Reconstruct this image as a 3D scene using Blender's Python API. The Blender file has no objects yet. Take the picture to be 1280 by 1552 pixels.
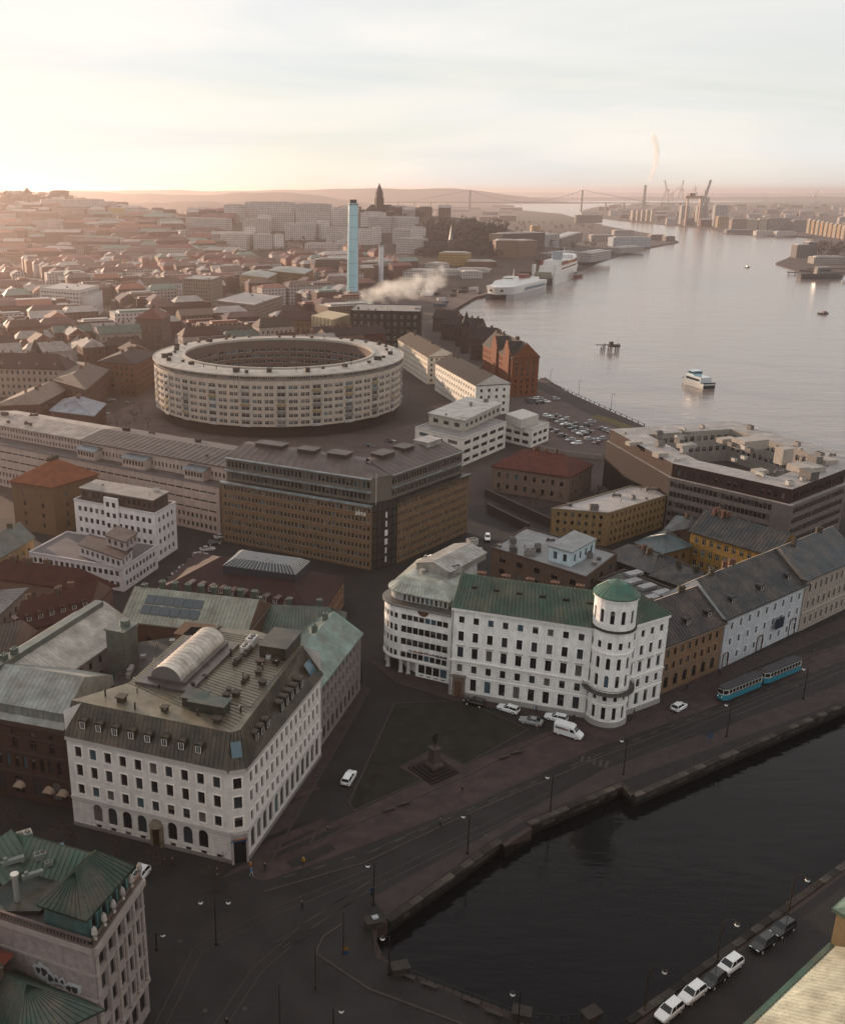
import bpy, math, random
from mathutils import Vector, Matrix
from mathutils.geometry import tessellate_polygon
random.seed(7)
R = math.radians
sc = bpy.context.scene
# ------------------------------------------------------------------ camera, sky, sun, exposure
CAM_H = 100.0
PITCH = math.atan(486 / 1466)
cam_d = bpy.data.cameras.new('camera'); cam = bpy.data.objects.new('camera', cam_d)
sc.collection.objects.link(cam); sc.camera = cam
cam.location = (0, 0, CAM_H); cam.rotation_euler = (math.pi / 2 - PITCH, 0, 0)
cam_d.sensor_fit = 'VERTICAL'; cam_d.sensor_height = 24; cam_d.lens = 1466 / 1552 * 24
cam_d.shift_x = 140 / 1552; cam_d.clip_start = 1; cam_d.clip_end = 90000
SUN_AZ, SUN_EL = R(-42), R(8.6)          # azimuth measured from +Y, negative towards -X
SKY = 0.083; SUNS = 5.0
w = bpy.data.worlds.new('World'); sc.world = w; w.use_nodes = True
nt = w.node_tree; nt.nodes.clear(); N = nt.nodes.new; K = nt.links.new
out = N('ShaderNodeOutputWorld'); bg = N('ShaderNodeBackground'); sky = N('ShaderNodeTexSky')
sky.sky_type = 'NISHITA'; sky.sun_disc = False; sky.sun_elevation = SUN_EL; sky.sun_rotation = SUN_AZ
sky.air_density = 1.0; sky.dust_density = 0.3; sky.ozone_density = 1.5; sky.altitude = 50
tc = N('ShaderNodeTexCoord'); sep = N('ShaderNodeSeparateXYZ'); K(tc.outputs['Generated'], sep.inputs[0])
# thin cirrus: noise on the plane of a high cloud deck
mx = N('ShaderNodeMath'); mx.operation = 'MAXIMUM'; K(sep.outputs['Z'], mx.inputs[0]); mx.inputs[1].default_value = 0.015
ad = N('ShaderNodeMath'); ad.operation = 'ADD'; K(mx.outputs[0], ad.inputs[0]); ad.inputs[1].default_value = 0.2
dv = N('ShaderNodeVectorMath'); dv.operation = 'DIVIDE'; K(tc.outputs['Generated'], dv.inputs[0])
cb = N('ShaderNodeCombineXYZ')
for i in range(3): K(ad.outputs[0], cb.inputs[i])
K(cb.outputs[0], dv.inputs[1])
mp = N('ShaderNodeMapping'); mp.inputs['Scale'].default_value = (0.3, 0.55, 0); mp.inputs['Rotation'].default_value = (0, 0, 0.12)
K(dv.outputs[0], mp.inputs[0])
nz = N('ShaderNodeTexNoise'); nz.inputs['Scale'].default_value = 1.3; nz.inputs['Detail'].default_value = 5; nz.inputs['Roughness'].default_value = 0.52
nz.inputs['Distortion'].default_value = 0.5
K(mp.outputs[0], nz.inputs['Vector'])
rm = N('ShaderNodeMapRange'); rm.inputs[1].default_value = 0.33; rm.inputs[2].default_value = 0.62; rm.inputs[3].default_value = 0.64; rm.inputs[4].default_value = 0.96
K(nz.outputs['Fac'], rm.inputs[0])
mixc = N('ShaderNodeMix'); mixc.data_type = 'RGBA'; K(rm.outputs[0], mixc.inputs['Factor'])
K(sky.outputs[0], mixc.inputs['A']); n2 = N('ShaderNodeTexNoise'); n2.inputs['Scale'].default_value = 2.1; n2.inputs['Detail'].default_value = 6; n2.inputs['Roughness'].default_value = 0.55; n2.inputs['Distortion'].default_value = 0.8
K(mp.outputs[0], n2.inputs['Vector']); r2_ = N('ShaderNodeMapRange'); r2_.inputs[1].default_value = 0.36; r2_.inputs[2].default_value = 0.62; K(n2.outputs['Fac'], r2_.inputs[0])
cm = N('ShaderNodeMix'); cm.data_type = 'RGBA'; K(r2_.outputs[0], cm.inputs['Factor']); cm.inputs['A'].default_value = (7.4, 7.6, 7.65, 1); cm.inputs['B'].default_value = (9.0, 8.6, 8.05, 1); K(cm.outputs['Result'], mixc.inputs['B'])
K(mixc.outputs['Result'], bg.inputs[0]); bg.inputs[1].default_value = SKY; K(bg.outputs[0], out.inputs[0])
sd = bpy.data.lights.new('sun', 'SUN'); sd.energy = SUNS; sd.angle = R(0.55); sd.color = (1.0, 0.72, 0.50)
sun = bpy.data.objects.new('sun', sd); sc.collection.objects.link(sun); sun.location = (-300, 300, 400)
SDIR = Vector((math.sin(SUN_AZ) * math.cos(SUN_EL), math.cos(SUN_AZ) * math.cos(SUN_EL), math.sin(SUN_EL)))
sun.rotation_euler = SDIR.to_track_quat('Z', 'Y').to_euler()
vs = sc.view_settings; vs.view_transform = 'Standard'; vs.look = 'None'; vs.exposure = 0.5; vs.gamma = 1.0; vs.use_curve_mapping = False
cy = sc.cycles; cy.max_bounces = 5; cy.diffuse_bounces = 2; cy.glossy_bounces = 2; cy.transmission_bounces = 2; cy.volume_bounces = 1
cy.use_denoising = True; cy.caustics_reflective = False; cy.caustics_refractive = False; cy.sample_clamp_indirect = 4
# ------------------------------------------------------------------ survey helpers (height plane -> plan position)
_c, _s = math.cos(PITCH), math.sin(PITCH)
def G(x, y, z=0.0):
    a = (x - 500) / 1466; b = (776 - y) / 1466
    dy = _c + b * _s; dz = -_s + b * _c
    t = (z - CAM_H) / dz
    return Vector((a * t, dy * t))
def PG(pts, z=0.0): return [G(x, y, z) for x, y in pts]
# ------------------------------------------------------------------ materials
MATS = {}
def new_mat(name):
    m = bpy.data.materials.new(name); m.use_nodes = True; t = m.node_tree
    b = t.nodes['Principled BSDF']; MATS[name] = m
    return m, t, b
def ramp_noise(t, scale, lo, hi, detail=5, coord='Object', stretch=None, rough=0.6):
    tcn = t.nodes.new('ShaderNodeTexCoord'); n = t.nodes.new('ShaderNodeTexNoise')
    n.inputs['Scale'].default_value = scale; n.inputs['Detail'].default_value = detail; n.inputs['Roughness'].default_value = rough
    src = tcn.outputs[coord]
    if coord == 'Pos': pass
    if stretch:
        mpn = t.nodes.new('ShaderNodeMapping'); mpn.inputs['Scale'].default_value = stretch
        t.links.new(src, mpn.inputs[0]); src = mpn.outputs[0]
    t.links.new(src, n.inputs['Vector'])
    r = t.nodes.new('ShaderNodeMapRange'); r.inputs[1].default_value = 0.3; r.inputs[2].default_value = 0.7
    r.inputs[3].default_value = lo; r.inputs[4].default_value = hi
    t.links.new(n.outputs['Fac'], r.inputs[0])
    return r.outputs[0]
def mul(t, a, b):
    m = t.nodes.new('ShaderNodeMath'); m.operation = 'MULTIPLY'
    for i, v in enumerate((a, b)):
        if isinstance(v, (int, float)): m.inputs[i].default_value = v
        else: t.links.new(v, m.inputs[i])
    return m.outputs[0]
def scale_col(t, col, f):
    v = t.nodes.new('ShaderNodeVectorMath'); v.operation = 'SCALE'
    if isinstance(col, tuple): v.inputs[0].default_value = col[:3]
    else: t.links.new(col, v.inputs[0])
    t.links.new(f, v.inputs['Scale']); return v.outputs[0]
def surf(name, col=None, rough=0.85, lo=0.85, hi=1.1, scale=0.6, streak=False, bump=0.0, bscale=8, metallic=0.0, spec=0.3, coat=0.0, var2=None):
    """col None = the object's own colour."""
    m, t, b = new_mat(name)
    if col is None:
        oi = t.nodes.new('ShaderNodeObjectInfo'); c = oi.outputs['Color']
    else: c = col
    f = ramp_noise(t, scale, lo, hi)
    if streak: f = mul(t, f, ramp_noise(t, 1.0, 0.86, 1.06, stretch=(1.1, 1.1, 0.12)))
    f = mul(t, f, ramp_noise(t, scale * 9, 0.93, 1.06, detail=2))
    cs = scale_col(t, c, f)
    if var2:
        mxn = t.nodes.new('ShaderNodeMix'); mxn.data_type = 'RGBA'; t.links.new(ramp_noise(t, .23, -.25, .55, detail=7, rough=.7), mxn.inputs['Factor']); t.links.new(cs, mxn.inputs['A'])
        t.links.new(scale_col(t, var2, ramp_noise(t, 1.5, .5, 1.2)), mxn.inputs['B']); cs = mxn.outputs['Result']
    t.links.new(cs, b.inputs['Base Color'])
    b.inputs['Roughness'].default_value = rough; b.inputs['Metallic'].default_value = metallic
    b.inputs['Specular IOR Level'].default_value = spec; b.inputs['Coat Weight'].default_value = coat
    if bump:
        tcn = t.nodes.new('ShaderNodeTexCoord'); n = t.nodes.new('ShaderNodeTexNoise'); n.inputs['Scale'].default_value = bscale
        t.links.new(tcn.outputs['Object'], n.inputs['Vector']); bp = t.nodes.new('ShaderNodeBump'); bp.inputs['Strength'].default_value = bump
        bp.inputs['Distance'].default_value = 0.05
        t.links.new(n.outputs['Fac'], bp.inputs['Height']); t.links.new(bp.outputs[0], b.inputs['Normal'])
    return m
surf('plaster', streak=True); surf('stone', lo=0.75, hi=1.15, scale=1.2, streak=True, bump=0.4, bscale=4)
surf('brickwork', lo=0.7, hi=1.2, scale=1.6, streak=True, bump=0.3, bscale=9)
surf('metal_roof', rough=0.38, lo=0.62, hi=1.3, scale=0.35, streak=True, spec=0.5, metallic=0.3, var2=(0.16, 0.11, 0.075))
surf('tile_roof', rough=0.75, lo=0.6, hi=1.25, scale=0.5, bump=0.6, bscale=3)
surf('felt_roof', rough=0.55, lo=0.6, hi=1.2, scale=0.22, spec=0.4, var2=(0.11, 0.085, 0.075))
surf('trim', lo=0.9, hi=1.06, scale=1.0); surf('plain', rough=0.6, lo=0.93, hi=1.05)
surf('paint', rough=0.25, lo=0.97, hi=1.02, spec=0.5, coat=0.6)
surf('steel', rough=0.4, lo=0.85, hi=1.1, metallic=0.6)
surf('white_frame', (0.62, 0.6, 0.57), 0.6); surf('dark_frame', (0.035, 0.03, 0.028), 0.5); surf('brown_frame', (0.10, 0.055, 0.035), 0.6)
def glass(name, col, rough=0.06):
    m, t, b = new_mat(name); b.inputs['Base Color'].default_value = (*col, 1); b.inputs['Roughness'].default_value = rough
    b.inputs['Specular IOR Level'].default_value = 0.5; return m
glass('solar_glass', (0.045, 0.06, 0.07)); glass('corner_glass', (0.045, 0.04, 0.034), .3); glass('glass_dark', (0.012, 0.013, 0.016)); glass('glass_mid', (0.035, 0.04, 0.048)); glass('glass_curtain', (0.12, 0.11, 0.105), 0.3); glass('glass_blue', (0.05, 0.10, 0.13))
glass('rubber', (0.012, 0.012, 0.012), 0.8); glass('globe_glass', (0.8, 0.82, 0.84), 0.25); glass('red_lens', (0.35, 0.01, 0.01), 0.2); glass('lamp_lens', (0.7, 0.72, 0.75), 0.15)
glass('hair', (0.03, 0.02, 0.015), 0.7); glass('skin', (0.42, 0.25, 0.18), 0.6)
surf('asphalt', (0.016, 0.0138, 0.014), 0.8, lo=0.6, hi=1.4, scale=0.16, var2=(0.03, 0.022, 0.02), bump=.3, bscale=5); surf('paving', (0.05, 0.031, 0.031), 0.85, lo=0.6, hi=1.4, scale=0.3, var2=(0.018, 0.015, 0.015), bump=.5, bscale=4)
surf('pavement', (0.04, 0.029, 0.028), 0.9, lo=0.75, hi=1.25, scale=0.4); surf('kerb_stone', (0.05, 0.041, 0.038), 0.9, lo=0.7, hi=1.2, scale=1.5)
surf('tar', (0.009, 0.008, 0.008), 0.7, lo=.7, hi=1.2, scale=1); surf('lawn', (0.018, 0.0163, 0.012), 1.0, lo=0.55, hi=1.4, scale=0.3, bump=0.8, bscale=6); surf('dry_grass', (0.10, 0.075, 0.03), 1.0, lo=0.5, hi=1.4, scale=0.5)
surf('quay_stone', None, 0.9, lo=0.6, hi=1.3, scale=1.4, bump=0.6, bscale=3); surf('gravel_lot', (0.085, 0.06, 0.055), 0.95, lo=0.7, hi=1.25, scale=0.12)
surf('line_paint', (0.07, 0.06, 0.057), 0.8, lo=0.4, hi=1.1, scale=2); surf('rail_steel', (0.05, 0.043, 0.04), 0.45, metallic=0.5)
surf('land', (0.055, 0.038, 0.034), 0.95, lo=0.55, hi=1.35, scale=0.02); surf('bark', (0.05, 0.036, 0.03), 0.9, lo=0.7, hi=1.2, scale=2)
surf('twigs', (0.070, 0.050, 0.040), 1.0, lo=0.6, hi=1.4, scale=0.05); surf('hill_soil', (0.06, 0.045, 0.037), 1.0, lo=0.5, hi=1.4, scale=0.02)
surf('far_hill', (0.05, 0.045, 0.05), 1.0, lo=0.8, hi=1.2, scale=0.001)
def rusticated(name, zmax):
    m = surf(name, streak=True); t = m.node_tree; n = t.nodes.new; k = t.links.new; tc_ = n('ShaderNodeTexCoord'); sp_ = n('ShaderNodeSeparateXYZ'); k(tc_.outputs['Object'], sp_.inputs[0])
    d = n('ShaderNodeMath'); d.operation = 'DIVIDE'; k(sp_.outputs['Z'], d.inputs[0]); d.inputs[1].default_value = .52; f = n('ShaderNodeMath'); f.operation = 'FRACT'; k(d.outputs[0], f.inputs[0])
    r = n('ShaderNodeMapRange'); k(f.outputs[0], r.inputs[0]); r.inputs[1].default_value = 0; r.inputs[2].default_value = .16
    lo = n('ShaderNodeMath'); lo.operation = 'GREATER_THAN'; k(sp_.outputs['Z'], lo.inputs[0]); lo.inputs[1].default_value = zmax; mxx = n('ShaderNodeMath'); mxx.operation = 'MAXIMUM'; k(r.outputs[0], mxx.inputs[0]); k(lo.outputs[0], mxx.inputs[1])
    bp = n('ShaderNodeBump'); bp.inputs['Strength'].default_value = 1; bp.inputs['Distance'].default_value = .08; k(mxx.outputs[0], bp.inputs['Height']); k(bp.outputs[0], t.nodes['Principled BSDF'].inputs['Normal'])
rusticated('rusticated', 8.0); rusticated('rusticated_base', 5.3)
# far facades: windows too small to pick apart, laid on the wall by its own direction
def far_wall():
    m, t, b = new_mat('far_wall'); n = t.nodes.new; k = t.links.new
    geo = n('ShaderNodeNewGeometry'); oi = n('ShaderNodeObjectInfo')
    cr = n('ShaderNodeVectorMath'); cr.operation = 'CROSS_PRODUCT'; k(geo.outputs['True Normal'], cr.inputs[0]); cr.inputs[1].default_value = (0, 0, 1)
    dt = n('ShaderNodeVectorMath'); dt.operation = 'DOT_PRODUCT'; k(geo.outputs['Position'], dt.inputs[0]); k(cr.outputs[0], dt.inputs[1])
    sp = n('ShaderNodeSeparateXYZ'); tcn = n('ShaderNodeTexCoord'); k(tcn.outputs['Object'], sp.inputs[0])
    def band(src, per, lo, hi):
        d = n('ShaderNodeMath'); d.operation = 'DIVIDE'; k(src, d.inputs[0]); d.inputs[1].default_value = per
        f = n('ShaderNodeMath'); f.operation = 'FRACT'; k(d.outputs[0], f.inputs[0])
        g = n('ShaderNodeMath'); g.operation = 'GREATER_THAN'; k(f.outputs[0], g.inputs[0]); g.inputs[1].default_value = lo
        l = n('ShaderNodeMath'); l.operation = 'LESS_THAN'; k(f.outputs[0], l.inputs[0]); l.inputs[1].default_value = hi
        return mul(t, g.outputs[0], l.outputs[0])
    msk = mul(t, band(dt.outputs['Value'], 3.1, 0.28, 0.74), band(sp.outputs['Z'], 3.0, 0.3, 0.82))
    f = mul(t, ramp_noise(t, 0.15, 0.8, 1.1), 1.0)
    mixn = n('ShaderNodeMix'); mixn.data_type = 'RGBA'; k(mul(t, msk, 0.88), mixn.inputs['Factor'])
    k(scale_col(t, oi.outputs['Color'], f), mixn.inputs['A']); mixn.inputs['B'].default_value = (0.02, 0.02, 0.024, 1)
    k(mixn.outputs['Result'], b.inputs['Base Color']); b.inputs['Roughness'].default_value = 0.8
far_wall()
def water(name, col, sc1, st, rough):
    m, t, b = new_mat(name); b.inputs['Base Color'].default_value = (*col, 1); b.inputs['Roughness'].default_value = rough
    b.inputs['IOR'].default_value = 1.33; tcn = t.nodes.new('ShaderNodeTexCoord'); k = t.links.new
    hs = None
    for s_, (sx, sy), wt in ((sc1, (0.35, 1.0), 1.0), (sc1 * 0.12, (0.5, 1.0), 3.0), (sc1 * 3.2, (0.6, 1.0), 0.25)):
        mpn = t.nodes.new('ShaderNodeMapping'); mpn.inputs['Scale'].default_value = (sx, sy, 1); mpn.inputs['Rotation'].default_value = (0, 0, 0.2)
        n = t.nodes.new('ShaderNodeTexNoise'); n.inputs['Scale'].default_value = s_; n.inputs['Detail'].default_value = 3
        k(tcn.outputs['Object'], mpn.inputs[0]); k(mpn.outputs[0], n.inputs['Vector'])
        h = mul(t, n.outputs['Fac'], wt)
        if hs is None: hs = h
        else:
            a = t.nodes.new('ShaderNodeMath'); k(hs, a.inputs[0]); k(h, a.inputs[1]); hs = a.outputs[0]
    bp = t.nodes.new('ShaderNodeBump'); bp.inputs['Strength'].default_value = st; bp.inputs['Distance'].default_value = 1.0
    k(hs, bp.inputs['Height']); k(bp.outputs[0], b.inputs['Normal'])
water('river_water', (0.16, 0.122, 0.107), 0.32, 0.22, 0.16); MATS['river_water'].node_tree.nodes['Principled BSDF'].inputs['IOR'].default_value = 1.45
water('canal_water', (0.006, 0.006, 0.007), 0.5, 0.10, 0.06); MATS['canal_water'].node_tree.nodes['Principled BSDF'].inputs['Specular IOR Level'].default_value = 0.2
def M(*names): return [MATS[n] for n in names]
# ------------------------------------------------------------------ mesh builder
def V3(p, z=None):
    return (p[0], p[1], p[2] if z is None else z)
class MB:
    def __init__(s): s.v = []; s.f = []; s.m = []
    def poly(s, pts, m=0):
        i = len(s.v); s.v.extend(tuple(p) for p in pts); s.f.append(tuple(range(i, i + len(pts)))); s.m.append(m)
    def prism(s, poly, z0, z1, m=0, top=None, cap=True, bot=False):
        n = len(poly)
        for i in range(n):
            a, b = poly[i], poly[(i + 1) % n]
            s.poly([(a[0], a[1], z0), (b[0], b[1], z0), (b[0], b[1], z1), (a[0], a[1], z1)], m)
        if cap: s.ngon(poly, z1, m if top is None else top)
        if bot: s.ngon(poly, z0, m)
    def ngon(s, poly, z, m=0):
        if len(poly) <= 4: s.poly([(p[0], p[1], z) for p in poly], m); return
        tri = tessellate_polygon([[Vector((p[0], p[1], 0)) for p in poly]])
        i = len(s.v); s.v.extend((p[0], p[1], z) for p in poly)
        for t in tri: s.f.append((i + t[0], i + t[1], i + t[2])); s.m.append(m)
    def loft(s, p0, z0, p1, z1, m=0):
        n = len(p0)
        for i in range(n):
            j = (i + 1) % n
            s.poly([(p0[i][0], p0[i][1], z0), (p0[j][0], p0[j][1], z0), (p1[j][0], p1[j][1], z1), (p1[i][0], p1[i][1], z1)], m)
    def box(s, c, sx, sy, sz, rot=0.0, m=0, bot=False):
        """c = centre of the bottom face"""
        ca, sa = math.cos(rot), math.sin(rot)
        q = [(c[0] + x * ca - y * sa, c[1] + x * sa + y * ca) for x, y in ((-sx / 2, -sy / 2), (sx / 2, -sy / 2), (sx / 2, sy / 2), (-sx / 2, sy / 2))]
        s.prism(q, c[2], c[2] + sz, m, bot=bot)
    def cyl(s, c, r0, r1, h, n=12, m=0, cap=True):
        p0 = [(c[0] + r0 * math.cos(2 * math.pi * i / n), c[1] + r0 * math.sin(2 * math.pi * i / n)) for i in range(n)]
        p1 = [(c[0] + r1 * math.cos(2 * math.pi * i / n), c[1] + r1 * math.sin(2 * math.pi * i / n)) for i in range(n)]
        s.loft(p0, c[2], p1, c[2] + h, m)
        if cap: s.ngon(p1, c[2] + h, m)
    def lathe(s, c, prof, n=12, m=0):
        for (r0, z0), (r1, z1) in zip(prof, prof[1:]): s.cyl((c[0], c[1], c[2] + z0), r0, r1, z1 - z0, n, m, cap=False)
        s.cyl((c[0], c[1], c[2] + prof[-1][1] - 0.001), prof[-1][0], prof[-1][0], 0.001, n, m)
    def tube(s, a, b, r, n=6, m=0, r2=None):
        a = Vector(a); b = Vector(b); d = (b - a)
        if d.length < 1e-6: return
        d.normalize(); u = d.orthogonal().normalized(); w_ = d.cross(u); r2 = r if r2 is None else r2
        A = [a + (u * math.cos(2 * math.pi * i / n) + w_ * math.sin(2 * math.pi * i / n)) * r for i in range(n)]
        B = [b + (u * math.cos(2 * math.pi * i / n) + w_ * math.sin(2 * math.pi * i / n)) * r2 for i in range(n)]
        for i in range(n): s.poly([A[i], A[(i + 1) % n], B[(i + 1) % n], B[i]], m)
        s.poly(B, m); s.poly(A[::-1], m)
    def path(s, pts, r, n=6, m=0):
        for a, b in zip(pts, pts[1:]): s.tube(a, b, r, n, m)
    def sphere(s, c, r, n=10, k=6, m=0, sz=1.0):
        for j in range(k):
            t0, t1 = math.pi * j / k, math.pi * (j + 1) / k
            for i in range(n):
                f0, f1 = 2 * math.pi * i / n, 2 * math.pi * (i + 1) / n
                P = lambda t, f: (c[0] + r * math.sin(t) * math.cos(f), c[1] + r * math.sin(t) * math.sin(f), c[2] + r * sz * math.cos(t))
                s.poly([P(t0, f0), P(t1, f0), P(t1, f1), P(t0, f1)], m)
    def seams(s, a, b, c, d, sp=0.9, r=0.05, m=0):
        """standing seams on the roof plane a-b (eave), d-c (ridge)"""
        a, b, c, d = map(Vector, (a, b, c, d)); n = max(1, int((b - a).length / sp)); nn = (b - a).cross(d - a).normalized()
        if nn.z < 0: nn = -nn
        e = (b - a).normalized() * r
        for i in range(n + 1):
            t = i / n; p = a.lerp(b, t); q = d.lerp(c, t)
            if (q - p).length < 0.3: continue
            s.poly([p - e, q - e, q + nn * r * 1.6, p + nn * r * 1.6], m); s.poly([p + e, q + e, q + nn * r * 1.6, p + nn * r * 1.6], m)
    def mesh(s, name, mats, off=(0, 0, 0)):
        me = bpy.data.meshes.new(name); ox, oy, oz = off
        me.from_pydata([(v[0] - ox, v[1] - oy, v[2] - oz) for v in s.v], [], s.f)
        for mt in mats: me.materials.append(mt)
        if any(s.m): me.polygons.foreach_set('material_index', s.m)
        me.update(); return me
COL = sc.collection
def link(name, data, parent=None, loc=(0, 0, 0), rot=0.0, col=None, kind=None, label=None):
    o = bpy.data.objects.new(name, data); COL.objects.link(o); o.parent = parent
    o.location = loc
    if rot: o.rotation_euler = (0, 0, rot)
    if col:
        f = min(1.0, (max(.01, .3 * col[0] + .6 * col[1] + .1 * col[2]) / .66) ** .62); o.color = (col[0] * f, col[1] * f, col[2] * f, 1)
    if kind: o['kind'] = kind
    if label: o['label'] = label
    return o
def smooth(o):
    o.data.polygons.foreach_set('use_smooth', [True] * len(o.data.polygons)); return o
class Thing:
    """an Empty at the base that parents the parts; meshes are written in world coordinates"""
    def __init__(s, name, label, cat, base, group=None):
        s.b = (base[0], base[1], base[2] if len(base) > 2 else 0.0)
        s.e = link(name, None, loc=s.b); s.e['label'] = label; s.e['category'] = cat; s.e.empty_display_size = 0.5
        if group: s.e['group'] = group
        s.nw = 0; s.wall_parent = None
        s.extra = {}
    def part(s, name, mb, mats, col=None, parent=None, kind=None, label=None):
        me = mb.mesh(name, mats if isinstance(mats, list) else M(mats), s.b)
        return link(name, me, parent or s.e, col=col, kind=kind, label=label)
    def inst(s, name, me, loc, rot=0.0, col=None, parent=None):
        return link(name, me, parent or s.e, (loc[0] - s.b[0], loc[1] - s.b[1], loc[2] - s.b[2]), rot, col)
def single(name, mb, mats, label, cat, base, col=None, group=None, kind=None):
    me = mb.mesh(name, mats if isinstance(mats, list) else M(mats), base)
    o = link(name, me, None, base, col=col, kind=kind)
    if label: o['label'] = label; o['category'] = cat
    if group: o['group'] = group
    return o
def struct(name, mb, mats, col=None, kind='structure'):
    o = link(name, mb.mesh(name, M(mats) if isinstance(mats, str) else mats), col=col, kind=kind); return o
# ------------------------------------------------------------------ polygons
def area(p): return 0.5 * sum(p[i][0] * p[(i + 1) % len(p)][1] - p[(i + 1) % len(p)][0] * p[i][1] for i in range(len(p)))
def ccw(p):
    p = [Vector((q[0], q[1])) for q in p]
    return p if area(p) > 0 else p[::-1]
def inset(p, d):
    """offset a CCW polygon inwards by d (number, or one per edge); negative d grows it"""
    n = len(p); ds = d if isinstance(d, (list, tuple)) else [d] * n; outp = []
    for i in range(n):
        a, b, c = p[i - 1], p[i], p[(i + 1) % n]
        e1 = (b - a).normalized(); e2 = (c - b).normalized()
        n1 = Vector((-e1.y, e1.x)); n2 = Vector((-e2.y, e2.x)); d1, d2 = ds[i - 1], ds[i]
        cr = e1.x * e2.y - e1.y * e2.x
        if abs(cr) < 0.02: outp.append(b + n1 * d1); continue
        p1 = a + n1 * d1; p2 = b + n2 * d2; t = ((p2.x - p1.x) * e2.y - (p2.y - p1.y) * e2.x) / cr
        outp.append(p1 + e1 * t)
    return outp
def box4(a, b, depth):
    """footprint from a front edge a-b and a depth away from the camera side (left of a->b)"""
    a, b = Vector(a), Vector(b); e = (b - a).normalized(); nrm = Vector((-e.y, e.x))
    return ccw([a, b, b + nrm * depth, a + nrm * depth])
def para(a, b, c):
    a, b, c = Vector(a), Vector(b), Vector(c); return ccw([a, b, c, a + c - b])
# ------------------------------------------------------------------ windows and facades
WIN = {}
GL = ['glass_dark'] * 6 + ['glass_mid'] * 3 + ['glass_curtain'] + ['glass_blue'] + ['half_blind'] * 2
def win_mesh(w, h, style, frame, gl, wall='plaster'):
    key = (round(w, 2), round(h, 2), style, frame, gl, wall)
    if key in WIN: return WIN[key]
    b = MB(); d = 0.24; x0, x1 = -w / 2, w / 2; fw = 0.07
    arch = 'arch' in style; hs = h - w / 2 if arch else h
    top = [(x1, hs), (x0, hs)] if not arch else [(w / 2 * math.cos(math.pi * i / 6), hs + w / 2 * math.sin(math.pi * i / 6)) for i in range(7)]
    ring = [(x0, 0), (x1, 0)] + top; n = len(ring)
    for i in range(n):
        a, c = ring[i], ring[(i + 1) % n]
        b.poly([(a[0], 0, a[1]), (c[0], 0, c[1]), (c[0], d, c[1]), (a[0], d, a[1])], 3)
    cx, cz = 0, h / 2; k1, k2 = 1 - 2 * fw / w, 1 - 2 * fw / h
    inner = [(cx + (p[0] - cx) * k1, cz + (p[1] - cz) * k2) for p in ring]
    for i in range(n):
        j = (i + 1) % n
        b.poly([(ring[i][0], d, ring[i][1]), (ring[j][0], d, ring[j][1]), (inner[j][0], d, inner[j][1]), (inner[i][0], d, inner[i][1])], 0)
    b.poly([(p[0], d + 0.04, p[1]) for p in ring], 1)
    if gl == 'half_blind':
        bl = h * (0.45 if round(w * 100) % 2 else 0.62); b.poly([(x0 + .05, d + .035, bl), (x1 - .05, d + .035, bl), (x1 - .05, d + .035, hs - .04), (x0 + .05, d + .035, hs - .04)], 4)
    if w > 0.8:
        b.poly([(-0.035, d, fw), (0.035, d, fw), (0.035, d, h - fw), (-0.035, d, h - fw)], 0)
        if h > 1.5: b.poly([(x0 + fw, d - 0.002, h * 0.66), (x1 - fw, d - 0.002, h * 0.66), (x1 - fw, d - 0.002, h * 0.66 + 0.07), (x0 + fw, d - 0.002, h * 0.66 + 0.07)], 0)
    if arch:
        for sgn in (0, 1):
            side = top[:4] if sgn == 0 else top[3:]
            corner = (x1, h) if sgn == 0 else (x0, h)
            for p, q in zip(side, side[1:]): b.poly([(corner[0], 0, corner[1]), (p[0], 0, p[1]), (q[0], 0, q[1])], 3)
    if 'sill' in style:
        for y0 in (0,):
            q = [(x0 - 0.1, -0.1), (x1 + 0.1, -0.1), (x1 + 0.1, 0.0), (x0 - 0.1, 0.0)]
            b.prism(q, -0.12, 0.0, 2)
    if 'trim' in style:
        tw, p = 0.2, -0.06
        out_ = [(x0 - tw, -tw * 0.5), (x1 + tw, -tw * 0.5), (x1 + tw, h + tw), (x0 - tw, h + tw)]; in_ = [(x0, 0), (x1, 0), (x1, h), (x0, h)]
        for i in range(4):
            j = (i + 1) % 4
            b.poly([(out_[i][0], p, out_[i][1]), (out_[j][0], p, out_[j][1]), (in_[j][0], p, in_[j][1]), (in_[i][0], p, in_[i][1])], 2)
            b.poly([(out_[i][0], p, out_[i][1]), (out_[j][0], p, out_[j][1]), (out_[j][0], 0.0, out_[j][1]), (out_[i][0], 0.0, out_[i][1])], 2)
            b.poly([(in_[i][0], p, in_[i][1]), (in_[j][0], p, in_[j][1]), (in_[j][0], 0.0, in_[j][1]), (in_[i][0], 0.0, in_[i][1])], 2)
    me = b.mesh('window', M(frame, 'glass_dark' if gl == 'half_blind' else gl, 'trim', wall, 'glass_curtain')); WIN[key] = me; return me
def facing(a, b, z=10):
    e = b - a; nrm = Vector((e.y, -e.x)); mid = (a + b) / 2
    return nrm.normalized().dot((-mid).normalized()) > -0.12
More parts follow.
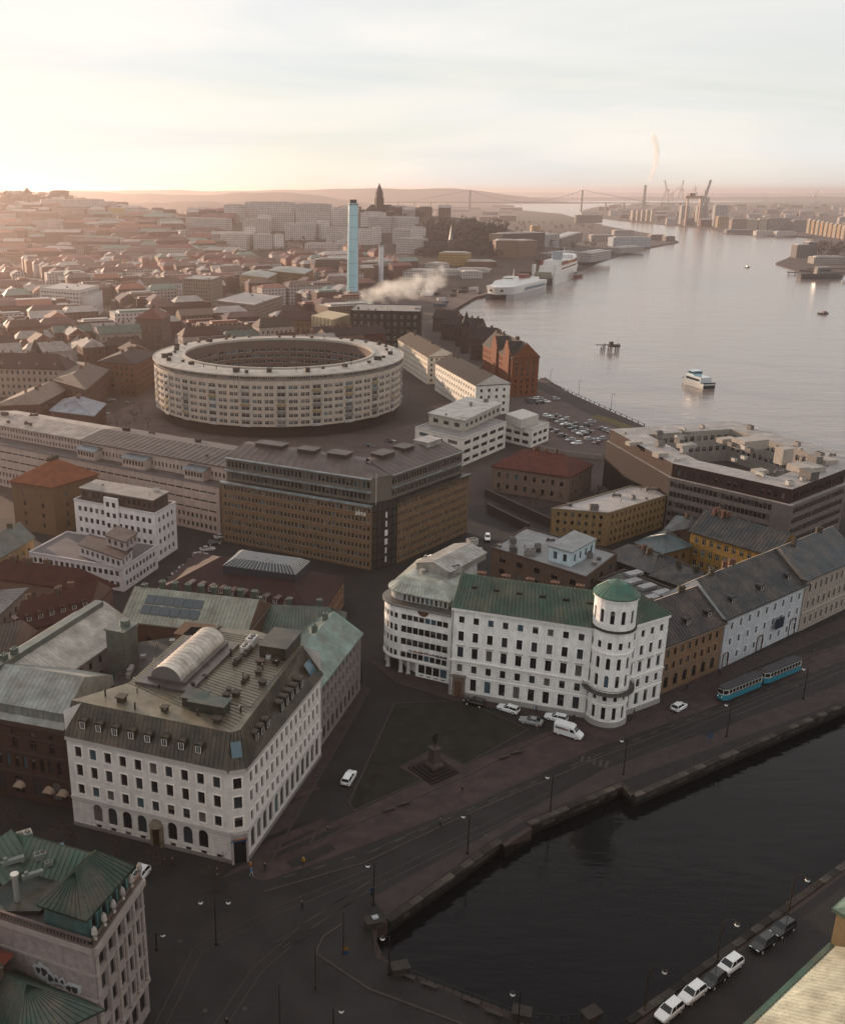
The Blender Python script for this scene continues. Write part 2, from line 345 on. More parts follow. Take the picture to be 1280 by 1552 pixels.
def facade(T, mb, a, b, z0, z1, rows=(), frame='dark_frame', m=1.2, mi=0, wall='plaster', trimcol=None, wcol=None, name='window', skip=(), u0=None, u1=None):
    """wall a->b with real openings. rows: (sill z, height, width, spacing or -count, style)"""
    a, b = Vector((a[0], a[1])), Vector((b[0], b[1])); L = (b - a).length; e = (b - a) / L; rot = math.atan2(e.y, e.x)
    wcol = wcol or (0.6, 0.57, 0.54); trimcol = trimcol or tuple(min(.85, q * 1.18) for q in wcol)
    ws = []
    for ri, (zb, h, w_, sp, style) in enumerate(rows):
        lo = m if u0 is None else u0; hi = L - m if u1 is None else u1
        n = -sp if sp < 0 else max(1, int((hi - lo) / sp)); st = (hi - lo) / n
        if w_ > st * 0.95: continue
        for i in range(n):
            if (ri, i) in skip: continue
            ws.append((lo + st * (i + 0.5), zb, w_, h, style))
    us = sorted({0.0, L} | {round(x, 4) for q in ws for x in (q[0] - q[2] / 2, q[0] + q[2] / 2)})
    zs = sorted({z0, z1} | {round(x, 4) for q in ws for x in (q[1], q[1] + q[3])})
    # merge rows: cells in each storey band
    for zi in range(len(zs) - 1):
        za, zb_ = zs[zi], zs[zi + 1]; zm = (za + zb_) / 2
        holes = sorted((q[0] - q[2] / 2, q[0] + q[2] / 2) for q in ws if q[1] < zm < q[1] + q[3])
        u = 0.0
        for h0, h1 in holes + [(L, L)]:
            if h0 - u > 1e-4:
                p, q = a + e * u, a + e * h0
                mb.poly([(p.x, p.y, za), (q.x, q.y, za), (q.x, q.y, zb_), (p.x, p.y, zb_)], mi)
            u = max(u, h1)
    for (uc, zb, w_, h, style) in ws:
        p = a + e * uc; gl = random.choice(GL)
        me = win_mesh(w_, h, style, frame, gl, wall)
        if T.nw < 300:
            o = T.inst(name, me, (p.x, p.y, zb), rot, trimcol if 'trim' in style else (wcol or trimcol)); T.nw += 1
        else:
            T.extra.setdefault('l', []).append((me, p.x, p.y, zb, rot)); T.extra['c'] = wcol or trimcol; T.extra['mats'] = (frame, wall)
def flush_windows(T):
    if not T.extra.get('l'): return
    fr, wl = T.extra['mats']; b = MB(); names = [fr, 'glass_dark', 'trim', wl]
    for g in ('glass_mid', 'glass_curtain', 'glass_blue'): names.append(g)
    for me, x, y, z, rot in T.extra['l']:
        ca, sa = math.cos(rot), math.sin(rot); i0 = len(b.v); gi = names.index(me.materials[1].name)
        b.v.extend((x + v.co.x * ca - v.co.y * sa, y + v.co.x * sa + v.co.y * ca, z + v.co.z) for v in me.vertices)
        for p in me.polygons:
            b.f.append(tuple(i0 + k for k in p.vertices)); b.m.append(gi if p.material_index == 1 else names.index('glass_curtain') if p.material_index == 4 else p.material_index)
    T.part('window_rows', b, M(*names), col=T.extra['c'], kind='stuff'); T.extra = {}
def floors(n, z, fh, w_, h, sp, style='sill'): return [(z + i * fh, h, w_, sp, style) for i in range(n)]
# ------------------------------------------------------------------ roofs
def hip_faces(p, z, rh, t):
    """p 4 CCW points -> roof planes (eave a,b,ridge c,d); t = hip inset share of the ridge (0 = gable)"""
    if (p[1] - p[0]).length < (p[2] - p[1]).length: p = p[1:] + p[:1]
    m0 = (p[3] + p[0]) / 2; m1 = (p[1] + p[2]) / 2; r0 = m0.lerp(m1, t); r1 = m1.lerp(m0, t)
    A = lambda q, zz: Vector((q.x, q.y, zz))
    return [(A(p[0], z), A(p[1], z), A(r1, z + rh), A(r0, z + rh)), (A(p[2], z), A(p[3], z), A(r0, z + rh), A(r1, z + rh))], \
           [(A(p[1], z), A(p[2], z), A(r1, z + rh)), (A(p[3], z), A(p[0], z), A(r0, z + rh))]
def roof_quad(T, p, z, rh, t=0.25, mat='tile_roof', col=(0.2, 0.06, 0.04), ov=0.45, seam=None, gable_col=None, name='roof'):
    q = inset(p, -ov); main, ends = hip_faces(q, z, rh, t); mb = MB()
    for f in main: mb.poly(f)
    ge = MB()
    for f in ends: (mb if t > 0 else ge).poly(f)
    mb.prism(q, z - 0.28, z, cap=False); mb.ngon(q, z - 0.28)
    if seam:
        for f in main: mb.seams(*f, sp=seam)
        if t > 0:
            for f in ends: mb.seams(f[0], f[1], f[2], f[2], sp=seam)
    o = T.part(name, mb, mat, col)
    if t == 0:
        for f in ends: ge = MB(); ge.poly(f); T.part('gable', ge, 'plaster', gable_col or (0.5, 0.45, 0.4))
    return o, main
CHIM = {}
def chimney(T, x, y, z, w_=0.9, d=0.7, h=1.8, rot=0.0, col=(0.22, 0.1, 0.07), mat='brickwork', parent=None):
    key = (w_, d, h, mat)
    if key not in CHIM:
        b = MB(); b.box((0, 0, 0), w_, d, h); b.box((0, 0, h), w_ + 0.16, d + 0.16, 0.14, bot=True)
        for s_ in (-0.22, 0.22): b.cyl((s_ * w_, 0, h + 0.14), 0.13, 0.11, 0.35, 8)
        CHIM[key] = b.mesh('chimney', M(mat))
    return T.inst('chimney', CHIM[key], (x, y, z), rot, col, parent)
UNIT = {}
def unit(T, x, y, z, kind='vent', rot=0.0, s=1.0, col=(0.25, 0.25, 0.24)):
    """roof equipment"""
    if kind not in UNIT:
        b = MB()
        if kind == 'vent':
            b.box((0, 0, 0), 0.8, 0.8, 0.5); b.box((0, 0, 0.58), 1.1, 1.1, 0.14, bot=True); b.box((0, 0, 0.5), 0.3, 0.3, 0.1)
            nm = 'roof_vent'
        elif kind == 'hvac':
            b.box((0, 0, 0.15), 2.2, 1.4, 1.3, bot=True)
            for sx in (-0.9, 0.9):
                for sy in (-0.5, 0.5): b.box((sx, sy, 0), 0.12, 0.12, 0.15)
            for sx in (-0.5, 0.5): b.cyl((sx, 0, 1.45), 0.42, 0.42, 0.12, 14, 1); b.cyl((sx, 0, 1.57), 0.1, 0.1, 0.04, 8)
            nm = 'air_handling_unit'
        elif kind == 'pipe':
            b.cyl((0, 0, 0), 0.12, 0.12, 0.9, 8); b.cyl((0, 0, 0.95), 0.22, 0.05, 0.18, 8); b.cyl((0, 0, 0.9), 0.05, 0.05, 0.05, 6); nm = 'vent_pipe'
        elif kind == 'hut':
            b.box((0, 0, 0), 4.0, 2.6, 2.2); b.box((0, 0, 2.2), 4.4, 3.0, 0.18, bot=True)
            b.poly([(-0.5, -1.32, 0.1), (0.5, -1.32, 0.1), (0.5, -1.32, 1.9), (-0.5, -1.32, 1.9)], 1); nm = 'roof_hut'
        elif kind == 'sky':
            b.prism([Vector(q) for q in ((-0.6, -0.5), (0.6, -0.5), (0.6, 0.5), (-0.6, 0.5))], 0, 0.25, 0, cap=False)
            b.poly([(-0.55, -0.45, 0.2), (0.55, -0.45, 0.2), (0.55, 0.45, 0.22), (-0.55, 0.45, 0.22)], 2); nm = 'rooflight'
        elif kind == 'dish':
            b.cyl((0, 0, 0), 0.06, 0.05, 1.1, 6)
            for i in range(10):
                a0, a1 = 2 * math.pi * i / 10, 2 * math.pi * (i + 1) / 10
                b.poly([(0, 0.15, 1.2), (0.5 * math.cos(a0), -0.05, 1.2 + 0.5 * math.sin(a0)), (0.5 * math.cos(a1), -0.05, 1.2 + 0.5 * math.sin(a1))])
            nm = 'satellite_dish'
        elif kind == 'duct':
            b.box((0, 0, 0.3), 3.2, 0.7, 0.6, bot=True); b.box((1.3, 0, 0), 0.5, 0.5, 0.3); b.box((-1.3, 0, 0), 0.5, 0.5, 0.3); b.cyl((-0.9, 0, 0.9), 0.3, 0.3, 0.5, 10); nm = 'duct'
        elif kind == 'mast':
            b.cyl((0, 0, 0), 0.06, 0.03, 4.5, 6); b.box((0, 0, 3.4), 1.0, 0.05, 0.05, bot=True); b.box((0, 0, 3.9), 0.7, 0.05, 0.05, bot=True); nm = 'aerial_mast'
        UNIT[kind] = (nm, b.mesh(nm, M('steel' if kind in ('pipe', 'dish', 'mast') else 'plain', 'dark_frame', 'glass_blue')))
    nm, me = UNIT[kind]
    o = T.inst(nm, me, (x, y, z), rot, col); o.scale = (s, s, s); return o
def scatter_units(T, poly, z, n, kinds, seed=1, col=(0.2, 0.19, 0.18), rot=0.0, ins=1.2):
    rnd = random.Random(seed); p = inset(poly, ins); xs = [q.x for q in p]; ys = [q.y for q in p]; k = 0; tries = 0; used = []
    while k < n and tries < 400:
        tries += 1; x, y = rnd.uniform(min(xs), max(xs)), rnd.uniform(min(ys), max(ys))
        if not inside((x, y), p) or any(math.hypot(x - u, y - v) < 3 for u, v in used): continue
        used.append((x, y)); s = rnd.uniform(0.7, 1.25); kf = rnd.uniform(0.6, 1.6); c = tuple(min(1, ch * kf) for ch in col)
        unit(T, x, y, z, rnd.choice(kinds), rot + rnd.choice((0, math.pi / 2)), s, c); k += 1
def inside(pt, poly):
    x, y = pt[0], pt[1]; c = False; n = len(poly)
    for i in range(n):
        a, b = poly[i], poly[(i + 1) % n]
        if (a[1] > y) != (b[1] > y) and x < (b[0] - a[0]) * (y - a[1]) / (b[1] - a[1]) + a[0]: c = not c
    return c
DORM = {}
def dormer(T, x, y, z, rot, w_=1.3, h=1.5, depth=2.0, col=(0.09, 0.075, 0.055), parent=None, style='hip', roofcol=None):
    """stands out of a roof slope: front face at local -y"""
    key = (w_, h, depth, style)
    if key not in DORM:
        b = MB(); hw = w_ / 2
        b.poly([(-hw, 0, 0), (-hw, depth, h), (-hw, 0, h)]); b.poly([(hw, 0, 0), (hw, depth, h), (hw, 0, h)])
        b.poly([(-hw, 0, 0), (hw, 0, 0), (hw, 0, h), (-hw, 0, h)]); o_ = 0.14
        if style == 'flat': b.prism([Vector(q) for q in ((-hw - o_, -o_), (hw + o_, -o_), (hw + o_, depth), (-hw - o_, depth))], h, h + 0.12)
        else:
            n = 6
            for i in range(n):
                a0, a1 = math.pi * i / n, math.pi * (i + 1) / n; rr = hw + o_; k = 0.55
                P = lambda a, yy: (rr * math.cos(a), yy, h + rr * k * math.sin(a))
                b.poly([P(a0, -o_), P(a1, -o_), P(a1, depth), P(a0, depth)]); b.poly([P(a0, -o_), P(a1, -o_), (0, -o_, h)])
        g = MB(); ww, wh = w_ * 0.66, h * 0.7; zb = h * 0.2
        g.poly([(-ww / 2 - 0.1, -0.03, zb - 0.1), (ww / 2 + 0.1, -0.03, zb - 0.1), (ww / 2 + 0.1, -0.03, zb + wh + 0.1), (-ww / 2 - 0.1, -0.03, zb + wh + 0.1)], 0)
        for s_ in (-1, 1): g.poly([(s_ * ww / 4 - ww / 4 + 0.04, -0.034, zb), (s_ * ww / 4 + ww / 4 - 0.04, -0.034, zb), (s_ * ww / 4 + ww / 4 - 0.04, -0.034, zb + wh), (s_ * ww / 4 - ww / 4 + 0.04, -0.034, zb + wh)], 1)
        DORM[key] = (b.mesh('dormer', M('metal_roof')), g.mesh('dormer_window', M('white_frame', 'glass_dark')))
    d, g = DORM[key]; o = T.inst('dormer', d, (x, y, z), rot, col, parent); link('dormer_window', g, o); return o
def cornice(T, poly, z, h=0.5, proud=0.4, col=(0.6, 0.57, 0.54), name='cornice', mat='trim'):
    o_ = inset(poly, -proud); b = MB(); o1 = inset(poly, -proud * 0.5)
    b.loft(o1, z, o_, z + h * 0.5); b.prism(o_, z + h * 0.5, z + h, cap=False); b.loft(o_, z + h, inset(poly, 0.1), z + h + 0.02); b.loft(poly, z - 0.001, o1, z)
    return T.part(name, b, mat, col)
def band(T, a, b, z, h=0.25, proud=0.12, col=(0.6, 0.57, 0.54), name='string_course', mat='trim'):
    a, b = Vector((a[0], a[1])), Vector((b[0], b[1])); e = (b - a).normalized(); n_ = Vector((e.y, -e.x)) * proud; mb = MB()
    mb.prism([a, a + n_, b + n_, b][::-1] if False else [a + n_, b + n_, b - n_ * 0.2, a - n_ * 0.2], z, z + h, bot=True)
    return T.part(name, mb, mat, col)
def text_mesh(txt, size, depth=0.06):
    cu = bpy.data.curves.new('sign', 'FONT'); cu.body = txt; cu.size = size; cu.extrude = depth; cu.align_x = 'CENTER'; cu.resolution_u = 2
    o = bpy.data.objects.new('sign', cu); COL.objects.link(o); dg = bpy.context.evaluated_depsgraph_get()
    me = bpy.data.meshes.new_from_object(o.evaluated_get(dg)); bpy.data.objects.remove(o); bpy.data.curves.remove(cu); me.transform(Matrix.Rotation(math.pi / 2, 4, 'X')); return me
# ------------------------------------------------------------------ water, land, hills
WZ = -2.2
b = MB(); b.poly([(-20000, -1500, WZ), (26000, -1500, WZ), (26000, 27000, WZ), (-20000, 27000, WZ)]); struct('water', b, 'river_water')
CN = PG([(588, 1397), (757, 1275), (765, 1283), (806, 1256), (800, 1250), (943, 1190), (960, 1207), (1280, 1068)])   # north quay edge of the canal
CN.append(Vector((195, CN[-1].y + (195 - CN[-1].x) * 0.56)))
CEND = PG([(572, 1404), (570, 1425), (582, 1452), (610, 1470), (790, 1540)])                    # canal end below the bridge
CS = [Vector((26.0, 94.5)), G(952, 1552), G(1280, 1312)]; CS.append(CS[-1] + (CS[-1] - CS[-2]).normalized() * 140)
SHORE = PG([(683, 488), (694, 505), (740, 540), (814, 574), (985, 650)]) + [Vector((188, 330)), Vector((205, 262))]
FAR = PG([(768, 296), (758, 305), (772, 313), (795, 319), (850, 324), (875, 331), (905, 340), (960, 350), (1005, 357), (1028, 366), (960, 379), (900, 398), (876, 409), (800, 442), (735, 446), (700, 456), (685, 472)])
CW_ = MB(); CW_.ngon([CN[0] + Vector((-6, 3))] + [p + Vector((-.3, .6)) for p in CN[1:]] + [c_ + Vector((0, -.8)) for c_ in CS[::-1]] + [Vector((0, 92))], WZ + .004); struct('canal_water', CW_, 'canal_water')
land = [Vector((420, -400)), Vector((-16000, -400)), Vector((-16000, 24000))] + [Vector((4000, 30000))][:0] + FAR + SHORE + CN[::-1] + CEND + CS + [Vector((420, CS[-1].y - 2))]
b = MB(); b.prism(land, -6, 0.0); struct('ground', b, 'land')
his = PG([(878, 320), (914, 331), (958, 336), (1030, 342), (1070, 345), (1108, 354), (1199, 357.5), (1236, 360), (1216, 374), (1193, 391), (1175, 398), (1211, 409), (1262, 411), (1285, 413)])
his += [Vector((3000, his[-1].y)), Vector((12000, 12000)), G(1280, 303), G(1100, 306), G(960, 310), G(900, 314)]
b = MB(); b.prism(his, -6, 0.0); struct('riverbank_ground', b, 'land')
b = MB(); b.prism(PG([(1000, 300), (1300, 298.5), (1320, 295), (1150, 294.5)]), -6, 1.0); struct('harbour_ground', b, 'land')
def gauss(x, y, cx, cy_, sx, sy): return math.exp(-((x - cx) / sx) ** 2 - ((y - cy_) / sy) ** 2)
def hz(x, y):
    return 56 * gauss(x, y, 20, 1800, 330, 400) + 88 * gauss(x, y, -760, 2350, 300, 420) + 34 * gauss(x, y, -380, 2050, 330, 450) + 34 * gauss(x, y, 215, 1520, 130, 300)
def PH(px, py):
    """plan position and height of a sight line's first touch with the hilly ground"""
    a_ = (px - 500) / 1466; b_ = (776 - py) / 1466; dy = _c + b_ * _s; dz = -_s + b_ * _c; y = 850.0
    if dz >= -1e-4: dz = -1e-4
    p0 = G(px, py)
    if p0.y < 900: return Vector((p0.x, p0.y, 0))
    while y < min(p0.y, 7000):
        t = y / dy; z = CAM_H + dz * t
        if hz(a_ * t, y) - 4 >= z: return Vector((a_ * t, y, z))
        y += 12
    return Vector((p0.x, p0.y, 0))
b = MB(); nx, ny = 70, 70; X0, X1, Y0, Y1 = -1900, 620, 900, 4200
gv = [(X0 + (X1 - X0) * i / nx, Y0 + (Y1 - Y0) * j / ny) for j in range(ny + 1) for i in range(nx + 1)]
b.v = [(x, y, hz(x, y) - 4) for x, y in gv]
for j in range(ny):
    for i in range(nx):
        k = j * (nx + 1) + i
        if max(b.v[q][2] for q in (k, k + 1, k + nx + 1, k + nx + 2)) > -0.5 and all(inside(b.v[q], land) for q in (k, k + 1, k + nx + 1, k + nx + 2)): b.f.append((k, k + 1, k + nx + 2, k + nx + 1)); b.m.append(0)
smooth(struct('hillside', b, 'hill_soil'))
# far ridges along the horizon
def ridge(y, x0, x1, base, amp, seed, n=90, thick=900):
    rnd = random.Random(seed); b = MB(); prof = []
    ph = [rnd.uniform(0, 6.3) for _ in range(5)]
    for i in range(n + 1):
        t = i / n; x = x0 + (x1 - x0) * t
        h = base + amp * sum(math.sin(t * f_ + p_) / (k + 1) for k, (f_, p_) in enumerate(zip((5, 11, 23, 47, 90), ph)))
        h *= min(1, t * 8, (1 - t) * 6); prof.append((x, max(2, h)))
    for (xa, ha), (xb, hb) in zip(prof, prof[1:]):
        b.poly([(xa, y, -5), (xb, y, -5), (xb, y + thick * 0.5, hb), (xa, y + thick * 0.5, ha)])
        b.poly([(xa, y + thick * 0.5, ha), (xb, y + thick * 0.5, hb), (xb, y + thick * 1.4, -5), (xa, y + thick * 1.4, -5)])
    smooth(struct('hills', b, 'far_hill'))
ridge(6200, -3600, 420, 101, 13, 3); ridge(8800, -4500, 2300, 110, 13, 5, thick=1500); ridge(4300, -1900, 200, 60, 9, 8)
ridge(11500, 2000, 6800, 40, 8, 11, thick=1800); ridge(21000, -2000, 16000, 70, 10, 14, thick=2000)
# ------------------------------------------------------------------ streets and the square
ZS = [0.004]
def sheet(name, px, mat, z=None, poly=None):
    b = MB(); q = poly or PG(px)
    if z is None: ZS[0] += 0.004; z = ZS[0]
    b.ngon(q, z); return struct(name, b, mat)
def kerb_strip(name, pts, w_=0.35, h=0.14, mat='kerb_stone'):
    """a run of separate kerb stones"""
    root = link(name, None, kind='structure'); shared = {}
    for a, c in zip(pts, pts[1:]):
        L = (c - a).length; n = max(1, round(L / 2.2)); l = L / n; key = round(l, 2)
        if key not in shared:
            m_ = MB(); m_.box((0, 0, -0.05), l - 0.05, w_, h + 0.05); shared[key] = m_.mesh('kerb_piece', M(mat))
        rot = math.atan2((c - a).y, (c - a).x)
        for i in range(n):
            p = a.lerp(c, (i + 0.5) / n); link('kerb_piece', shared[key], root, (p.x, p.y, random.uniform(-0.015, 0.015)), rot)
    return root
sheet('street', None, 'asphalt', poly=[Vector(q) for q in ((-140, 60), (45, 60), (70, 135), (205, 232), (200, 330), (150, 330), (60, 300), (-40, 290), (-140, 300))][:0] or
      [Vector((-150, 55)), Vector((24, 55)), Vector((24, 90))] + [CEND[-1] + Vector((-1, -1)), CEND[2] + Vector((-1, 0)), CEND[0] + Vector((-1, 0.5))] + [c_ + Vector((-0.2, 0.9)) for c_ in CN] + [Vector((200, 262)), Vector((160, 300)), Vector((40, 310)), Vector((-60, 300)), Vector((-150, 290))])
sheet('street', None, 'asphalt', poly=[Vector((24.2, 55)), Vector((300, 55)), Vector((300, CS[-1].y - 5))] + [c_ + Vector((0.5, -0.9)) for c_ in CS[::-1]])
sheet('promenade', [(470, 1262), (650, 1180), (850, 1100), (1280, 975), (1280, 1000), (900, 1135), (700, 1225), (470, 1312), (400, 1335), (380, 1330)], 'paving')
sheet('pavement', None, 'pavement', poly=[c_ + Vector((-0.3, 1.1)) for c_ in (CN[0], CN[1])] + [CN[4] + Vector((-0.3, 1.1)), CN[5] + Vector((-0.4, 1.1)), CN[7] + Vector((-0.4, 1.1)), CN[8] + Vector((-0.4, 1.1)), CN[8] + Vector((-3, 5.5)), CN[7] + Vector((-3, 5.2)), CN[5] + Vector((-2.5, 4.6)), CN[0] + Vector((-2, 5))])
LAWN = [(598, 1066), (704, 1062), (800, 1106), (703, 1160), (655, 1136), (606, 1163), (640, 1183), (536, 1229), (529, 1217)]
sheet('lawn', LAWN, 'lawn')
sheet('plaza', [(606, 1163.5), (655, 1136.5), (703, 1160.5), (640, 1182.5)], 'paving')
kerb_strip('lawn_kerb', PG(LAWN + LAWN[:1]), 0.25, 0.12)
kerb_strip('square_kerb', PG([(486, 1247), (470, 1281), (560, 1240), (640, 1205), (715, 1172), (800, 1128), (850, 1106)]), 0.3, 0.14)
kerb_strip('street_kerb', PG([(400, 1352), (552, 1308), (700, 1238), (900, 1152), (1080, 1082), (1280, 1008)]), 0.3, 0.12)
kerb_strip('street_kerb', PG([(520, 1400), (490, 1420), (478, 1445), (560, 1500), (700, 1552)]), 0.3, 0.12)
# pavements along the houses
sheet('pavement', [(336, 1330), (400, 1322), (560, 1045), (548, 1030), (482, 1133), (380, 1300)], 'pavement')
sheet('pavement', [(560, 1000), (600, 1035), (690, 1062), (890, 1100), (925, 1108), (1000, 1075), (1290, 950), (1290, 930), (990, 1058), (915, 1094), (880, 1083), (680, 1038), (580, 1004)], 'pavement')
kerb_strip('house_kerb', PG([(560, 1000), (600, 1035), (690, 1062), (890, 1100), (925, 1108), (1000, 1075), (1290, 950)]), 0.3, 0.13)
kerb_strip('house_kerb', PG([(402, 1322), (560, 1047)]), 0.3, 0.13)
# tram rails parallel to the quay
def rails(pts, g=1.435):
    b = MB()
    for s_ in (-g / 2, g / 2):
        for a, c in zip(pts, pts[1:]):
            e = (c - a).normalized(); n_ = Vector((-e.y, e.x)); a2, c2 = a + n_ * s_, c + n_ * s_
            b.prism([a2 - n_ * 0.06, c2 - n_ * 0.06, c2 + n_ * 0.06, a2 + n_ * 0.06], 0.0, 0.034)
    struct('tram_rails', b, 'rail_steel')
T1 = PG([(424, 1432), (560, 1342), (700, 1272), (900, 1172), (1090, 1090), (1290, 1007)]); rails(T1)
T2 = PG([(560, 1297), (800, 1186), (960, 1117), (1100, 1058), (1210, 1012), (1300, 974)]); rails(T2)
rails(PG([(240, 1560), (300, 1440), (424, 1378), (560, 1322)])); rails(PG([(330, 1560), (390, 1470), (470, 1400), (570, 1337)]))
def dashes(pts, on=2.0, off=3.0, w_=0.14):
    b = MB(); ZS[0] += 0.004
    for a, c in zip(pts, pts[1:]):
        L = (c - a).length; e = (c - a).normalized(); n_ = Vector((-e.y, e.x)) * w_; u = 0
        while u + on < L:
            p, q = a + e * u, a + e * (u + on); b.poly([(*(p - n_), ZS[0]), (*(q - n_), ZS[0]), (*(q + n_), ZS[0]), (*(p + n_), ZS[0])]); u += on + off
    struct('lane_marking', b, 'line_paint')
dashes(PG([(430, 1330), (560, 1292), (900, 1146), (1290, 996)])); dashes(PG([(900, 1118), (1100, 1040), (1290, 962)]), 1.2, 4)
dashes(PG([(470, 1460), (640, 1552)]), 50, 1, 0.08); dashes(PG([(880, 1150), (925, 1160)]), 0.5, 0.6, 1.2)
# repairs in the road surface and manhole covers
rq = random.Random(8); MH = MB(); MH.cyl((0, 0, 0), .34, .34, .012, 14); MH = MH.mesh('manhole_cover', M('rail_steel')); mroot = link('manhole_covers', None, kind='structure')
for k in range(34):
    g_ = G(*rq.choice([(rq.uniform(250, 520), rq.uniform(1330, 1540)), (rq.uniform(420, 560), rq.uniform(1100, 1300)), (rq.uniform(560, 900), rq.uniform(1160, 1330)), (rq.uniform(900, 1270), rq.uniform(1010, 1120))]))
    if inside(g_, CN[:8] + CS[::-1] + [CEND[2]]): continue
    if k % 3 == 0: link('manhole_cover', MH, mroot, (g_.x, g_.y, .05)); continue
    e = Vector((math.cos(.6), math.sin(.6))); n_ = Vector((-e.y, e.x)); l, w_ = rq.uniform(1.5, 7), rq.uniform(.5, 1.3); ZS[0] += .0008
    sheet('road_patch', None, rq.choice(('paving', 'asphalt', 'tar')), ZS[0], [g_ - e * l - n_ * w_, g_ + e * l - n_ * w_, g_ + e * l + n_ * w_, g_ - e * l + n_ * w_])
# parking lot and quay road
LOT = [(760, 592), (826, 572), (880, 610), (960, 655), (915, 690), (840, 690), (770, 660)]
sheet('car_park', LOT, 'gravel_lot')
sheet('quay_road', [(812, 577), (983, 652), (960, 662), (806, 585)], 'pavement')
sheet('verge', [(905, 628), (985, 655), (975, 662), (898, 633)], 'dry_grass')
kerb_strip('car_park_kerb', PG([(826, 574), (880, 606), (965, 650)]), 0.4, 0.14)
sheet('yard', [(140, 640), (230, 600), (330, 640), (560, 660), (640, 640), (650, 690), (560, 700), (330, 690), (150, 665)], 'gravel_lot')
# ------------------------------------------------------------------ stone quay walls of the canal: coping and face blocks one by one
QB = {}
def quay(pts, label, rows=2, blk=1.5, vis=True):
    T = Thing('quay_wall', label, 'quay wall', (*pts[0], WZ)); core = MB()
    for a, c in zip(pts, pts[1:]):
        e = (c - a).normalized(); n_ = Vector((-e.y, e.x)) * 0.25
        core.prism([a - n_ * 0.3, c - n_ * 0.3, c + n_, a + n_], WZ - 1, -0.02)
        L = (c - a).length; rot = math.atan2(e.y, e.x)
        for nm, l0, z, hh, ww in [('coping_stone', 2.3, -0.02, 0.34, 1.0)] + [('stone', blk, -0.06 - 0.62 * (k + 1), 0.58, 0.3) for k in range(rows)]:
            n = max(1, round(L / l0)); l = L / n; key = (nm, round(l, 2))
            if key not in QB:
                m_ = MB(); hw, hl = ww / 2, l / 2 - 0.03; c_ = 0.04
                lo_ = [Vector(q) for q in ((-hl, -hw), (hl, -hw), (hl, hw), (-hl, hw))]; m_.prism(lo_, 0, hh - c_, cap=False); m_.loft(lo_, hh - c_, inset(lo_, c_), hh); m_.ngon(inset(lo_, c_), hh); QB[key] = m_.mesh(nm, M('quay_stone'))
            for i in range(n):
                p = a.lerp(c, (i + 0.5) / n); k_ = random.uniform(0.5, 1.35) * (1.15 if nm == 'coping_stone' else 1.0)
                off = Vector((e.y, -e.x)) * random.uniform(0.02, 0.1)
                T.inst(nm, QB[key], (p.x + off.x, p.y + off.y, z + random.uniform(-0.02, 0.02)), rot, (0.12 * k_, 0.10 * k_, 0.085 * k_))
    T.part('wall_core', core, 'quay_stone', (0.05, 0.04, 0.035)); return T
quay(CN[:2], 'rough stone canal quay wall running from the canal end to the landing steps')
quay(CN[4:6], 'rough stone canal quay wall between the landing steps and the projecting corner')
quay(CN[6:9], 'long stone canal quay wall beside the tram street, beyond the projecting corner')
quay(CN[5:7], 'short return of stone quay wall at the projecting corner', 2)
quay(CS[1:][::-1], 'stone quay wall on the parked cars side of the canal', 1, 2.0)
# landing steps recess
T = Thing('landing_steps', 'dark stone landing steps cut into the canal quay', 'steps', (*CN[1], WZ)); ea = (CN[3] - CN[2]); nst = 7
for i in range(nst):
    a = CN[1].lerp(CN[4], i / nst); c = CN[2].lerp(CN[3], i / nst); a2 = CN[1].lerp(CN[4], (i + 1) / nst); c2 = CN[2].lerp(CN[3], (i + 1) / nst)
    m_ = MB(); m_.prism(ccw([a, c, c2, a2]), WZ - 1, -0.25 - 0.27 * i if i < 6 else -1.8); T.part('step', m_, 'quay_stone', (0.06, 0.05, 0.045))
# curved railing at the canal end
T = Thing('canal_railing', 'curved iron railing with stone piers around the end of the canal', 'railing', (*CEND[0], 0))
rp = PG([(566, 1404), (565, 1428), (578, 1455), (606, 1474), (700, 1510), (790, 1543), (850, 1550), (895, 1545)]); fine = []
for a, c in zip(rp, rp[1:]):
    n = max(2, int((c - a).length / 1.2)); fine += [a.lerp(c, i / n) for i in range(n)]
for z_ in (0.5, 1.05):
    m_ = MB(); m_.path([(p.x, p.y, z_) for p in fine + [rp[-1]]], 0.05 if z_ > 1 else 0.03, 5); T.part('rail', m_, 'steel', (0.10, 0.09, 0.085))
pm = MB(); pm.cyl((0, 0, 0), 0.035, 0.035, 1.05, 6); pm = pm.mesh('post', M('steel'))
for p in fine: T.inst('post', pm, (p.x, p.y, 0), 0, (0.07, 0.065, 0.06))
pr = MB(); pr.box((0, 0, 0), 2.2, 1.4, 1.1); pr.box((0, 0, 1.1), 2.5, 1.7, 0.2, bot=True); pr = pr.mesh('pier', M('quay_stone'))
for i, rt in ((0, 0.3), (3, 0.2), (5, -0.3), (7, 0.5)): T.inst('pier', pr, (rp[i].x, rp[i].y, 0), rt, (0.12, 0.10, 0.085))
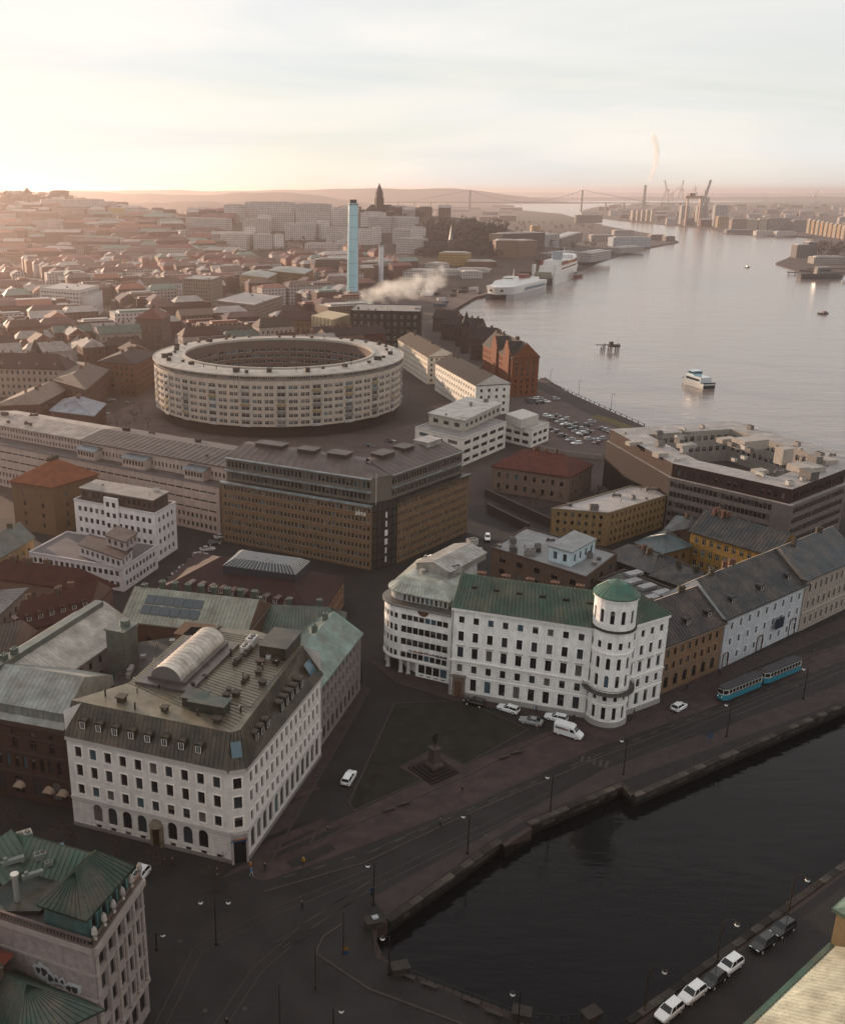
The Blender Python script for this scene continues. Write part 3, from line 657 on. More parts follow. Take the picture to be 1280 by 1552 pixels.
# ------------------------------------------------------------------ foreground: bank block on the left
WHITE = (0.66, 0.61, 0.575); TRIMW = (0.76, 0.73, 0.70); COPPER = (0.10, 0.20, 0.165); COPPER_D = (0.065, 0.125, 0.095); ZINC = (0.27, 0.28, 0.26); OLIVE = (0.105, 0.088, 0.055)
def walls(T, poly, z0, z1, specs, mat='plaster', col=WHITE, default=None, **kw):
    """specs: edge index -> rows; other edges facing the picture get default"""
    mb = MB(); n = len(poly)
    for i in range(n):
        a, c = poly[i], poly[(i + 1) % n]; rows = specs.get(i, default)
        if rows is None or not facing(a, c): mb.poly([(a.x, a.y, z0), (c.x, c.y, z0), (c.x, c.y, z1), (a.x, a.y, z1)]); continue
        k = dict(kw)
        if isinstance(rows, tuple): rows, ex = rows; k.update(ex)
        facade(T, mb, a, c, z0, z1, rows, wall=mat, wcol=col, **k)
    o = T.part('wall', mb, mat, col); flush_windows(T); return o
def marks(T, p, rot, z, n, w_, hh, cols, name='sign_letters'):
    for k in range(n):
        m_ = MB(); x = (k - n / 2) * w_; r_ = random.random(); m_.box((x, -0.06, 0), w_ * 0.75, 0.05, hh * (0.6 if r_ < .6 else 1.0), bot=True)
        T.inst(name, m_.mesh('sign_letter', M('plain')), (p.x, p.y, z), rot, cols[k * len(cols) // n])
h = 17.0
ev = PG([(100, 1113), (346, 1166), (372, 1162), (486, 1022)], h); tp = PG([(385, 955), (290, 950), (195, 1035)], 21.5)
bank = ev + tp
T = Thing('bank_building', 'cream four storey bank with olive mansard roof, arched ground floor and chamfered corner door', 'building', (*ev[1], 0))
fr = [(6.3, 1.9, 1.25, -10, 'sill trim'), (9.7, 2.2, 1.25, -10, 'sill trim'), (13.2, 2.0, 1.25, -10, 'sill trim'), (1.6, 3.3, 1.7, -10, 'arch'), (0.35, 0.7, 1.0, -10, '')]
rt = [(6.3, 1.9, 1.1, -15, 'sill trim'), (9.7, 2.2, 1.1, -15, 'sill trim'), (13.2, 2.0, 1.1, -15, 'sill trim'), (1.2, 3.7, 1.5, -13, 'arch')]
ch = [(6.3, 1.9, 1.3, -1, 'sill trim'), (9.7, 2.2, 1.3, -1, 'sill trim'), (13.2, 2.0, 1.3, -1, 'sill trim')]
mb = MB(); L0 = (ev[1] - ev[0]).length
facade(T, mb, ev[0], ev[1], 0.0, h, fr, wcol=WHITE, skip={(3, 0), (3, 9), (3, 5), (4, 5), (4, 0)} , frame='dark_frame', m=0.7)
facade(T, mb, ev[1], ev[2], 0.0, h, ch, wcol=WHITE, m=0.3); facade(T, mb, ev[2], ev[3], 0.0, h, rt, wcol=WHITE, m=0.8)
n = len(bank)
for i in (3, 4, 5, 6):
    a, c = bank[i], bank[(i + 1) % n]; z1 = 21.4
    mb.poly([(a.x, a.y, 0), (c.x, c.y, 0), (c.x, c.y, z1), (a.x, a.y, z1)])
T.part('wall', mb, 'rusticated_base', WHITE)
for a, c in ((0, 1), (1, 2), (2, 3)):
    band(T, ev[a], ev[c], 5.3, 0.45, 0.28, (0.52, 0.48, 0.46)); band(T, ev[a], ev[c], h - 0.7, 0.7, 0.45, (0.5, 0.46, 0.43), name='cornice'); band(T, ev[a], ev[c], 0, 0.6, 0.2, (0.3, 0.27, 0.26), name='plinth')
    for k in range(7): band(T, ev[a], ev[c], 0.75 + 0.62 * k, 0.5, 0.05, (0.47, 0.43, 0.42), name='rustication') if (a, c) == (1, 2) else None
# rusticated courses between arches on the front
# corner entrance, portal, signs
e = (ev[2] - ev[1]).normalized(); nrm = Vector((e.y, -e.x)); mid = (ev[1] + ev[2]) / 2; rot = math.atan2(e.y, e.x)
m_ = MB(); q = [ev[1] + e * 0.35 + nrm * 0.33, ev[2] - e * 0.35 + nrm * 0.33, ev[2] - e * 0.35 + nrm * 0.2, ev[1] + e * 0.35 + nrm * 0.2]
m_.prism(q, 0.05, 4.0); T.part('door', m_, 'glass_dark')
for a in (ev[1] + e * 0.15, ev[2] - e * 0.15):
    m_ = MB(); m_.box((a.x + nrm.x * 0.3, a.y + nrm.y * 0.3, 0), 0.35, 0.4, 5.2, rot); T.part('pilaster', m_, 'stone', (0.42, 0.37, 0.36))
m_ = MB(); m_.prism([p_ + nrm * 0.45 for p_ in q], 4.55, 4.75); T.part('awning_bar', m_, 'plain', (0.45, 0.16, 0.04))
p = mid + nrm * 0.42; marks(T, p, rot, 4.05, 9, 0.3, 0.5, [(0.03, 0.16, 0.5)])
e = (ev[1] - ev[0]).normalized(); nrm = Vector((e.y, -e.x)); rot = math.atan2(e.y, e.x); st = (L0 - 1.4) / 10; p = ev[0] + e * (0.7 + st * 5.5)
m_ = MB(); m_.box((p.x + nrm.x * 0.25, p.y + nrm.y * 0.25, 0), 2.2, 0.5, 3.9, rot); m_.cyl((p.x + nrm.x * 0.25, p.y + nrm.y * 0.25, 3.9), 1.15, 0.7, 0.8, 14); T.part('portal', m_, 'stone', (0.30, 0.24, 0.18))
m_ = MB(); m_.box((p.x + nrm.x * 0.52, p.y + nrm.y * 0.52, 0.1), 1.2, 0.06, 3.2, rot); T.part('portal_door', m_, 'plain', (0.12, 0.06, 0.02))
# mansard with seams, dormers, roof hatch glass
top = PG([(109, 1061), (350, 1110), (364, 1106), (459, 978)], 21.5)
mb = MB(); ov = []
for i in range(3):
    e = (ev[i + 1] - ev[i]).normalized(); n_ = Vector((e.y, -e.x)) * 0.55
    a, c = V3((*ev[i], 0), h + 0.01), V3((*ev[i + 1], 0), h + 0.01)
    a = (ev[i].x + n_.x, ev[i].y + n_.y, h + 0.02); c = (ev[i + 1].x + n_.x, ev[i + 1].y + n_.y, h + 0.02)
    mb.poly([a, c, (*top[i + 1], 21.5), (*top[i], 21.5)]); mb.seams(a, c, (*top[i + 1], 21.5), (*top[i], 21.5), 0.75, 0.05)
    if i: mb.poly([pa, a, (*top[i], 21.5)])
    pa = c
T.part('mansard_roof', mb, 'metal_roof', OLIVE)
deck = top[:1] + top[1:] + tp; mb = MB(); mb.ngon(deck, 21.5)
dA, dB = (Vector((*top[1], 21.54)), Vector((*top[3], 21.54)))
T.part('roof_deck', mb, 'metal_roof', (0.29, 0.255, 0.18))
mb = MB(); a0, a1 = Vector((*top[1], 21.5)), Vector((*top[3], 21.5)); sh = Vector((*tp[2], 21.5)) - a0
mb.seams(a0 + (a1 - a0) * 0.02, a1 - (a1 - a0) * 0.02, Vector((*tp[1], 21.5)), Vector((*tp[2], 21.5)), 0.9, 0.05); T.part('deck_seams', mb, 'metal_roof', (0.13, 0.115, 0.08))
e = (ev[1] - ev[0]).normalized(); rot = math.atan2(e.y, e.x); inn = Vector((-e.y, e.x))
for k in range(8):
    p = ev[0] + e * (3.0 + k * (L0 - 8.2) / 7) + inn * 0.45; dormer(T, p.x, p.y, h + 1.2, rot, 1.15, 1.5, 1.6, OLIVE)
e = (ev[3] - ev[2]).normalized(); rot = math.atan2(e.y, e.x); inn = Vector((-e.y, e.x)); L1 = (ev[3] - ev[2]).length
for u in (5.5, 7.6, 9.7, 15.5, 17.6, 19.7, 21.8, 24.0): 
    p = ev[2] + e * u + inn * 0.5; dormer(T, p.x, p.y, h + 1.0, rot, 1.2, 1.7, 1.8, OLIVE)
for i, u, ln in ((1, 0.5, 1.6), (2, L1 - 4, 2.6)):
    e = (ev[i + 1] - ev[i]).normalized(); n_ = Vector((e.y, -e.x)); a = ev[i] + e * (u if i == 2 else 0.7); c = a + e * ln; m_ = MB()
    lo, hi = 0.3, 0.75
    def onslope(pt, t): 
        k = 1 - t; i_ = Vector((-e.y, e.x)); return (pt.x + i_.x * (t * 2.9 - 0.5), pt.y + i_.y * (t * 2.9 - 0.5), h + 0.15 + 4.5 * t)
    m_.poly([onslope(a, lo), onslope(c, lo), onslope(c, hi), onslope(a, hi)]); T.part('roof_window', m_, 'glass_blue')
# deck equipment
def at(x, y, z): q_ = G(x, y, z); return (q_.x, q_.y, z)
dr = math.atan2((top[3] - top[1]).y, (top[3] - top[1]).x)
for x, y, k, s_ in ((395, 1007, 'vent', 1.1), (408, 998, 'hvac', .45), (392, 1022, 'vent', .9), (398, 1038, 'vent', 1.0), (372, 1033, 'duct', .7), (358, 1055, 'vent', 1.1), (343, 1057, 'vent', .9), (250, 1077, 'vent', 1.0), (185, 1063, 'vent', 1.3), (330, 1095, 'vent', 1.1),
                    (382, 978, 'hvac', 1.0), (372, 988, 'hvac', .8), (160, 1055, 'pipe', 1.), (205, 1075, 'pipe', 1), (420, 1010, 'pipe', 1), (300, 1085, 'pipe', 1), (365, 1080, 'pipe', 1), (350, 995, 'pipe', 1.2), (360, 1005, 'duct', .8)):
    unit(T, *at(x, y, 21.5), k, dr, s_ * 1.15, (0.13, 0.10, 0.075) if k != 'hvac' else (0.55, 0.52, 0.5))
for x, y, sx, sy, sz, c in ((318, 1076, 6.0, 2.6, 1.6, COPPER_D), (297, 1066, 3.4, 3.0, 1.5, (0.12, 0.13, 0.10)), (425, 985, 7.5, 5.0, 2.2, (0.11, 0.11, 0.075))):
    q_ = G(x, y, 21.5); m_ = MB(); m_.box((q_.x, q_.y, 21.5), sx, sy, sz, dr + math.pi / 2 if sy < 4 else dr); m_.box((q_.x, q_.y, 21.5 + sz), sx + 0.5, sy + 0.5, 0.2, dr + math.pi / 2 if sy < 4 else dr, bot=True); T.part('stair_head', m_, 'metal_roof', c)
scatter_units(T, [Vector(q_) for q_ in deck], 21.5, 16, ['vent', 'pipe', 'pipe', 'sky', 'duct', 'dish'], 17, (0.13, 0.11, 0.09), dr)
m_ = MB(); c0, c1 = G(380, 1075, 21.6), G(440, 1000, 21.6); m_.tube((*c0, 21.9), (*c1, 21.9), .12, 6); m_.tube((*c0, 21.9), (*G(340, 1068, 21.6), 21.9), .1, 6); T.part('roof_pipe', m_, 'steel', (.2, .19, .17))
# barrel vaulted glass roof
va, vb = G(252, 1038, 21.6), G(320, 976, 21.6); e = (vb - va).normalized(); nn = Vector((-e.y, e.x)); rad = 2.8; NV = 14; LN = (vb - va).length; m_ = MB(); rb = MB()
P = lambda u, t: (va.x + e.x * u + nn.x * rad * math.cos(t), va.y + e.y * u + nn.y * rad * math.cos(t), 22.6 + rad * 0.85 * math.sin(t))
for i in range(NV):
    t0, t1 = math.pi * i / NV, math.pi * (i + 1) / NV
    m_.poly([P(0, t0), P(LN, t0), P(LN, t1), P(0, t1)])
m_.poly([P(0, math.pi * i / NV) for i in range(NV + 1)], 1); m_.poly([P(LN, math.pi * i / NV) for i in range(NV + 1)], 1)
vault = T.part('barrel_vault', m_, M('metal_roof', 'glass_curtain'), (0.56, 0.5, 0.44))
for k in range(15):
    u = LN * k / 14; rb = MB(); rb.path([(P(u, math.pi * i / NV)[0], P(u, math.pi * i / NV)[1], P(u, math.pi * i / NV)[2] + 0.03) for i in range(NV + 1)], 0.02, 4); T.part('vault_rib', rb, 'steel', (0.5, 0.46, 0.42), parent=vault)
m_ = MB(); q = [va - e * 1.5 - nn * 5.2, vb + e - nn * 5.2, vb + e + nn * 5.0, va - e * 1.5 + nn * 5.0]; m_.prism(q, 21.5, 22.1); m_.prism([va - nn * 3.5, vb - nn * 3.5, vb + nn * 3.5, va + nn * 3.5], 22.1, 22.65); T.part('vault_base', m_, 'metal_roof', (0.22, 0.19, 0.19))
# ---- brown palazzo with round arched windows, left of the bank
a, c = G(-60, 1076, 15.5), G(99.5, 1105, 15.5); pal = box4(a, c, 16)
T = Thing('palazzo', 'brown brick palazzo with round arched windows next to the cream bank', 'building', (*c, 0))
walls(T, pal, 0, 15.5, {0: [(9.9, 2.2, 1.2, 3.3, 'arch'), (6.1, 2.6, 0.8, 1.65, 'arch'), (1.0, 3.6, 1.9, 3.3, 'arch'), (12.7, 1.0, 0.9, 3.3, 'arch')]}, 'brickwork', (0.17, 0.085, 0.065), frame='brown_frame')
for z_, hh, pr_ in ((5.1, 0.4, 0.25), (9.2, 0.3, 0.2), (12.2, 0.3, 0.15), (14.6, 0.9, 0.6)): band(T, a, c, z_, hh, pr_, (0.16, 0.10, 0.08))
e = (c - a).normalized(); inn = Vector((-e.y, e.x)); rot = math.atan2(e.y, e.x); m_ = MB()
lo = [a - inn * 0.5, c - inn * 0.5, c + inn * 3.2, a + inn * 3.2]; m_.prism([a + inn * 0.6, c + inn * 0.6, c + inn * 1.0, a + inn * 1.0], 15.5, 18.0); f_ = ((*(a + inn * 0.4), 18.0), (*(c + inn * 0.4), 18.0), (*(c + inn * 7), 21.6), (*(a + inn * 7), 21.6)); m_.poly(f_); m_.seams(*f_, sp=0.8)
g_ = ((*(a + inn * 15.8), 17.5), (*(c + inn * 15.8), 17.5), f_[2], f_[3]); m_.poly(g_); m_.poly([(*(a - inn * .5), 15.5), (*(c - inn * .5), 15.5), (*(c + inn * .6), 16.2), (*(a + inn * .6), 16.2)])
m_.poly([(*c, 15.5), (*(c + inn * 16), 15.5), (*(c + inn * 15.8), 17.5), f_[2], f_[1]])
T.part('roof', m_, 'metal_roof', (0.35, 0.37, 0.345)); L = (c - a).length
for k in range(7):
    p = a + e * (L - 2 - k * 3.0) + inn * 0.58; T.inst('window', win_mesh(0.9, 1.3, 'trim', 'dark_frame', 'glass_dark', 'metal_roof'), (p.x, p.y, 16.4), rot, (0.25, 0.3, 0.27))
aw = MB()
for i in range(8):
    t0, t1 = math.pi * i / 8, math.pi * (i + 1) / 8
    aw.poly([(1.1 * math.cos(t0), 0, 1.1 * math.sin(t0)), (1.1 * math.cos(t1), 0, 1.1 * math.sin(t1)), (0.9 * math.cos(t1), -1.1, 0.3 + 0.25 * math.sin(t1)), (0.9 * math.cos(t0), -1.1, 0.3 + 0.25 * math.sin(t0))])
    aw.poly([(0.9 * math.cos(t0), -1.1, 0.3 + 0.25 * math.sin(t0)), (0.9 * math.cos(t1), -1.1, 0.3 + 0.25 * math.sin(t1)), (0, -1.1, 0.3)])
aw = aw.mesh('awning', M('plain'))
for x in (65, 87, 20): p = G(x, 1206 + (x - 65) * 0.2, 3.2); p2 = a + e * ((p - a).dot(e)) - inn * 0.1; T.inst('awning', aw, (p2.x, p2.y, 2.6), rot, (0.42, 0.30, 0.22))
# ---- wings round the courtyard
def wing(name, label, a, c, depth, zw, zr, roofcol, wallcol, rows=None, seam=0.8, back=None, mat='metal_roof', t=0.0, wallmat='plaster', **kw):
    p = box4(a, c, depth); T = Thing(name, label, 'building', (*a, 0)); rows = rows or floors(int(zw / 3.4), 1.2, 3.3, 1.1, 1.7, 3.0)
    walls(T, p, 0, zw, {}, wallmat, wallcol, default=rows, **kw); r, main = roof_quad(T, p, zw, zr - zw, t, mat, roofcol, 0.4, seam, wallcol); return T, p, main
# left wing: pale zinc roof
a, c = G(40, 1060, 17.5), G(205, 945, 17.5)
T, p, mn = wing('courtyard_wing', 'long wing with pale zinc seamed roof between the courtyard and red roofed ranges', a, c, 15, 17.0, 21.0, (0.46, 0.43, 0.385), (0.36, 0.30, 0.27))
e = (c - a).normalized(); rot = math.atan2(e.y, e.x); inn = Vector((-e.y, e.x)); L = (c - a).length
m_ = MB(); q = [a + inn * 6.6 + e, c + inn * 6.6 - e, c + inn * 8.4 - e, a + inn * 8.4 + e]; m_.prism(q, 20.6, 21.7); T.part('ridge_walkway', m_, 'metal_roof', (0.22, 0.26, 0.23))
for k in range(9): p_ = a + e * (3 + k * L / 10) + inn * 0.6; T.inst('window', win_mesh(0.8, 1.0, 'trim', 'dark_frame', 'glass_dark', 'metal_roof'), (p_.x, p_.y - 0.9, 15.6), rot, (0.3, 0.32, 0.3))
for u, w_ in ((0.12, 1.1), (0.2, .9), (0.05, 1.2)): chimney(T, *(a + e * L * u + inn * 7.5), 20.8, 1.2, 0.9, 1.8, rot, (0.16, 0.24, 0.2), 'metal_roof')
q_ = G(185, 962, 21); m_ = MB(); m_.box((q_.x, q_.y, 12), 4.4, 4.0, 10.6, rot); m_.box((q_.x, q_.y, 22.6), 4.9, 4.5, 0.25, rot, bot=True); m_.cyl((q_.x + .6, q_.y + .4, 22.85), 1.0, 1.0, 1.1, 8); T.part('lift_tower', m_, 'metal_roof', (0.2, 0.25, 0.22))
# back wing with copper chimneys
a, c = G(185, 940, 16.0), G(372, 962, 16.0)
T, p, mn = wing('courtyard_wing', 'rear wing of the courtyard with row of copper clad chimneys and solar glazing', a, c, 15, 16.0, 20.5, (0.34, 0.345, 0.285), (0.24, 0.14, 0.1), t=0.0)
e = (c - a).normalized(); rot = math.atan2(e.y, e.x); inn = Vector((-e.y, e.x)); L = (c - a).length
for k in range(9): q_ = a + e * (L * (0.06 + 0.11 * k)) + inn * (10.5 if k else 8); chimney(T, q_.x, q_.y, 18.6, 1.1, 1.1, 2.3, rot, (0.15, 0.22, 0.17), 'metal_roof')
f_ = mn[0] if (mn[0][0] + mn[0][1]).y < (mn[1][0] + mn[1][1]).y else mn[1]
sp_ = MB(); sp_.poly([(-1.0, 0, 0.08), (1.0, 0, 0.08), (1.0, 1.9, 1.17), (-1.0, 1.9, 1.17)], 0); sp_ = sp_.mesh('solar_panel', M('solar_glass'))
for r_ in range(2):
    for k in range(6): q_ = a + e * (L * 0.16 + k * 2.15) + inn * (1.6 + r_ * 2.3); T.inst('solar_panel', sp_, (q_.x, q_.y, 17.25 + r_ * 1.31), rot)
q_ = G(300, 965, 20); T.part('brick_tower', (lambda m_: (m_.box((q_.x, q_.y, 10), 7, 5, 11.2, rot), m_.box((q_.x, q_.y, 21.2), 7.5, 5.5, 0.3, rot, bot=True), m_)[-1])(MB()), 'brickwork', (0.22, 0.12, 0.07))
# low courtyard roof with plant
cy_ = [G(x, y, 15) for x, y in ((165, 1045), (235, 1045), (300, 985), (300, 960), (200, 975))]
T = Thing('courtyard_hall', 'low flat roofed hall filling the courtyard of the bank block', 'building', (*cy_[0], 0)); m_ = MB(); cy_ = ccw(cy_); m_.prism(cy_, 0, 15.0, cap=False); T.part('wall', m_, 'plaster', (0.2, 0.16, 0.14)); m_ = MB(); m_.ngon(cy_, 15.0); T.part('roof', m_, 'felt_roof', (0.06, 0.04, 0.04))
scatter_units(T, cy_, 15.0, 9, ['vent', 'hvac', 'duct', 'pipe'], 3, (0.3, 0.28, 0.26))
# right rear corner house with teal roof
pts = PG([(484, 1046), (547, 964)], 12.5); a, c = pts
T, p, mn = wing('corner_house', 'narrow grey stone house with pale copper green roof adjoining the cream bank', a, c, 12, 13.0, 17.0, (0.27, 0.365, 0.33), (0.33, 0.28, 0.26), rows=[(1.0, 2.6, 1.3, 2.4, ''), (5.0, 1.8, 1.0, 2.0, 'sill trim'), (8.0, 1.8, 1.0, 2.0, 'sill trim'), (10.8, 1.4, 1.0, 2.0, 'sill trim')], wallmat='stone')
e = (c - a).normalized(); rot = math.atan2(e.y, e.x); inn = Vector((-e.y, e.x)); L = (c - a).length
for u in (0.15, 0.6, 0.85): chimney(T, *(a + e * L * u + inn * 6.5), 16.4, 1.0, 0.9, 1.7, rot, (0.18, 0.26, 0.22), 'metal_roof')
a2, c2 = G(360, 955, 12.5), G(515, 962, 12.5)
T, p, mn = wing('rear_house', 'low rear house with copper green roof behind the bank deck', a2, c2, 12, 12.0, 16.0, (0.15, 0.21, 0.18), (0.25, 0.2, 0.17), t=0.15)
for u in (0.2, 0.5, 0.8): chimney(T, *(a2 + (c2 - a2) * u + Vector((0, 7))), 15.4, 1.0, 0.9, 1.7, 0, (0.18, 0.24, 0.2), 'metal_roof')
# ------------------------------------------------------------------ white corner building with round turret
h = 20.0; WT = (0.80, 0.785, 0.77)
L_, Rr = G(685, 919, h), G(907, 951, h); S_, E_ = G(953, 949, h), G(1014, 930, h)
e1 = (Rr - L_).normalized(); e2 = (E_ - S_).normalized(); cr = e1.x * e2.y - e1.y * e2.x; t_ = ((S_ - L_).x * e2.y - (S_ - L_).y * e2.x) / cr; Cn = L_ + e1 * t_
n1 = Vector((-e1.y, e1.x)); n2 = Vector((-e2.y, e2.x)); D = 14.0
LB, EB = L_ + n1 * D, E_ + n2 * D; t_ = ((EB - LB).x * e2.y - (EB - LB).y * e2.x) / cr; CB = LB + e1 * t_
T = Thing('turret_building', 'white five storey corner building with round copper capped turret and green roof', 'building', (*Cn, 0)); TW = T
TR = 4.0; u_end = (Rr - L_).length; fl = (Cn - L_).length
rows = [(1.6, 2.7, 1.25, -9, ''), (5.6, 1.7, 1.1, -9, 'sill'), (8.9, 2.4, 1.25, -9, 'sill trim'), (12.6, 2.2, 1.15, -9, 'sill trim'), (16.6, 1.5, 1.1, -9, 'sill')]
rows2 = [(1.6, 2.7, 1.1, -4, ''), (5.6, 1.7, 1.0, -4, 'sill'), (8.9, 2.4, 1.1, -4, 'sill trim'), (12.6, 2.2, 1.05, -4, 'sill trim'), (16.6, 1.5, 1.0, -4, 'sill')]
mb = MB(); facade(T, mb, L_, Cn, 0, h, rows, wcol=WT, frame='dark_frame', u0=0.6, u1=u_end - 1.6, skip={(0, 0)})
s0 = (S_ - Cn).length; facade(T, mb, Cn, E_, 0, h, rows2, wcol=WT, u0=s0 + 0.3, u1=(E_ - Cn).length - 0.5)
for a, c in ((E_, EB), (EB, CB), (CB, LB), (LB, L_)): mb.poly([(a.x, a.y, 0), (c.x, c.y, 0), (c.x, c.y, h), (a.x, a.y, h)])
T.part('wall', mb, 'rusticated', WT)
for a, c in ((L_, Cn), (Cn, E_)):
    band(T, a, c, 0, 1.1, 0.18, (0.42, 0.40, 0.39), name='plinth'); band(T, a, c, 8.0, 0.35, 0.22, TRIMW); band(T, a, c, h - 0.6, 0.6, 0.5, TRIMW, name='cornice'); band(T, a, c, 4.7, 0.2, 0.12, TRIMW)
    e = (c - a).normalized()
    for k in range(9): band(T, a, c, 1.3 + k * 0.72, 0.5, 0.035, (0.62, 0.605, 0.59), name='rustication') if False else None
    st = (u_end - 2.2) / 9 if a is L_ else ((E_ - Cn).length - s0 - 0.8) / 4; off = 0.6 if a is L_ else s0 + 0.3
    for k in range(9 if a is L_ else 4):
        p = a + e * (off + st * (k + 0.5)); band(T, p - e * 0.85, p + e * 0.85, 11.55, 0.22, 0.3, (0.5, 0.46, 0.43), name='window_hood')
e = e1; nrm = -n1; p = L_ + e * 2.1; rot = math.atan2(e.y, e.x); m_ = MB(); m_.box((p.x + nrm.x * 0.2, p.y + nrm.y * 0.2, 0), 2.6, 0.6, 4.6, rot); m_.box((p.x + nrm.x * 0.3, p.y + nrm.y * 0.3, 4.6), 3.0, 0.9, 0.3, rot, bot=True); T.part('portal', m_, 'stone', (0.30, 0.23, 0.20))
m_ = MB(); m_.box((p.x + nrm.x * 0.53, p.y + nrm.y * 0.53, 0.1), 1.5, 0.06, 3.6, rot); T.part('portal_door', m_, 'brown_frame')
# roof
rz = 24.6; rL, rE = L_ + n1 * 7.2, E_ + n2 * 7 - e2 * 5.0; tt = ((rE - rL).x * e2.y - (rE - rL).y * e2.x) / cr; rC = rL + e1 * tt
Lo, Co, Eo = L_ - n1 * 0.6, None, None; Co = Cn - n1 * 0.6 - n2 * 0.6 * 0 - e2 * 0.3; Eo = E_ - n2 * 0.6 + e2 * 0.6; EBo = EB + e2 * 0.6
q3 = lambda p_, z_: (p_.x, p_.y, z_)
mb = MB()
for f_ in ((q3(Lo, h), q3(Co, h), q3(rC, rz), q3(rL, rz)), (q3(Co, h), q3(Eo, h), q3(rE, rz), q3(rC, rz)), (q3(EBo, h), q3(CB, h), q3(rC, rz), q3(rE, rz)), (q3(CB, h), q3(LB, h), q3(rL, rz), q3(rC, rz))):
    mb.poly(f_); mb.seams(*f_, sp=0.8)
f_ = (q3(Eo, h), q3(EBo, h), q3(rE, rz)); mb.poly(f_); mb.seams(f_[0], f_[1], f_[2], f_[2], sp=0.8); mb.poly([q3(LB, h), q3(L_, h), q3(rL, rz)])
T.part('roof', mb, 'metal_roof', (0.075, 0.165, 0.11))
for k in range(7):
    p = L_ + e1 * (3.5 + k * 4.6) + n1 * 4.6; m_ = MB(); m_.box((p.x, p.y, 22.3), 1.1, 1.0, 0.95, rot); T.part('rooflight', m_, 'metal_roof', (0.05, 0.05, 0.045))
for k in range(6):
    p = L_ + e1 * (4 + k * 5.0) + n1 * 9.0; chimney(T, p.x, p.y, 22.6, 1.6, 0.9, 1.9, rot, (0.30, 0.16, 0.11))
# plumbing down the facade
for u in (0.25, u_end - 1.0): p = L_ + e1 * u - n1 * 0.12; m_ = MB(); m_.cyl((p.x, p.y, 0), 0.08, 0.08, h - 0.7, 6); T.part('downpipe', m_, 'plain', (0.2, 0.18, 0.17))
# turret
tcn_ = Cn + (n1 + n2).normalized() * 1.7
def ring_pts(c, r, n=24, ph=0.0): return [Vector((c.x + r * math.cos(2 * math.pi * i / n + ph), c.y + r * math.sin(2 * math.pi * i / n + ph))) for i in range(n)]
mb = MB(); rg = ring_pts(tcn_, TR, 24); ZT = 27.2
trow = [(1.6, 2.7, 0.8, -1, ''), (5.6, 1.5, 0.78, -1, ''), (8.6, 2.6, 0.8, -1, 'arch'), (12.4, 2.5, 0.8, -1, 'arch'), (16.7, 1.5, 0.78, -1, ''), (22.0, 2.8, 0.8, -1, 'arch')]
T.nw = 150
for i in range(24):
    a, c = rg[i], rg[(i + 1) % 24]; mid = (a + c) / 2 - tcn_
    if i % 2 == 0 and facing(a, c): facade(T, mb, a, c, 0, ZT, trow, m=0.08, wcol=WT, name='turret_window')
    else: mb.poly([q3(a, 0), q3(c, 0), q3(c, ZT), q3(a, ZT)])
tw = T.part('turret', mb, 'rusticated', WT)
for z_, hh, pr_, c_ in ((0, 1.2, 0.2, (0.42, 0.4, 0.39)), (15.6, 0.3, 0.15, TRIMW), (20.3, 0.4, 0.35, (0.12, 0.11, 0.1)), (26.6, 0.6, 0.3, TRIMW), (4.7, 0.2, 0.12, TRIMW)):
    m_ = MB(); m_.prism(ring_pts(tcn_, TR + pr_, 32), z_, z_ + hh, bot=True); T.part('turret_band', m_, 'trim', c_, parent=tw)
m_ = MB(); m_.prism(ring_pts(tcn_, TR + 1.1, 32), 7.2, 7.5, bot=True); T.part('balcony', m_, 'trim', (0.2, 0.18, 0.17), parent=tw)
m_ = MB(); rr_ = ring_pts(tcn_, TR + 1.0, 32)
for z_ in (7.8, 8.35): m_.path([q3(p, z_) for p in rr_ + rr_[:1]], 0.05, 4)
for p in rr_: m_.tube(q3(p, 7.4), q3(p, 8.35), 0.035, 4)
T.part('balcony_railing', m_, 'steel', (0.05, 0.045, 0.04), parent=tw)
m_ = MB(); r0 = ring_pts(tcn_, TR + 0.42, 32); r1 = ring_pts(tcn_, TR * 0.45, 32)
m_.loft(r0, 27.2, r1, 29.2); m_.loft(r1, 29.2, ring_pts(tcn_, 0.12, 32), 29.9); m_.prism(r0, 27.0, 27.2, cap=False); m_.cyl((tcn_.x, tcn_.y, 29.9), 0.12, 0.05, 0.9, 8); m_.sphere((tcn_.x, tcn_.y, 30.7), 0.2, 8, 5)
for i in range(32): m_.tube(q3(r0[i], 27.22), q3(r1[i], 29.22), 0.05, 4)
T.part('turret_roof', m_, 'metal_roof', (0.09, 0.27, 0.2), parent=tw)
# ------------------------------------------------------------------ white office with rounded corner and glazed attic
h = 15.8
pts = PG([(684, 934)], h) + [G(682, 934, h) + (G(600, 917, h) - G(684, 934, h))]
A0, A1 = G(684, 934, h), G(604, 918, h); e = (A0 - A1).normalized(); n_ = Vector((-e.y, e.x))
lb = G(641, 836, 20.5); rbk = G(722, 822, 20.5)
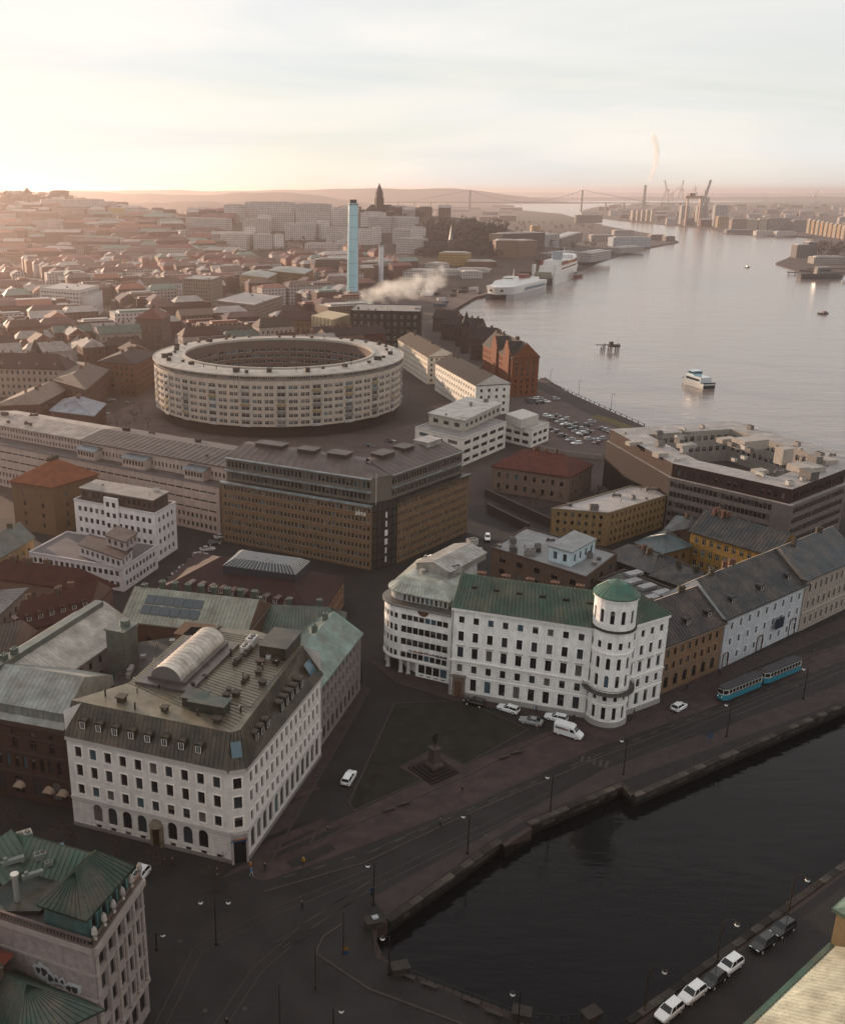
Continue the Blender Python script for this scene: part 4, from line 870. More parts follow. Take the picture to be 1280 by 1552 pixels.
# rounded corner from the front line to the left flank
arc = []; cc = A1 + n_ * 5.0
f0 = math.atan2(-n_.y, -n_.x)
for i in range(9): a_ = f0 - math.pi * 0.62 * i / 8; arc.append(cc + Vector((math.cos(a_), math.sin(a_))) * 5.0)
poly = ccw([A0] + arc + [lb + Vector((-2, 0)), rbk, A0 + n_ * 15.5])
T = Thing('rounded_office', 'white plaster office with rounded corner, open ground floor pillars and glazed attic', 'building', (*A0, 0))
i0 = next(i for i in range(len(poly)) if (poly[i] - A0).length < 0.01); poly = poly[i0:] + poly[:i0]   # starts at A0, CCW
rowsW = [(3.9, 1.4, 1.2, -8, ''), (6.9, 1.6, 1.25, -8, ''), (9.8, 1.6, 1.25, -8, ''), (12.8, 1.3, 1.2, -8, '')]
mb = MB(); n = len(poly)
for i in range(n):
    a, c = poly[i], poly[(i + 1) % n]; Ls = (c - a).length
    if (a - A0).length < 0.01 or (c - A0).length < 0.01:
        if facing(a, c) and Ls > 8: facade(T, mb, a, c, 3.4, h, rowsW, m=0.6, wcol=WT); facade(T, mb, a, c, 0, 3.4, [(1.0, 1.9, 1.4, -4, '')], u0=Ls * 0.42, u1=Ls - 0.8, wcol=WT, skip=()) if False else None; front = (a, c); continue
    if Ls < 4 and facing(a, c): facade(T, mb, a, c, 3.4, h, [(r[0], r[1], min(1.1, Ls * 0.7), -1, '') for r in rowsW], m=0.05, wcol=WT)
    else: mb.poly([q3(a, 3.4), q3(c, 3.4), q3(c, h), q3(a, h)])
a, c = front; ef = (c - a).normalized(); Ls = (c - a).length; ni = Vector((-ef.y, ef.x))
g0 = a + ef * Ls * 0.36
facade(T, mb, g0, c, 0, 3.4, [(0.9, 2.1, 1.5, -4, ''), (0.25, 0.35, 0.9, -4, '')], m=0.5, wcol=WT)
rec = [g0, g0 + ni * 1.2, g0 + ni * 3.0 - ef * 3.5, g0 + ni * 7 - ef * 7, g0 + ni * 12 - ef * 8]
for s_, t_ in zip(rec, rec[1:]): mb.poly([q3(s_, 0), q3(t_, 0), q3(t_, 3.4), q3(s_, 3.4)])
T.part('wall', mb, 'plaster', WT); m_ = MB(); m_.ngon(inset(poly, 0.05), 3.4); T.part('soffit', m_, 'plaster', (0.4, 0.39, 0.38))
for i, p in enumerate([a + ef * 0.6 + ni * 0.5, a + ef * Ls * 0.2 + ni * 0.5] + [arc[3] + (cc - arc[3]) * 0.12, arc[6] + (cc - arc[6]) * 0.12]):
    m_ = MB(); m_.cyl((p.x, p.y, 0), 0.42, 0.42, 3.42, 14); m_.cyl((p.x, p.y, 0), 0.52, 0.52, 0.25, 14); T.part('pillar', m_, 'plaster', (0.6, 0.58, 0.57))
for (a, c) in [front] + [(poly[i], poly[(i + 1) % n]) for i in range(n) if (poly[(i + 1) % n] - poly[i]).length < 4]:
    band(T, a, c, h - 0.1, 0.45, 0.5, (0.30, 0.29, 0.28), name='cornice'); band(T, a, c, 3.3, 0.3, 0.15, TRIMW)
att = inset(poly, 1.4); mb = MB()
for i in range(n):
    a, c = att[i], att[(i + 1) % n]; Ls = (c - a).length
    if facing(a, c) and Ls > 1.0: facade(T, mb, a, c, h, 18.6, [(h + 0.7, 1.5, 0.62, 0.95, '')], m=0.1, frame='white_frame', wcol=(0.45, 0.45, 0.44), name='attic_window')
    else: mb.poly([q3(a, h), q3(c, h), q3(c, 18.6), q3(a, 18.6)])
T.part('attic', mb, 'plaster', (0.45, 0.45, 0.44)); m_ = MB(); m_.loft(inset(poly, -0.3), h + 0.36, att, h + 0.75); T.part('ledge_roof', m_, 'metal_roof', (0.20, 0.19, 0.17))
rp_ = inset(poly, 0.7); rt_ = inset(poly, 4.3); m_ = MB(); m_.loft(rp_, 18.6, rt_, 20.9); m_.ngon(rt_, 20.9); m_.prism(rp_, 18.35, 18.6, cap=False)
for i in range(n): m_.seams(q3(rp_[i], 18.6), q3(rp_[(i + 1) % n], 18.6), q3(rt_[(i + 1) % n], 20.9), q3(rt_[i], 20.9), 0.8)
T.part('roof', m_, 'metal_roof', (0.44, 0.47, 0.42))
q_ = (rt_[0] + rt_[n // 2]) / 2; p1, p2 = G(668, 846, 22.5), G(705, 826, 22.5); ee = (p2 - p1).normalized(); mm = Vector((-ee.y, ee.x)); m_ = MB()
pa, pb = G(655, 862, 22), G(712, 832, 22); ee = (pb - pa).normalized(); mm = Vector((-ee.y, ee.x)); w5 = 4.2
m_.prism([pa - mm * w5, pb - mm * w5, pb + mm * w5, pa + mm * w5], 20.5, 22.2, cap=False)
for s_ in (-1, 1): f_ = (q3(pa + mm * w5 * s_ * 1.08, 22.2), q3(pb + mm * w5 * s_ * 1.08, 22.2), q3(pb, 23.6), q3(pa, 23.6)); m_.poly(f_); m_.seams(*f_, sp=1.2)
m_.poly([q3(pa - mm * w5, 22.2), q3(pa + mm * w5, 22.2), q3(pa, 23.6)]); T.part('roof_lantern', m_, 'metal_roof', (0.42, 0.40, 0.37))
for x, y, k in ((690, 868, 'hvac'), (650, 850, 'duct'), (705, 850, 'hvac'), (720, 838, 'duct'), (640, 868, 'vent'), (698, 842, 'vent'), (715, 826, 'hvac')): unit(T, *at(x, y, 20.9), k, 0.5, 1.1, (0.4, 0.38, 0.35))
a, c = front; ef = (c - a).normalized(); no = Vector((ef.y, -ef.x)) * 0.08; rot = math.atan2(ef.y, ef.x); Ls = (c - a).length
m_ = MB(); m_.cyl((0, 0, 0), 1.3, 1.3, 0.1, 16); half = MB()
pts_ = [(1.3 * math.cos(math.pi * i / 10 + math.pi), 1.3 * math.sin(math.pi * i / 10 + math.pi)) for i in range(11)]; half.poly([(x, -0.05, z) for x, z in pts_], 0); p = a + ef * Ls * 0.47; T.inst('lunette_window', half.mesh('lunette_window', M('brown_frame')), (p.x, p.y, h - 0.15), rot)
marks(T, a + ef * Ls * 0.36 + no, rot, 5.65, 9, 0.36, 0.5, [(0.35, 0.33, 0.4), (0.45, 0.2, 0.05), (0.45, 0.2, 0.05)]); marks(T, a + ef * Ls * 0.62 + no, rot, 5.75, 9, 0.36, 0.45, [(0.2, 0.18, 0.2), (0.45, 0.22, 0.15), (0.2, 0.18, 0.2)]); marks(T, a + ef * Ls * 0.86 + no, rot, 5.65, 7, 0.36, 0.5, [(0.06, 0.04, 0.06)])
# ------------------------------------------------------------------ middle ground
RED = (0.19, 0.055, 0.035); SLATE = (0.075, 0.075, 0.085); BROWNR = (0.10, 0.06, 0.05)
def quick(name, label, poly, h, rows, wcol, roof='flat', rcol=RED, rh=4.0, t=0.25, wmat='plaster', rmat=None, seam=None, frame='dark_frame', z0=0.0, group=None, cat='building', far=False, chim=0, vents=0, seed=1, mats=None, gcol=None, dorm=0, margin=1.0, trim=None):
    poly = ccw(poly); c = min(poly, key=lambda q: q.length)
    T = Thing(name, label, cat, (c.x, c.y, z0), group); T.poly = poly
    if far: T.nw = 300
    rnd = random.Random(seed)
    walls(T, poly, z0, z0 + h, {}, wmat, wcol, default=rows, frame=frame, m=margin); zt = z0 + h
    if roof == 'flat':
        m_ = MB(); m_.ngon(inset(poly, 0.28), zt - 0.35); T.part('roof', m_, rmat or 'felt_roof', rcol)
        pp = MB(); pi = inset(poly, 0.3); pp.loft(inset(poly, -0.12), zt, pi, zt); pp.loft(inset(poly, -0.12), zt - 0.4, inset(poly, -0.12), zt); pp.loft(pi, zt, pi, zt - 0.4); T.part('parapet', pp, 'trim', trim or tuple(min(1, q * 0.8) for q in wcol))
        if vents: scatter_units(T, poly, zt - 0.35, vents, ['vent', 'hvac', 'duct', 'pipe', 'vent'], seed, (0.22, 0.2, 0.19))
    else:
        r, main = roof_quad(T, poly, zt, rh, t if roof == 'hip' else 0.0, rmat or 'tile_roof', rcol, 0.5, seam, gcol or wcol)
        f = max(main, key=lambda q: -((q[0] + q[1]) / 2).xy.length); d0, d1 = f[3], f[2]
        for k in range(chim):
            p = d0.lerp(d1, rnd.uniform(0.08, 0.92)); off = (f[0] - f[3]).xy.normalized() * rnd.uniform(-1.2, 1.2)
            chimney(T, p.x + off.x, p.y + off.y, p.z - 0.9, rnd.choice((0.9, 1.4)), 0.8, 1.9, rnd.choice((0, 0.5)), (0.26 * rnd.uniform(.6, 1.2), 0.14, 0.10))
        for k in range(dorm):
            u = (k + 0.5) / dorm
            for f in main:
                if not facing(f[0].xy, f[1].xy): continue
                e = (f[1] - f[0]).xy.normalized(); p = f[0].lerp(f[1], u).lerp(f[3].lerp(f[2], u), 0.28); dormer(T, p.x, p.y, p.z - 0.2, math.atan2(e.y, e.x), 1.3, 1.2, 2.0, rcol, style='hip')
    return T
ROWS = {}
# ---- Almi office: ochre brick slab with setback top and dark glass corner
z1 = 18.6; q = PG([(335, 730), (564, 768), (602, 760), (711, 719)], z1)
e = (q[1] - q[0]).normalized(); n0 = Vector((-e.y, e.x)); e3 = (q[3] - q[2]).normalized(); n3 = Vector((-e3.y, e3.x))
bk = [q[3] + n3 * 17, None, q[0] + n0 * 17]; cr = e.x * e3.y - e.y * e3.x; t_ = ((bk[0] - bk[2]).x * e3.y - (bk[0] - bk[2]).y * e3.x) / cr; bk[1] = bk[2] + e * t_
poly = q + bk; T = Thing('brick_office', 'long ochre brick office slab with ribbon rows of windows and dark glass corner', 'building', (*q[1], 0)); OC = (0.33, 0.21, 0.12)
mb = MB(); rw = [(0.7 + 2.6 * k, 1.45, 0.78, -40, 'sill') for k in range(7)]; rw2 = [(0.7 + 2.6 * k, 1.45, 0.78, -27, 'sill') for k in range(7)]
def flat(mb, a, c, z0, z1): mb.poly([(a.x, a.y, z0), (c.x, c.y, z0), (c.x, c.y, z1), (a.x, a.y, z1)])
facade(T, mb, q[0], q[1], 0, z1, rw, frame='white_frame', wall='brickwork', wcol=OC, m=0.6)
facade(T, mb, q[2], q[3], 0, z1, rw2, frame='white_frame', wall='brickwork', wcol=OC, m=0.6)
for i in (3, 4, 5, 6): flat(mb, poly[i], poly[(i + 1) % 7], 0, z1)
T.part('wall', mb, 'brickwork', OC); flush_windows(T)
m_ = MB(); flat(m_, q[1], q[2], 0, z1); gp = T.part('corner_glazing', m_, 'corner_glass'); ec = (q[2] - q[1]).normalized(); nc = Vector((ec.y, -ec.x)); Lc = (q[2] - q[1]).length
for k in range(8): a_ = q[1] + nc * 0.05; band(T, q[1], q[2], 2.4 * k, 0.35, 0.15, (0.09, 0.085, 0.07), name='floor_band')
for k in range(6): p = q[1] + ec * (Lc * k / 5) + nc * 0.1; m_ = MB(); m_.box((p.x, p.y, 0), 0.14, 0.14, z1); T.part('mullion', m_, 'plain', (0.08, 0.075, 0.06))
for k in range(6): p = q[1] + ec * Lc * 0.55 + nc * 0.25; m_ = MB(); m_.box((p.x, p.y, 1.6 + 2.6 * k), 0.5 + 0.5 * (k in (2, 3)), 0.08, 1.7, math.atan2(ec.y, ec.x), bot=True); T.part('lift_light_panel', m_, 'white_frame')
tr = MB(); tr.ngon(poly, z1); T.part('terrace', tr, 'felt_roof', (0.05, 0.04, 0.035))
for a, c in ((0, 1), (2, 3)):
    band(T, q[a], q[c], z1 - 0.25, 0.55, 0.7, (0.36, 0.42, 0.45) if a == 0 else (0.12, 0.13, 0.12), name='eaves_band', mat='metal_roof')
up = inset(poly, [2.6, 2.6, 2.6, 0.4, 0.3, 0.3, 0.3]); mb = MB(); zt = 25.4
rwu = [(19.4, 1.6, 0.85, 1.25, ''), (22.7, 1.7, 0.85, 1.25, '')]
for i in range(7):
    a, c = up[i], up[(i + 1) % 7]
    if i in (0, 2): facade(T, mb, a, c, z1, zt, rwu, frame='dark_frame', wcol=(0.25, 0.21, 0.175), m=0.4)
    else: flat(mb, a, c, z1, zt)
T.part('upper_wall', mb, 'plaster', (0.25, 0.21, 0.175)); flush_windows(T)
for a, c in ((0, 1), (2, 3)):
    band(T, up[a], up[c], 21.6, 0.4, 1.1 if a == 0 else 0.5, (0.34, 0.40, 0.43), name='canopy', mat='metal_roof'); band(T, up[a], up[c], zt - 0.2, 0.35, 0.8, (0.34, 0.40, 0.43) if a == 0 else (0.2, 0.22, 0.2), name='eaves_band', mat='metal_roof')
rt_ = inset(up, [8.5, 8, 8.5, 0.6, 3, 3, 0.6]); m_ = MB(); m_.loft(up, zt + 0.15, rt_, 28.0); m_.ngon(rt_, 28.0)
for i in (0, 2): m_.seams((*up[i], zt + .15), (*up[(i + 1) % 7], zt + .15), (*rt_[(i + 1) % 7], 28), (*rt_[i], 28), 2.4, 0.04)
T.part('roof', m_, 'felt_roof', (0.2, 0.135, 0.12))
for x, y, sx, sy in ((412, 676, 9, 4), (468, 684, 5.5, 4), (515, 690, 6, 4.5), (580, 690, 6, 4), (612, 680, 5, 4), (648, 670, 7, 5)):
    g_ = G(x, y, 28); m_ = MB(); m_.box((g_.x, g_.y, 26.6), sx, sy, 2.2, math.atan2(e.y, e.x) if x < 560 else math.atan2(e3.y, e3.x)); m_.box((g_.x, g_.y, 28.8), sx + .7, sy + .7, 0.2, math.atan2(e.y, e.x) if x < 560 else math.atan2(e3.y, e3.x), bot=True); T.part('plant_room', m_, 'felt_roof', (0.13, 0.085, 0.07) if x < 640 else (0.45, 0.42, 0.4))
tm = text_mesh('almi', 2.0, 0.08); tm.materials.append(MATS['plain']); g_ = q[0].lerp(q[1], 0.93) + Vector((e.y, -e.x)) * 0.15; T.inst('sign_letters', tm, (g_.x, g_.y, 15.6), math.atan2(e.y, e.x), (0.8, 0.78, 0.75))
g_ = q[1] + nc * 0.2 + n0 * 2; m_ = MB(); m_.cyl((g_.x, g_.y, z1), 0.09, 0.05, 9, 6); T.part('flagpole', m_, 'steel', (0.6, 0.6, 0.6))
# ---- long cream office beside it
z1 = 15.4; a, c = G(-60, 662, z1), G(332, 738, z1); poly = box4(a, c, 27); CR = (0.52, 0.41, 0.36)
T = Thing('cream_office', 'very long cream rendered office with recessed top storey and three glazed bays', 'building', (*c, 0)); T.nw = 60
mb = MB(); facade(T, mb, a, c, 0, z1, [(1.0, 1.5, 0.9, 1.75, ''), (3.9, 1.5, 0.9, 1.75, ''), (6.8, 0.55, 2.9, 3.2, ''), (9.7, 0.55, 2.9, 3.2, ''), (12.6, 0.55, 2.9, 3.2, '')], frame='brown_frame', wcol=CR)
for i in (1, 2, 3): flat(mb, poly[i], poly[(i + 1) % 4], 0, z1)
T.part('wall', mb, 'plaster', CR); flush_windows(T); m_ = MB(); m_.ngon(poly, z1); T.part('terrace', m_, 'felt_roof', (0.17, 0.14, 0.14)); band(T, a, c, z1 - 0.1, 0.4, 0.3, (0.25, 0.22, 0.22))
e = (c - a).normalized(); inn = Vector((-e.y, e.x)); L = (c - a).length; rot = math.atan2(e.y, e.x)
def sub(u0, u1, v0, v1): return [a + e * u0 + inn * v0, a + e * u1 + inn * v0, a + e * u1 + inn * v1, a + e * u0 + inn * v1]
ulen = (G(125, 690, z1) - a).dot(e)
for u0, u1, v0, zt, rc in ((0, ulen - 1, 7.5, 20.0, (0.42, 0.36, 0.32)), (ulen, L, 5.0, 20.4, (0.16, 0.11, 0.095))):
    p = sub(u0, u1, v0, 26.5); mb = MB(); facade(T, mb, p[0], p[1], z1, zt, [(z1 + 1.2, 1.5, 0.7, 1.5, '')] if u0 else [(z1 + 0.5, 1.2, 0.7, 1.5, ''), (z1 + 2.7, 1.2, .7, 1.5, '')], frame='brown_frame', wcol=CR)
    for i in (1, 2, 3): flat(mb, p[i], p[(i + 1) % 4], z1, zt)
    T.part('upper_wall', mb, 'plaster', CR); flush_windows(T); m_ = MB(); o_ = inset(p, -0.5); mid = [o_[0], o_[1], o_[1].lerp(o_[2], .55), o_[0].lerp(o_[3], .55)]
    m_.poly([q3(o_[0], zt), q3(o_[1], zt), q3(mid[2], zt + 1.6), q3(mid[3], zt + 1.6)]); m_.poly([q3(mid[3], zt + 1.6), q3(mid[2], zt + 1.6), q3(o_[2], zt), q3(o_[3], zt)]); m_.seams(q3(o_[0], zt), q3(o_[1], zt), q3(mid[2], zt + 1.6), q3(mid[3], zt + 1.6), 2.2, .05); m_.prism(o_, zt - 0.3, zt, cap=False)
    T.part('roof', m_, 'felt_roof', rc); scatter_units(T, p, zt + 0.7, 6 if u0 else 5, ['vent', 'hvac', 'duct'], int(u1), (0.14, 0.1, 0.09), rot)
for uu, w_ in ((ulen + 5, 8), (ulen + 0.42 * (L - ulen), 9.5), (ulen + 0.82 * (L - ulen), 7.5)):
    p = sub(uu - w_ / 2, uu + w_ / 2, 1.6, 5.2); mb = MB()
    for i in (3, 0, 1): facade(T, mb, p[i], p[(i + 1) % 4], z1, 18.6, [(z1 + 1.1, 1.5, 0.9, 1.15, '')], frame='brown_frame', wcol=CR, m=0.2) if i == 0 else flat(mb, p[i], p[(i + 1) % 4], z1, 18.6)
    T.part('bay', mb, 'plaster', CR); flush_windows(T); m_ = MB(); o_ = inset(p, -0.4); m_.poly([q3(o_[0], 18.6), q3(o_[1], 18.6), q3(o_[2], 19.4), q3(o_[3], 19.4)]); m_.seams(q3(o_[0], 18.6), q3(o_[1], 18.6), q3(o_[2], 19.4), q3(o_[3], 19.4), 1.0); T.part('bay_roof', m_, 'metal_roof', (0.26, 0.31, 0.36))
# ---- ring shaped apartment building
zT = 27.5; f_, b_ = G(420, 579, zT), G(420, 503, zT); l_, r_ = G(231, 551, zT), G(614.5, 549, zT)
RC = Vector(((l_.x + r_.x) / 2 - 1.6, 0)); RR = (r_ - l_).length / 2 * 1.035; RC.y = (f_.y + b_.y) / 2; RI = RR * 0.76
T = Thing('ring_building', 'huge ring shaped cream apartment building with open round courtyard and flat white roof', 'building', (RC.x, RC.y - RR, 0))
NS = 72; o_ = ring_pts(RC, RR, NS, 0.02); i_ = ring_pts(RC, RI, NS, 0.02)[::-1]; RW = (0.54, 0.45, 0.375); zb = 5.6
sp1 = [(zb + 0.9 + 3.0 * k, 1.6, 3.5, -1, '') for k in range(6)]; sp2 = [(zb + 0.9 + 3.0 * k, 1.6, 1.75, -2, '') for k in range(6)]
mb = MB(); mi_ = MB()
for i in range(NS):
    a, c = o_[i], o_[(i + 1) % NS]
    if facing(a, c): facade(T, mb, a, c, zb, 25.0, sp1 if i % 3 == 0 else sp2, frame='white_frame', m=0.5, wcol=RW)
    else: flat(mb, a, c, zb, 25.0)
T.nw = 300
for i in range(NS):
    a, c = i_[i], i_[(i + 1) % NS]
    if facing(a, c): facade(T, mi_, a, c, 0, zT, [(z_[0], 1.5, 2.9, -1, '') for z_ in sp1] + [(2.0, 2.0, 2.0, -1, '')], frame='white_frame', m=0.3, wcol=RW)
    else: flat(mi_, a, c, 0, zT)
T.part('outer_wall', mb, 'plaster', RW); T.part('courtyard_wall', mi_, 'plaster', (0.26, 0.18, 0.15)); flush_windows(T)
# light spandrel panels, yellow and grey balconies
pan = {}
def panel(l, hh, d):
    if (round(l, 2), hh, d) not in pan: m_ = MB(); m_.box((0, -d / 2 - 0.02, 0), l, d, hh, bot=True); pan[(round(l, 2), hh, d)] = m_.mesh('panel', M('plaster'))
    return pan[(round(l, 2), hh, d)]
for i in range(NS):
    a, c = o_[i], o_[(i + 1) % NS]
    if not facing(a, c): continue
    e = (c - a).normalized(); l = (c - a).length; rot = math.atan2(e.y, e.x); md = (a + c) / 2
    if i % 3 == 1: T.inst('pilaster_strip', panel(0.9, 18.6, 0.2), (a.x, a.y, zb), rot, (0.52, 0.47, 0.41))
    if i % 3 == 0:
        for k in range(6): T.inst('balcony_front', panel(l * 0.8, 0.95, 0.5), (md.x, md.y, zb - 0.1 + 3.0 * k), rot, random.choice([(0.46, 0.42, 0.38), (0.5, 0.46, 0.42), (0.42, 0.32, 0.16), (0.30, 0.28, 0.28)]))
oi = ring_pts(RC, RR - 0.5, NS, 0.02); mb = MB(); T.nw = 300
for i in range(NS):
    a, c = oi[i], oi[(i + 1) % NS]
    if facing(a, c) and i % 5 < 4: facade(T, mb, a, c, 25.0, 27.2, [(25.5, 1.3, 0.7, -5, '')], frame='white_frame', m=0.15, wcol=(0.35, 0.31, 0.28))
    else: flat(mb, a, c, 25, 27.2)
T.part('top_storey', mb, 'plaster', (0.35, 0.31, 0.28)); flush_windows(T)
m_ = MB(); po = ring_pts(RC, RR + 0.5, NS, 0.02); pi = ring_pts(RC, RI - 0.4, NS, 0.02); mid = ring_pts(RC, (RR + RI) / 2, NS, 0.02)
m_.loft(po, 27.2, mid, 28.0); m_.loft(mid, 28.0, pi, 27.6); m_.loft(po, 26.9, po, 27.2); T.part('roof', m_, 'felt_roof', (0.50, 0.45, 0.40))
m_ = MB(); m_.loft(po, 27.2, ring_pts(RC, RR + .5, NS, .02), 27.5); m_.loft(ring_pts(RC, RR + .2, NS, .02), 27.2, ring_pts(RC, RR + .2, NS, .02), 27.5); m_.loft(ring_pts(RC, RR + .5, NS, .02), 27.5, ring_pts(RC, RR + .2, NS, .02), 27.5); T.part('roof_edge', m_, 'trim', (0.5, 0.46, 0.40))
m_ = MB(); p2 = ring_pts(RC, RI + 0.9, NS, .02); m_.loft(pi, 27.3, pi, 28.4); m_.loft(pi, 28.4, p2, 28.4); m_.loft(p2, 28.4, p2, 27.5); T.part('inner_parapet', m_, 'trim', (0.46, 0.42, 0.37))
base = ring_pts(RC, RR - 3.2, 48); mb = MB(); T.nw = 300
for i in range(48):
    a, c = base[i], base[(i + 1) % 48]
    if facing(a, c): facade(T, mb, a, c, 0, zb, [(1.2, 2.6, 3.2, -2, '')], frame='brown_frame', wall='brickwork', m=0.3, wcol=(0.13, 0.07, 0.055))
    else: flat(mb, a, c, 0, zb)
T.part('base_storey', mb, 'brickwork', (0.13, 0.07, 0.055)); flush_windows(T)
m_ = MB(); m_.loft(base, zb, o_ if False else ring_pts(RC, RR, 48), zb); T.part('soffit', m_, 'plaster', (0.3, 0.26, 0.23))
rnd = random.Random(5)
for k in range(40):
    a_ = 2 * math.pi * (k + rnd.uniform(-.3, .3)) / 40; r_ = RI + (RR - RI) * rnd.uniform(0.3, 0.75); kd = rnd.choice(['vent', 'vent', 'hut', 'hvac', 'pipe']); unit(T, RC.x + r_ * math.cos(a_), RC.y + r_ * math.sin(a_), 27.8, kd, a_, {'vent': 1.5, 'hut': .75, 'hvac': 1.0, 'pipe': 1.5}[kd], (0.10, 0.075, 0.065))
# ---- other mid houses
r3 = lambda n, z=1.1, fh=3.1, w_=1.1, hh=1.6, sp=2.6, st='sill': floors(n, z, fh, w_, hh, sp, st)
OB = (0.29, 0.17, 0.09)
quick('brown_block', 'brown rendered block with bright orange tiled hip roof', para(G(17, 729, 15.7), G(80, 738, 15.7), G(148, 718, 15.7)), 15.7, r3(4, 2.0, 3.2, 0.9, 1.5, 5.5), OB, 'hip', (0.36, 0.10, 0.035), 5.5, 0.4, chim=4, seed=4)
T = quick('white_block', 'white five storey office block with brown railed penthouse', para(G(112, 756, 14.6), G(235, 778, 14.6), G(266, 760, 14.6)), 14.6, r3(4, 1.4, 3.3, 1.15, 1.5, 2.0), (0.70, 0.64, 0.63), 'flat', (0.2, 0.13, 0.11), vents=6, seed=6)
p = inset(T.poly, 1.6); mb = MB()
for i in range(4): facade(T, mb, p[i], p[(i + 1) % 4], 14.25, 17.6, [(15.2, 1.6, 1.0, 1.7, '')], frame='brown_frame', wcol=(0.2, 0.13, 0.11), m=.3) if facing(p[i], p[(i + 1) % 4]) else flat(mb, p[i], p[(i + 1) % 4], 14.25, 17.6)
T.part('penthouse', mb, 'plaster', (0.2, 0.13, 0.11)); m_ = MB(); m_.prism(inset(p, -.4), 17.6, 17.9, bot=True); T.part('penthouse_roof', m_, 'felt_roof', (0.38, 0.33, 0.30)); scatter_units(T, p, 17.9, 4, ['hvac', 'vent', 'dish'], 3, (0.4, 0.36, 0.33))
i0 = min(range(4), key=lambda i: ((T.poly[i] + T.poly[(i + 1) % 4]) / 2).length if (T.poly[(i + 1) % 4] - T.poly[i]).length > 15 else 999); a, c = T.poly[i0], T.poly[(i0 + 1) % 4]; e = (c - a).normalized(); p = a.lerp(c, 0.48) - Vector((-e.y, e.x)) * 0.2; m_ = MB(); m_.box((p.x, p.y, 0), 5.0, 0.6, 17.0, math.atan2(e.y, e.x)); st = T.part('stair_tower', m_, 'plaster', (0.70, 0.64, 0.63))
for k in range(5):
    for s_ in (-1.1, 1.1): pw = p + e * s_ + Vector((e.y, -e.x)) * 0.31; m_ = MB(); m_.box((pw.x, pw.y, 1.5 + 3.2 * k), 1.1, 0.06, 1.4, math.atan2(e.y, e.x), bot=True); T.part('stair_window', m_, 'glass_dark', parent=st)
T = quick('white_annex', 'low white annex with stepped penthouse below the white office block', para(G(44, 836, 6.9), G(186, 860, 6.9), G(238, 826, 6.9)), 6.9, r3(2, 1.1, 3.0, 1.15, 1.45, 1.75), (0.66, 0.60, 0.62), 'flat', (0.22, 0.19, 0.2), vents=0)
for (x0, y0, x1, y1, x2, y2, za, zc, col) in ((120, 826, 184, 848, 200, 832, 6.6, 9.6, (0.58, 0.53, 0.53)), (160, 812, 190, 822, 208, 808, 9.6, 12.4, (0.5, 0.42, 0.4))):
    p = para(G(x0, y0, zc), G(x1, y1, zc), G(x2, y2, zc)); mb = MB()
    for i in range(4): facade(T, mb, p[i], p[(i + 1) % 4], za, zc, [(za + .9, 1.4, 1.1, 1.9, '')], wcol=col, m=.3) if facing(p[i], p[(i + 1) % 4]) else flat(mb, p[i], p[(i + 1) % 4], za, zc)
    T.part('penthouse', mb, 'plaster', col); m_ = MB(); m_.prism(inset(p, -.3), zc, zc + .25, bot=True); T.part('penthouse_roof', m_, 'felt_roof', (0.12, 0.05, 0.045))
quick('yellow_house', 'small yellow house with grey green roof beside the white annex', para(G(-40, 838, 8), G(0, 845, 8), G(50, 815, 8)), 8, r3(2), (0.42, 0.29, 0.14), 'gable', (0.17, 0.2, 0.18), 4, chim=2, rmat='metal_roof', seam=1.0)
quick('red_roof_range', 'long range with dark red tiled roof and small rooflights alongside the pale zinc wing', para(G(20, 960, 9), G(130, 930, 9), G(165, 895, 9)), 9, r3(2), (0.30, 0.19, 0.15), 'gable', (0.17, 0.035, 0.025), 5, chim=4, seed=9, dorm=7)
quick('red_roof_range', 'dark red tiled range in front of the white annex', para(G(-30, 872, 8.5), G(120, 893, 8.5), G(170, 888, 8.5)), 8.5, r3(2), (0.33, 0.2, 0.15), 'hip', (0.19, 0.045, 0.03), 4.5, 0.15, chim=5, seed=12)
quick('grey_roof_house', 'cream house with grey metal roof and strip of attic windows beside the dark red range', para(G(-60, 945, 11), G(-2, 930, 11), G(38, 893, 11)), 11, r3(3), (0.38, 0.30, 0.26), 'hip', (0.30, 0.28, 0.28), 2.5, 0.3, rmat='metal_roof', seam=1.2)
quick('brown_gable_house', 'house with brown seamed gable roof beside the pale zinc wing', para(G(-60, 1010, 12), G(15, 990, 12), G(50, 960, 12)), 12, r3(3), (0.33, 0.25, 0.21), 'gable', (0.16, 0.12, 0.10), 5, rmat='metal_roof', seam=.8, chim=1)
# red roof with glass lantern
a, bb, c = G(238, 896, 7.4), G(479, 942, 7.4), G(521, 876, 7.4); T = quick('red_roof_hall', 'broad low hall with dark red hip roof, dormers and long glass skylight', para(a, bb, c), 7.4, r3(2, 1.0, 3.0, 1.1, 1.7, 2.2), (0.36, 0.22, 0.15), 'hip', (0.12, 0.035, 0.028), 6.0, 0.3, chim=3, seed=2)
f = [q for q in hip_faces(inset(T.poly, -.5), 7.4, 6.0, .3)[0] if facing(q[0].xy, q[1].xy)][0]; e = (f[1] - f[0]).xy.normalized()
for k in range(10): p = f[0].lerp(f[1], 0.16 + 0.075 * k).lerp(f[3].lerp(f[2], 0.1 + 0.09 * k), 0.22); dormer(T, p.x, p.y, p.z - .1, math.atan2(e.y, e.x), 1.3, 1.1, 2.2, (0.24, 0.15, 0.13))
sk = PG([(338, 856), (448, 870), (470, 850), (362, 834)], 13.6); m_ = MB(); si = inset(ccw(sk), 2.2); m_.loft(ccw(sk), 13.4, si, 14.8); m_.ngon(si, 14.8); m_.prism(ccw(sk), 11, 13.4, cap=False); s_ = T.part('skylight', m_, 'glass_mid')
